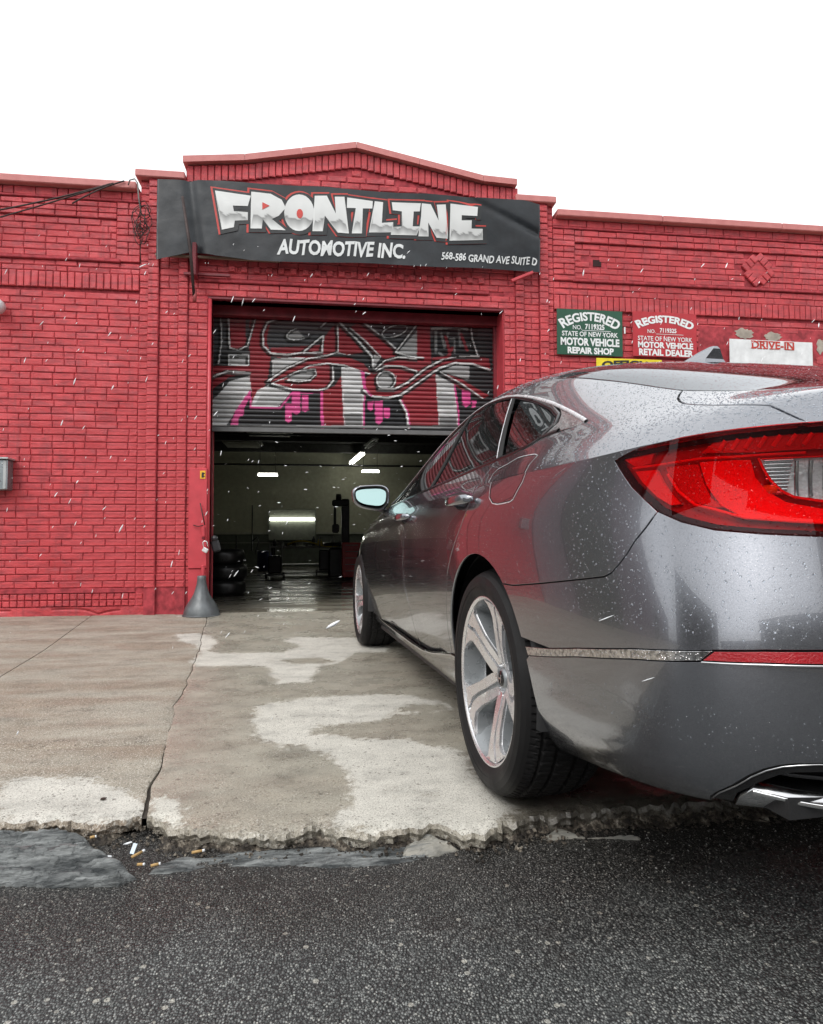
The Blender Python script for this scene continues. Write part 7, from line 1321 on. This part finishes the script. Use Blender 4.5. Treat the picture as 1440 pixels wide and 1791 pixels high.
def polar(a, r_): return (r_*math.cos(a), r_*math.sin(a))
# spoke outline in (radius, angle deg from spoke axis): two arms with a stepped groove between them
ARM1 = [(.2345, 1.5), (.2345, 24), (.222, 17), (.205, 11), (.187, 7.5), (.144, 9), (.105, 15), (.07, 26), (.045, 40), (.045, 5), (.07, 0), (.103, -3), (.153, -4), (.191, -3), (.215, .5)]
ARM2 = [(.2345, -1.5), (.2345, -23), (.222, -18), (.178, -19), (.136, -21), (.097, -28), (.07, -38), (.045, -50), (.045, -15), (.07, -11), (.103, -9), (.153, -9), (.191, -8), (.210, -4)]
BODY = [(.2345, 26), (.221, 18.5), (.204, 12.5), (.187, 9), (.144, 10.5), (.105, 17), (.07, 29), (.03, 60), (.03, -70), (.07, -41), (.097, -30), (.136, -22.5), (.178, -20.5), (.221, -19.5), (.2345, -25)]
def spoke_poly(L, rot, off, depth, deep_extra=0, seg=.008):
    P = [polar(math.radians(a+rot), r_) for r_, a in L]; D_ = []
    for i in range(len(P)):
        a, c_ = P[i], P[(i+1) % len(P)]; k = max(1, int(math.hypot(c_[0]-a[0], c_[1]-a[1])/seg))
        D_ += [(a[0]+(c_[0]-a[0])*j/k, a[1]+(c_[1]-a[1])*j/k) for j in range(k)]
    V_, F_ = cdt(D_, (), (.012, .012)); V_ = V_*np.array((-1, 1)); D_ = [(-p[0], p[1]) for p in D_]; o = M()
    X_ = np.array([dish(math.hypot(*p)) for p in V_])+off
    Fo = [tuple(q) if np.cross(V_[q[1]]-V_[q[0]], V_[q[2]]-V_[q[0]]) < 0 else tuple(q[::-1]) for q in F_]
    o.add(np.c_[X_, V_[:, 0], V_[:, 1]], Fo, True)
    n = len(D_); A = sum(D_[i][0]*D_[(i+1) % n][1]-D_[(i+1) % n][0]*D_[i][1] for i in range(n))
    if A < 0: D_ = D_[::-1]
    xf = [dish(math.hypot(*p))+off for p in D_]; O_ = offs(D_, deep_extra) if deep_extra else D_
    o.add([(x, p[0], p[1]) for x, p in zip(xf, D_)]+[(x+depth, p[0], p[1]) for x, p in zip(xf, O_)], [(i, (i+1) % n, n+(i+1) % n, n+i) for i in range(n)][::1], True)
    return o
tyre_m = tyre_geo().build('tyre', m_tyre); wheel_parts = [tyre_m]
rim = M(); RX = Matrix(((0, 0, 1, 0), (1, 0, 0, 0), (0, 1, 0, 0), (0, 0, 0, 1)))
rim.lathe([(.2455, -.004), (.2475, .0), (.2470, .014), (.236, .016)], 96, RX); rim.lathe([(.2455, -.004), (.2435, -.0055), (.240, -.004), (.2345, .0012)], 96, RX)
rimo = rim.build('rim_lip', m_face)
bar_ = M().lathe([(.2346, .0008), (.2310, .006), (.226, .022), (.214, .050), (.208, .068)], 96, RX).build('rim_barrel', m_alg); bar2 = M().lathe([(.208, .068), (.204, .10), (.203, .13), (.20, .19), (.215, .21)], 96, RX).build('inner_barrel', m_disc)
bk = M().lathe([(.0, .10), (.145, .098), (.147, .11), (.205, .16)], 48, RX).build('brake_disc', m_disc); cap = M().lathe([(0, .0), (.018, .0008), (.026, .004), (.030, .012), (.034, .03), (.046, .036), (.062, .046), (.070, .075)], 32, Matrix.Translation((.044, 0, 0)) @ RX); capo = cap.build('hub_cap', m_alg)
lug = M()
for k in range(5):
    a = math.radians(36+72*k); lug.lathe([(0, -.012), (.008, -.012), (.010, -.009), (.010, .02)], 6, Matrix.Translation((.070, .052*math.cos(a), .052*math.sin(a))) @ RX)
lugo = lug.build('wheel_nut', m_chr)
emb = M(); emb.lathe([(0, .0), (.021, .0), (.023, .002)], 24, Matrix.Translation((.0432, 0, 0)) @ RX); embo = emb.build('centre_cap', m_trim)
bd = M(); 
for s_ in (-1, 1): bd.add([(.0405, s_*.0055, -.0125), (.0405, s_*.0095, -.0125), (.0405, s_*.0125, .0125), (.0405, s_*.0085, .0125), (.0432, s_*.0055, -.0125), (.0432, s_*.0095, -.0125), (.0432, s_*.0125, .0125), (.0432, s_*.0085, .0125)], [(0, 1, 2, 3), (0, 1, 5, 4), (1, 2, 6, 5), (2, 3, 7, 6), (3, 0, 4, 7)])
bd.box(.0405, .0432, -.007, .007, -.002, .0025); bdo = bd.build('centre_emblem', m_chr)
gath = [tyre_m, rimo, bar_, bar2, bk, capo, lugo, embo, bdo]
for k in range(5):
    rot = 72*k
    gath.append(spoke_poly(BODY, rot, .009, .055, .004).build('spoke', m_alg))
    s1_ = spoke_poly(ARM1, rot, .0, .012); s1_2 = spoke_poly(ARM2, rot, .0, .012); s1_.add(s1_2.v, s1_2.f, True); gath.append(s1_.build('spoke_face', m_face))
def place_wheel(name, x, y, rz, spin, steer=0):
    e = obj('wheel', None, car); e.location = (x, y, .3285); e.rotation_euler = (spin, 0, rz+steer)
    return e
specs = [(-.905, 0, 0, 0), (-.905, 2.83, 0, .35), (.905, 0, math.pi, 1.1), (.905, 2.83, math.pi, .6)]
for i, (x, y, rz, spin) in enumerate(specs):
    e = place_wheel('wheel', x, y, rz, spin)
    for g_ in gath:
        c_ = g_ if i == 0 else obj(g_.name.split('.')[0], g_.data)
        c_.parent = e
# wheel angle convention: image right (car rear) = -y
# wheel wells, floor, cabin
def _ww(o, yc=0):
    if 1:
        n = 30; A_ = [math.radians(-8)+math.radians(196)*i/n for i in range(n+1)]; vs = []
        for a in A_:
            for x, r_ in ((-.900, AR-.004), (-.893, AR+.010), (-.60, AR+.012), (-.60, .05)): vs.append((x, yc+r_*math.cos(a), .33+r_*math.sin(a)))
        o.add(vs, [(i*4+j, i*4+j+1, (i+1)*4+j+1, (i+1)*4+j) for i in range(n) for j in range(3)], True)
both('wheel_liner', lambda o: _ww(o, 0), m_rub, car); both('wheel_liner', lambda o: _ww(o, 2.83), m_rub, car)
o = M().box(-.82, .82, .42, 2.42, .17, .20).box(-.74, .74, -.98, -.40, .30, .33).box(-.6, .6, -.4, .42, .25, .30).box(-.6, .6, 2.4, 3.5, .2, .23).box(-.60, .60, -.9, 3.4, .3, .34); o.build('underbody', m_rub, car)
us = np.concatenate([np.linspace(0.02, 14, 90)]); Pb = SA.P(us, us*0+.02); loop_ = [(x*.985, y, z+.012) for x, y, z in Pb]+[(-x*.985, y, z+.012) for x, y, z in Pb[::-1][1:]]
o = M(); nl = len(us); o.add([(x*.985, y, z+.012) for x, y, z in Pb]+[(0, y, z+.012) for x, y, z in Pb]+[(-x*.985, y, z+.012) for x, y, z in Pb], [(i, i+1, nl+i+1, nl+i) for i in range(nl-1)]+[(nl+i, nl+i+1, 2*nl+i+1, 2*nl+i) for i in range(nl-1)])
keepf = []
for q_ in o.f:
    c_ = np.mean([o.v[i] for i in q_], 0); keepf.append(q_)
o.f = keepf
# leave the wheels free: the tray is narrow beside them
o.v = [((max(-.60, min(.60, x)) if (abs(y) < .40 or abs(y-2.83) < .40) else x), y, z) for x, y, z in o.v]
o.build('undertray', m_rub, car)
M().box(-.60, .60, -.98, -.42, .345, .90).build('boot_light_block', m_rub, car)  # unseen box added to stop light leaking through the tail lamps
M().box(-.50, -.05, -.80, -.50, .215, .34, .04).build('muffler', m_rub, car); M().box(-.62, .62, -.10, .12, .16, .36, .03).build('rear_axle_beam', m_rub, car); M().box(-.6, .6, .42, 1.0, .165, .3, .03).build('fuel_tank', m_rub, car); M().box(-.62, .62, 2.7, 2.95, .16, .4, .03).build('front_subframe', m_rub, car); M().box(-.7, .7, 3.3, 3.5, .14, .3, .02).build('air_dam', m_rub, car)  # plain underbody boxes, added to block light beneath the car
m_cab = simple('dark_cabin', (.02, .02, .022), .8, 0, .2); m_seat = simple('dark_seat_fabric', (.045, .043, .042), .8, 0, .2, .3, 80)
o = M(); panel(o, SA, [(4.0, 4.95), (10, 4.95), (10, 2.0), (9, 2.0), (9.0, 4.4), (4, 4.4)][:2]+[(10, 4.3), (4.0, 4.3)], .08, off=-.05, depth=0); o.box(-.78, .78, -.45, 2.0, .35, .80).box(-.72, .72, -.75, -.40, .80, .93, .03).box(-.8, .8, 1.75, 2.12, .8, .94, .04); o.build('cabin_tub', m_cab, car)
for (x, y, rr_) in ((-.38, 1.25, 0), (.38, 1.25, 0), (-.38, .05, 1), (.38, .05, 1)):
    s_ = obj('seat', None, car); s_.location = (x, y, .8); R = Matrix.Rotation(RAD(18), 4, 'X')
    M().box(-.24, .24, -.06, .06, -.1, .38, .05, R).build('seat_back', m_seat, s_)
    if not rr_: M().box(-.13, .13, -.045, .045, .42, .575, .035, R).tube([(-.06, -.1, .35), (-.06, -.13, .45)], .006, 6).tube([(.06, -.1, .35), (.06, -.13, .45)], .006, 6).build('headrest', m_seat, s_)
    else: M().box(-.13, .13, -.045, .045, .37, .43, .03, R).build('headrest', m_seat, s_)
M().tube([(-.36+.18*math.cos(a), 1.72+.05*math.sin(a), .93+.17*math.sin(a)) for a in np.linspace(0, 2*math.pi, 24)[:-1]], .014, 8, closed=True, cap=False).build('steering_wheel', m_cab, car)
# ---- water droplets as real beads on the near bodywork
m_drop = MB('water_bead', (.9, .95, 1), .02, 0).m; t_ = m_drop.node_tree; pb = t_.nodes['Principled BSDF']; pb.inputs['Transmission Weight'].default_value = .9; pb.inputs['IOR'].default_value = 1.33
dr = M(); q = random.Random(11)
def bead(P, N_, s_):
    N_ = Vector(N_).normalized(); X_ = N_.orthogonal().normalized(); Y_ = N_.cross(X_); P = Vector(P); a = q.uniform(0, 6)
    vs = [P+N_*s_*.52]; 
    for r_, h_ in ((.62, .38), (1.0, -.05)):
        for k in range(6):
            t = 2*math.pi*k/6+a; vs.append(P+(X_*math.cos(t)+Y_*math.sin(t))*s_*r_+N_*s_*h_)
    f_ = [(0, 1+k, 1+(k+1) % 6) for k in range(6)]+[(1+k, 7+k, 7+(k+1) % 6, 1+(k+1) % 6) for k in range(6)]
    dr.add(vs, f_, True)
def scatter(S, u0, u1, v0, v1, n, smin, smax, test=None, off=0):
    us = np.array([q.uniform(u0, u1) for _ in range(n)]); vs = np.array([q.uniform(v0, v1) for _ in range(n)]); P = S.P(us, vs); N_ = S.N(np.clip(us, .01, S.U-.01), np.clip(vs, .01, S.V-.01)); P = P+N_*off
    for i in range(n):
        if test and not test(us[i], vs[i]): continue
        bead(P[i], N_[i], smin+(smax-smin)*q.random()**2.2)
arch_ok = lambda u_, v_: (lambda P: math.hypot(P[1], P[2]-.33) > .385)(SA.P([u_], [v_])[0]) and not (u_ > 8.85 and 1.95 < v_ < 2.95)
scatter(SA, 9.6, 12.9, 2.95, 5.0, 1500, .0007, .0022, arch_ok, .0006); scatter(SA, 7.7, 10.6, 2.6, 5.0, 1100, .0005, .0013, arch_ok); scatter(SA, 9.2, 12.8, 1.3, 2.0, 260, .0007, .0016, arch_ok)
scatter(SB, 8.8, 13, .02, 1.3, 2200, .0007, .0024); scatter(SB, 7.8, 12, 1.3, 3.0, 2600, .0008, .002, lambda u_, v_: not (u_ < 9.1 and v_ < np.interp(u_, [7.8, 9.1], [2.5, 1.5])))
scatter(SB, 6.2, 8.5, 3.3, 5.9, 2600, .001, .0028)
stuff(dr.build('water_droplets', m_drop, car))
# ------------------------------------------------------------------ falling sleet and snow
m_snow = simple('wet_snow', (.88, .9, .92), .6, 0, .03)
sn = M(); q = random.Random(21)
def flake(x, y, z, l, w_, d):
    d = Vector(d).normalized(); a = d.orthogonal().normalized(); b_ = d.cross(a); c_ = Vector((x, y, z)); vs = []
    for t, r_ in ((-1, .15), (-.55, .8), (.1, 1.0), (.6, .7), (1, .15)):
        for k in range(5): vs.append(c_+d*t*l/2+(a*math.cos(k*1.2566)+b_*math.sin(k*1.2566))*r_*w_/2*q.uniform(.75, 1.2))
    f_ = [(i*5+k, i*5+(k+1) % 5, (i+1)*5+(k+1) % 5, (i+1)*5+k) for i in range(4) for k in range(5)]+[(4, 3, 2, 1, 0), (20, 21, 22, 23, 24)]; sn.add(vs, f_, True)
for i in range(900):
    y = 1.2+5.2*q.random()**.7; x = y*q.uniform(-.55, .85); z = q.uniform(.05, 4.6)
    if (-.25+.13*0 < x and y > .95 and y < 6.2 and x > .05-.08*y and z < 1.5): continue
    s_ = q.uniform(.5, 1.25); (z < .7357+y*.46) and flake(x, y, z, .020*s_*q.uniform(.6, 1.9), .0046*s_, (-q.uniform(.15, .8), q.uniform(-.3, .3), -1+q.uniform(-.2, .5)))
for i in range(90):
    y = q.uniform(5.6, 9); x = q.uniform(-1.1, 1.3)*y/6.6; z = q.uniform(.1, 1.9); s_ = q.uniform(.6, 1.2); flake(x, y, z, .030*s_, .008*s_, (1, .1, q.uniform(-.5, .5)))
for (x, y, z, l, w_, d) in ((.012, 1.02, .61, .024, .006, (1, 0, .55)), (.42, .95, .62, .026, .0016, (1, 0, .35)), (.50, .98, .52, .022, .0015, (1, 0, .27))):
    flake(x, y, z, l, w_, d)
stuff(sn.build('falling_snow', m_snow))
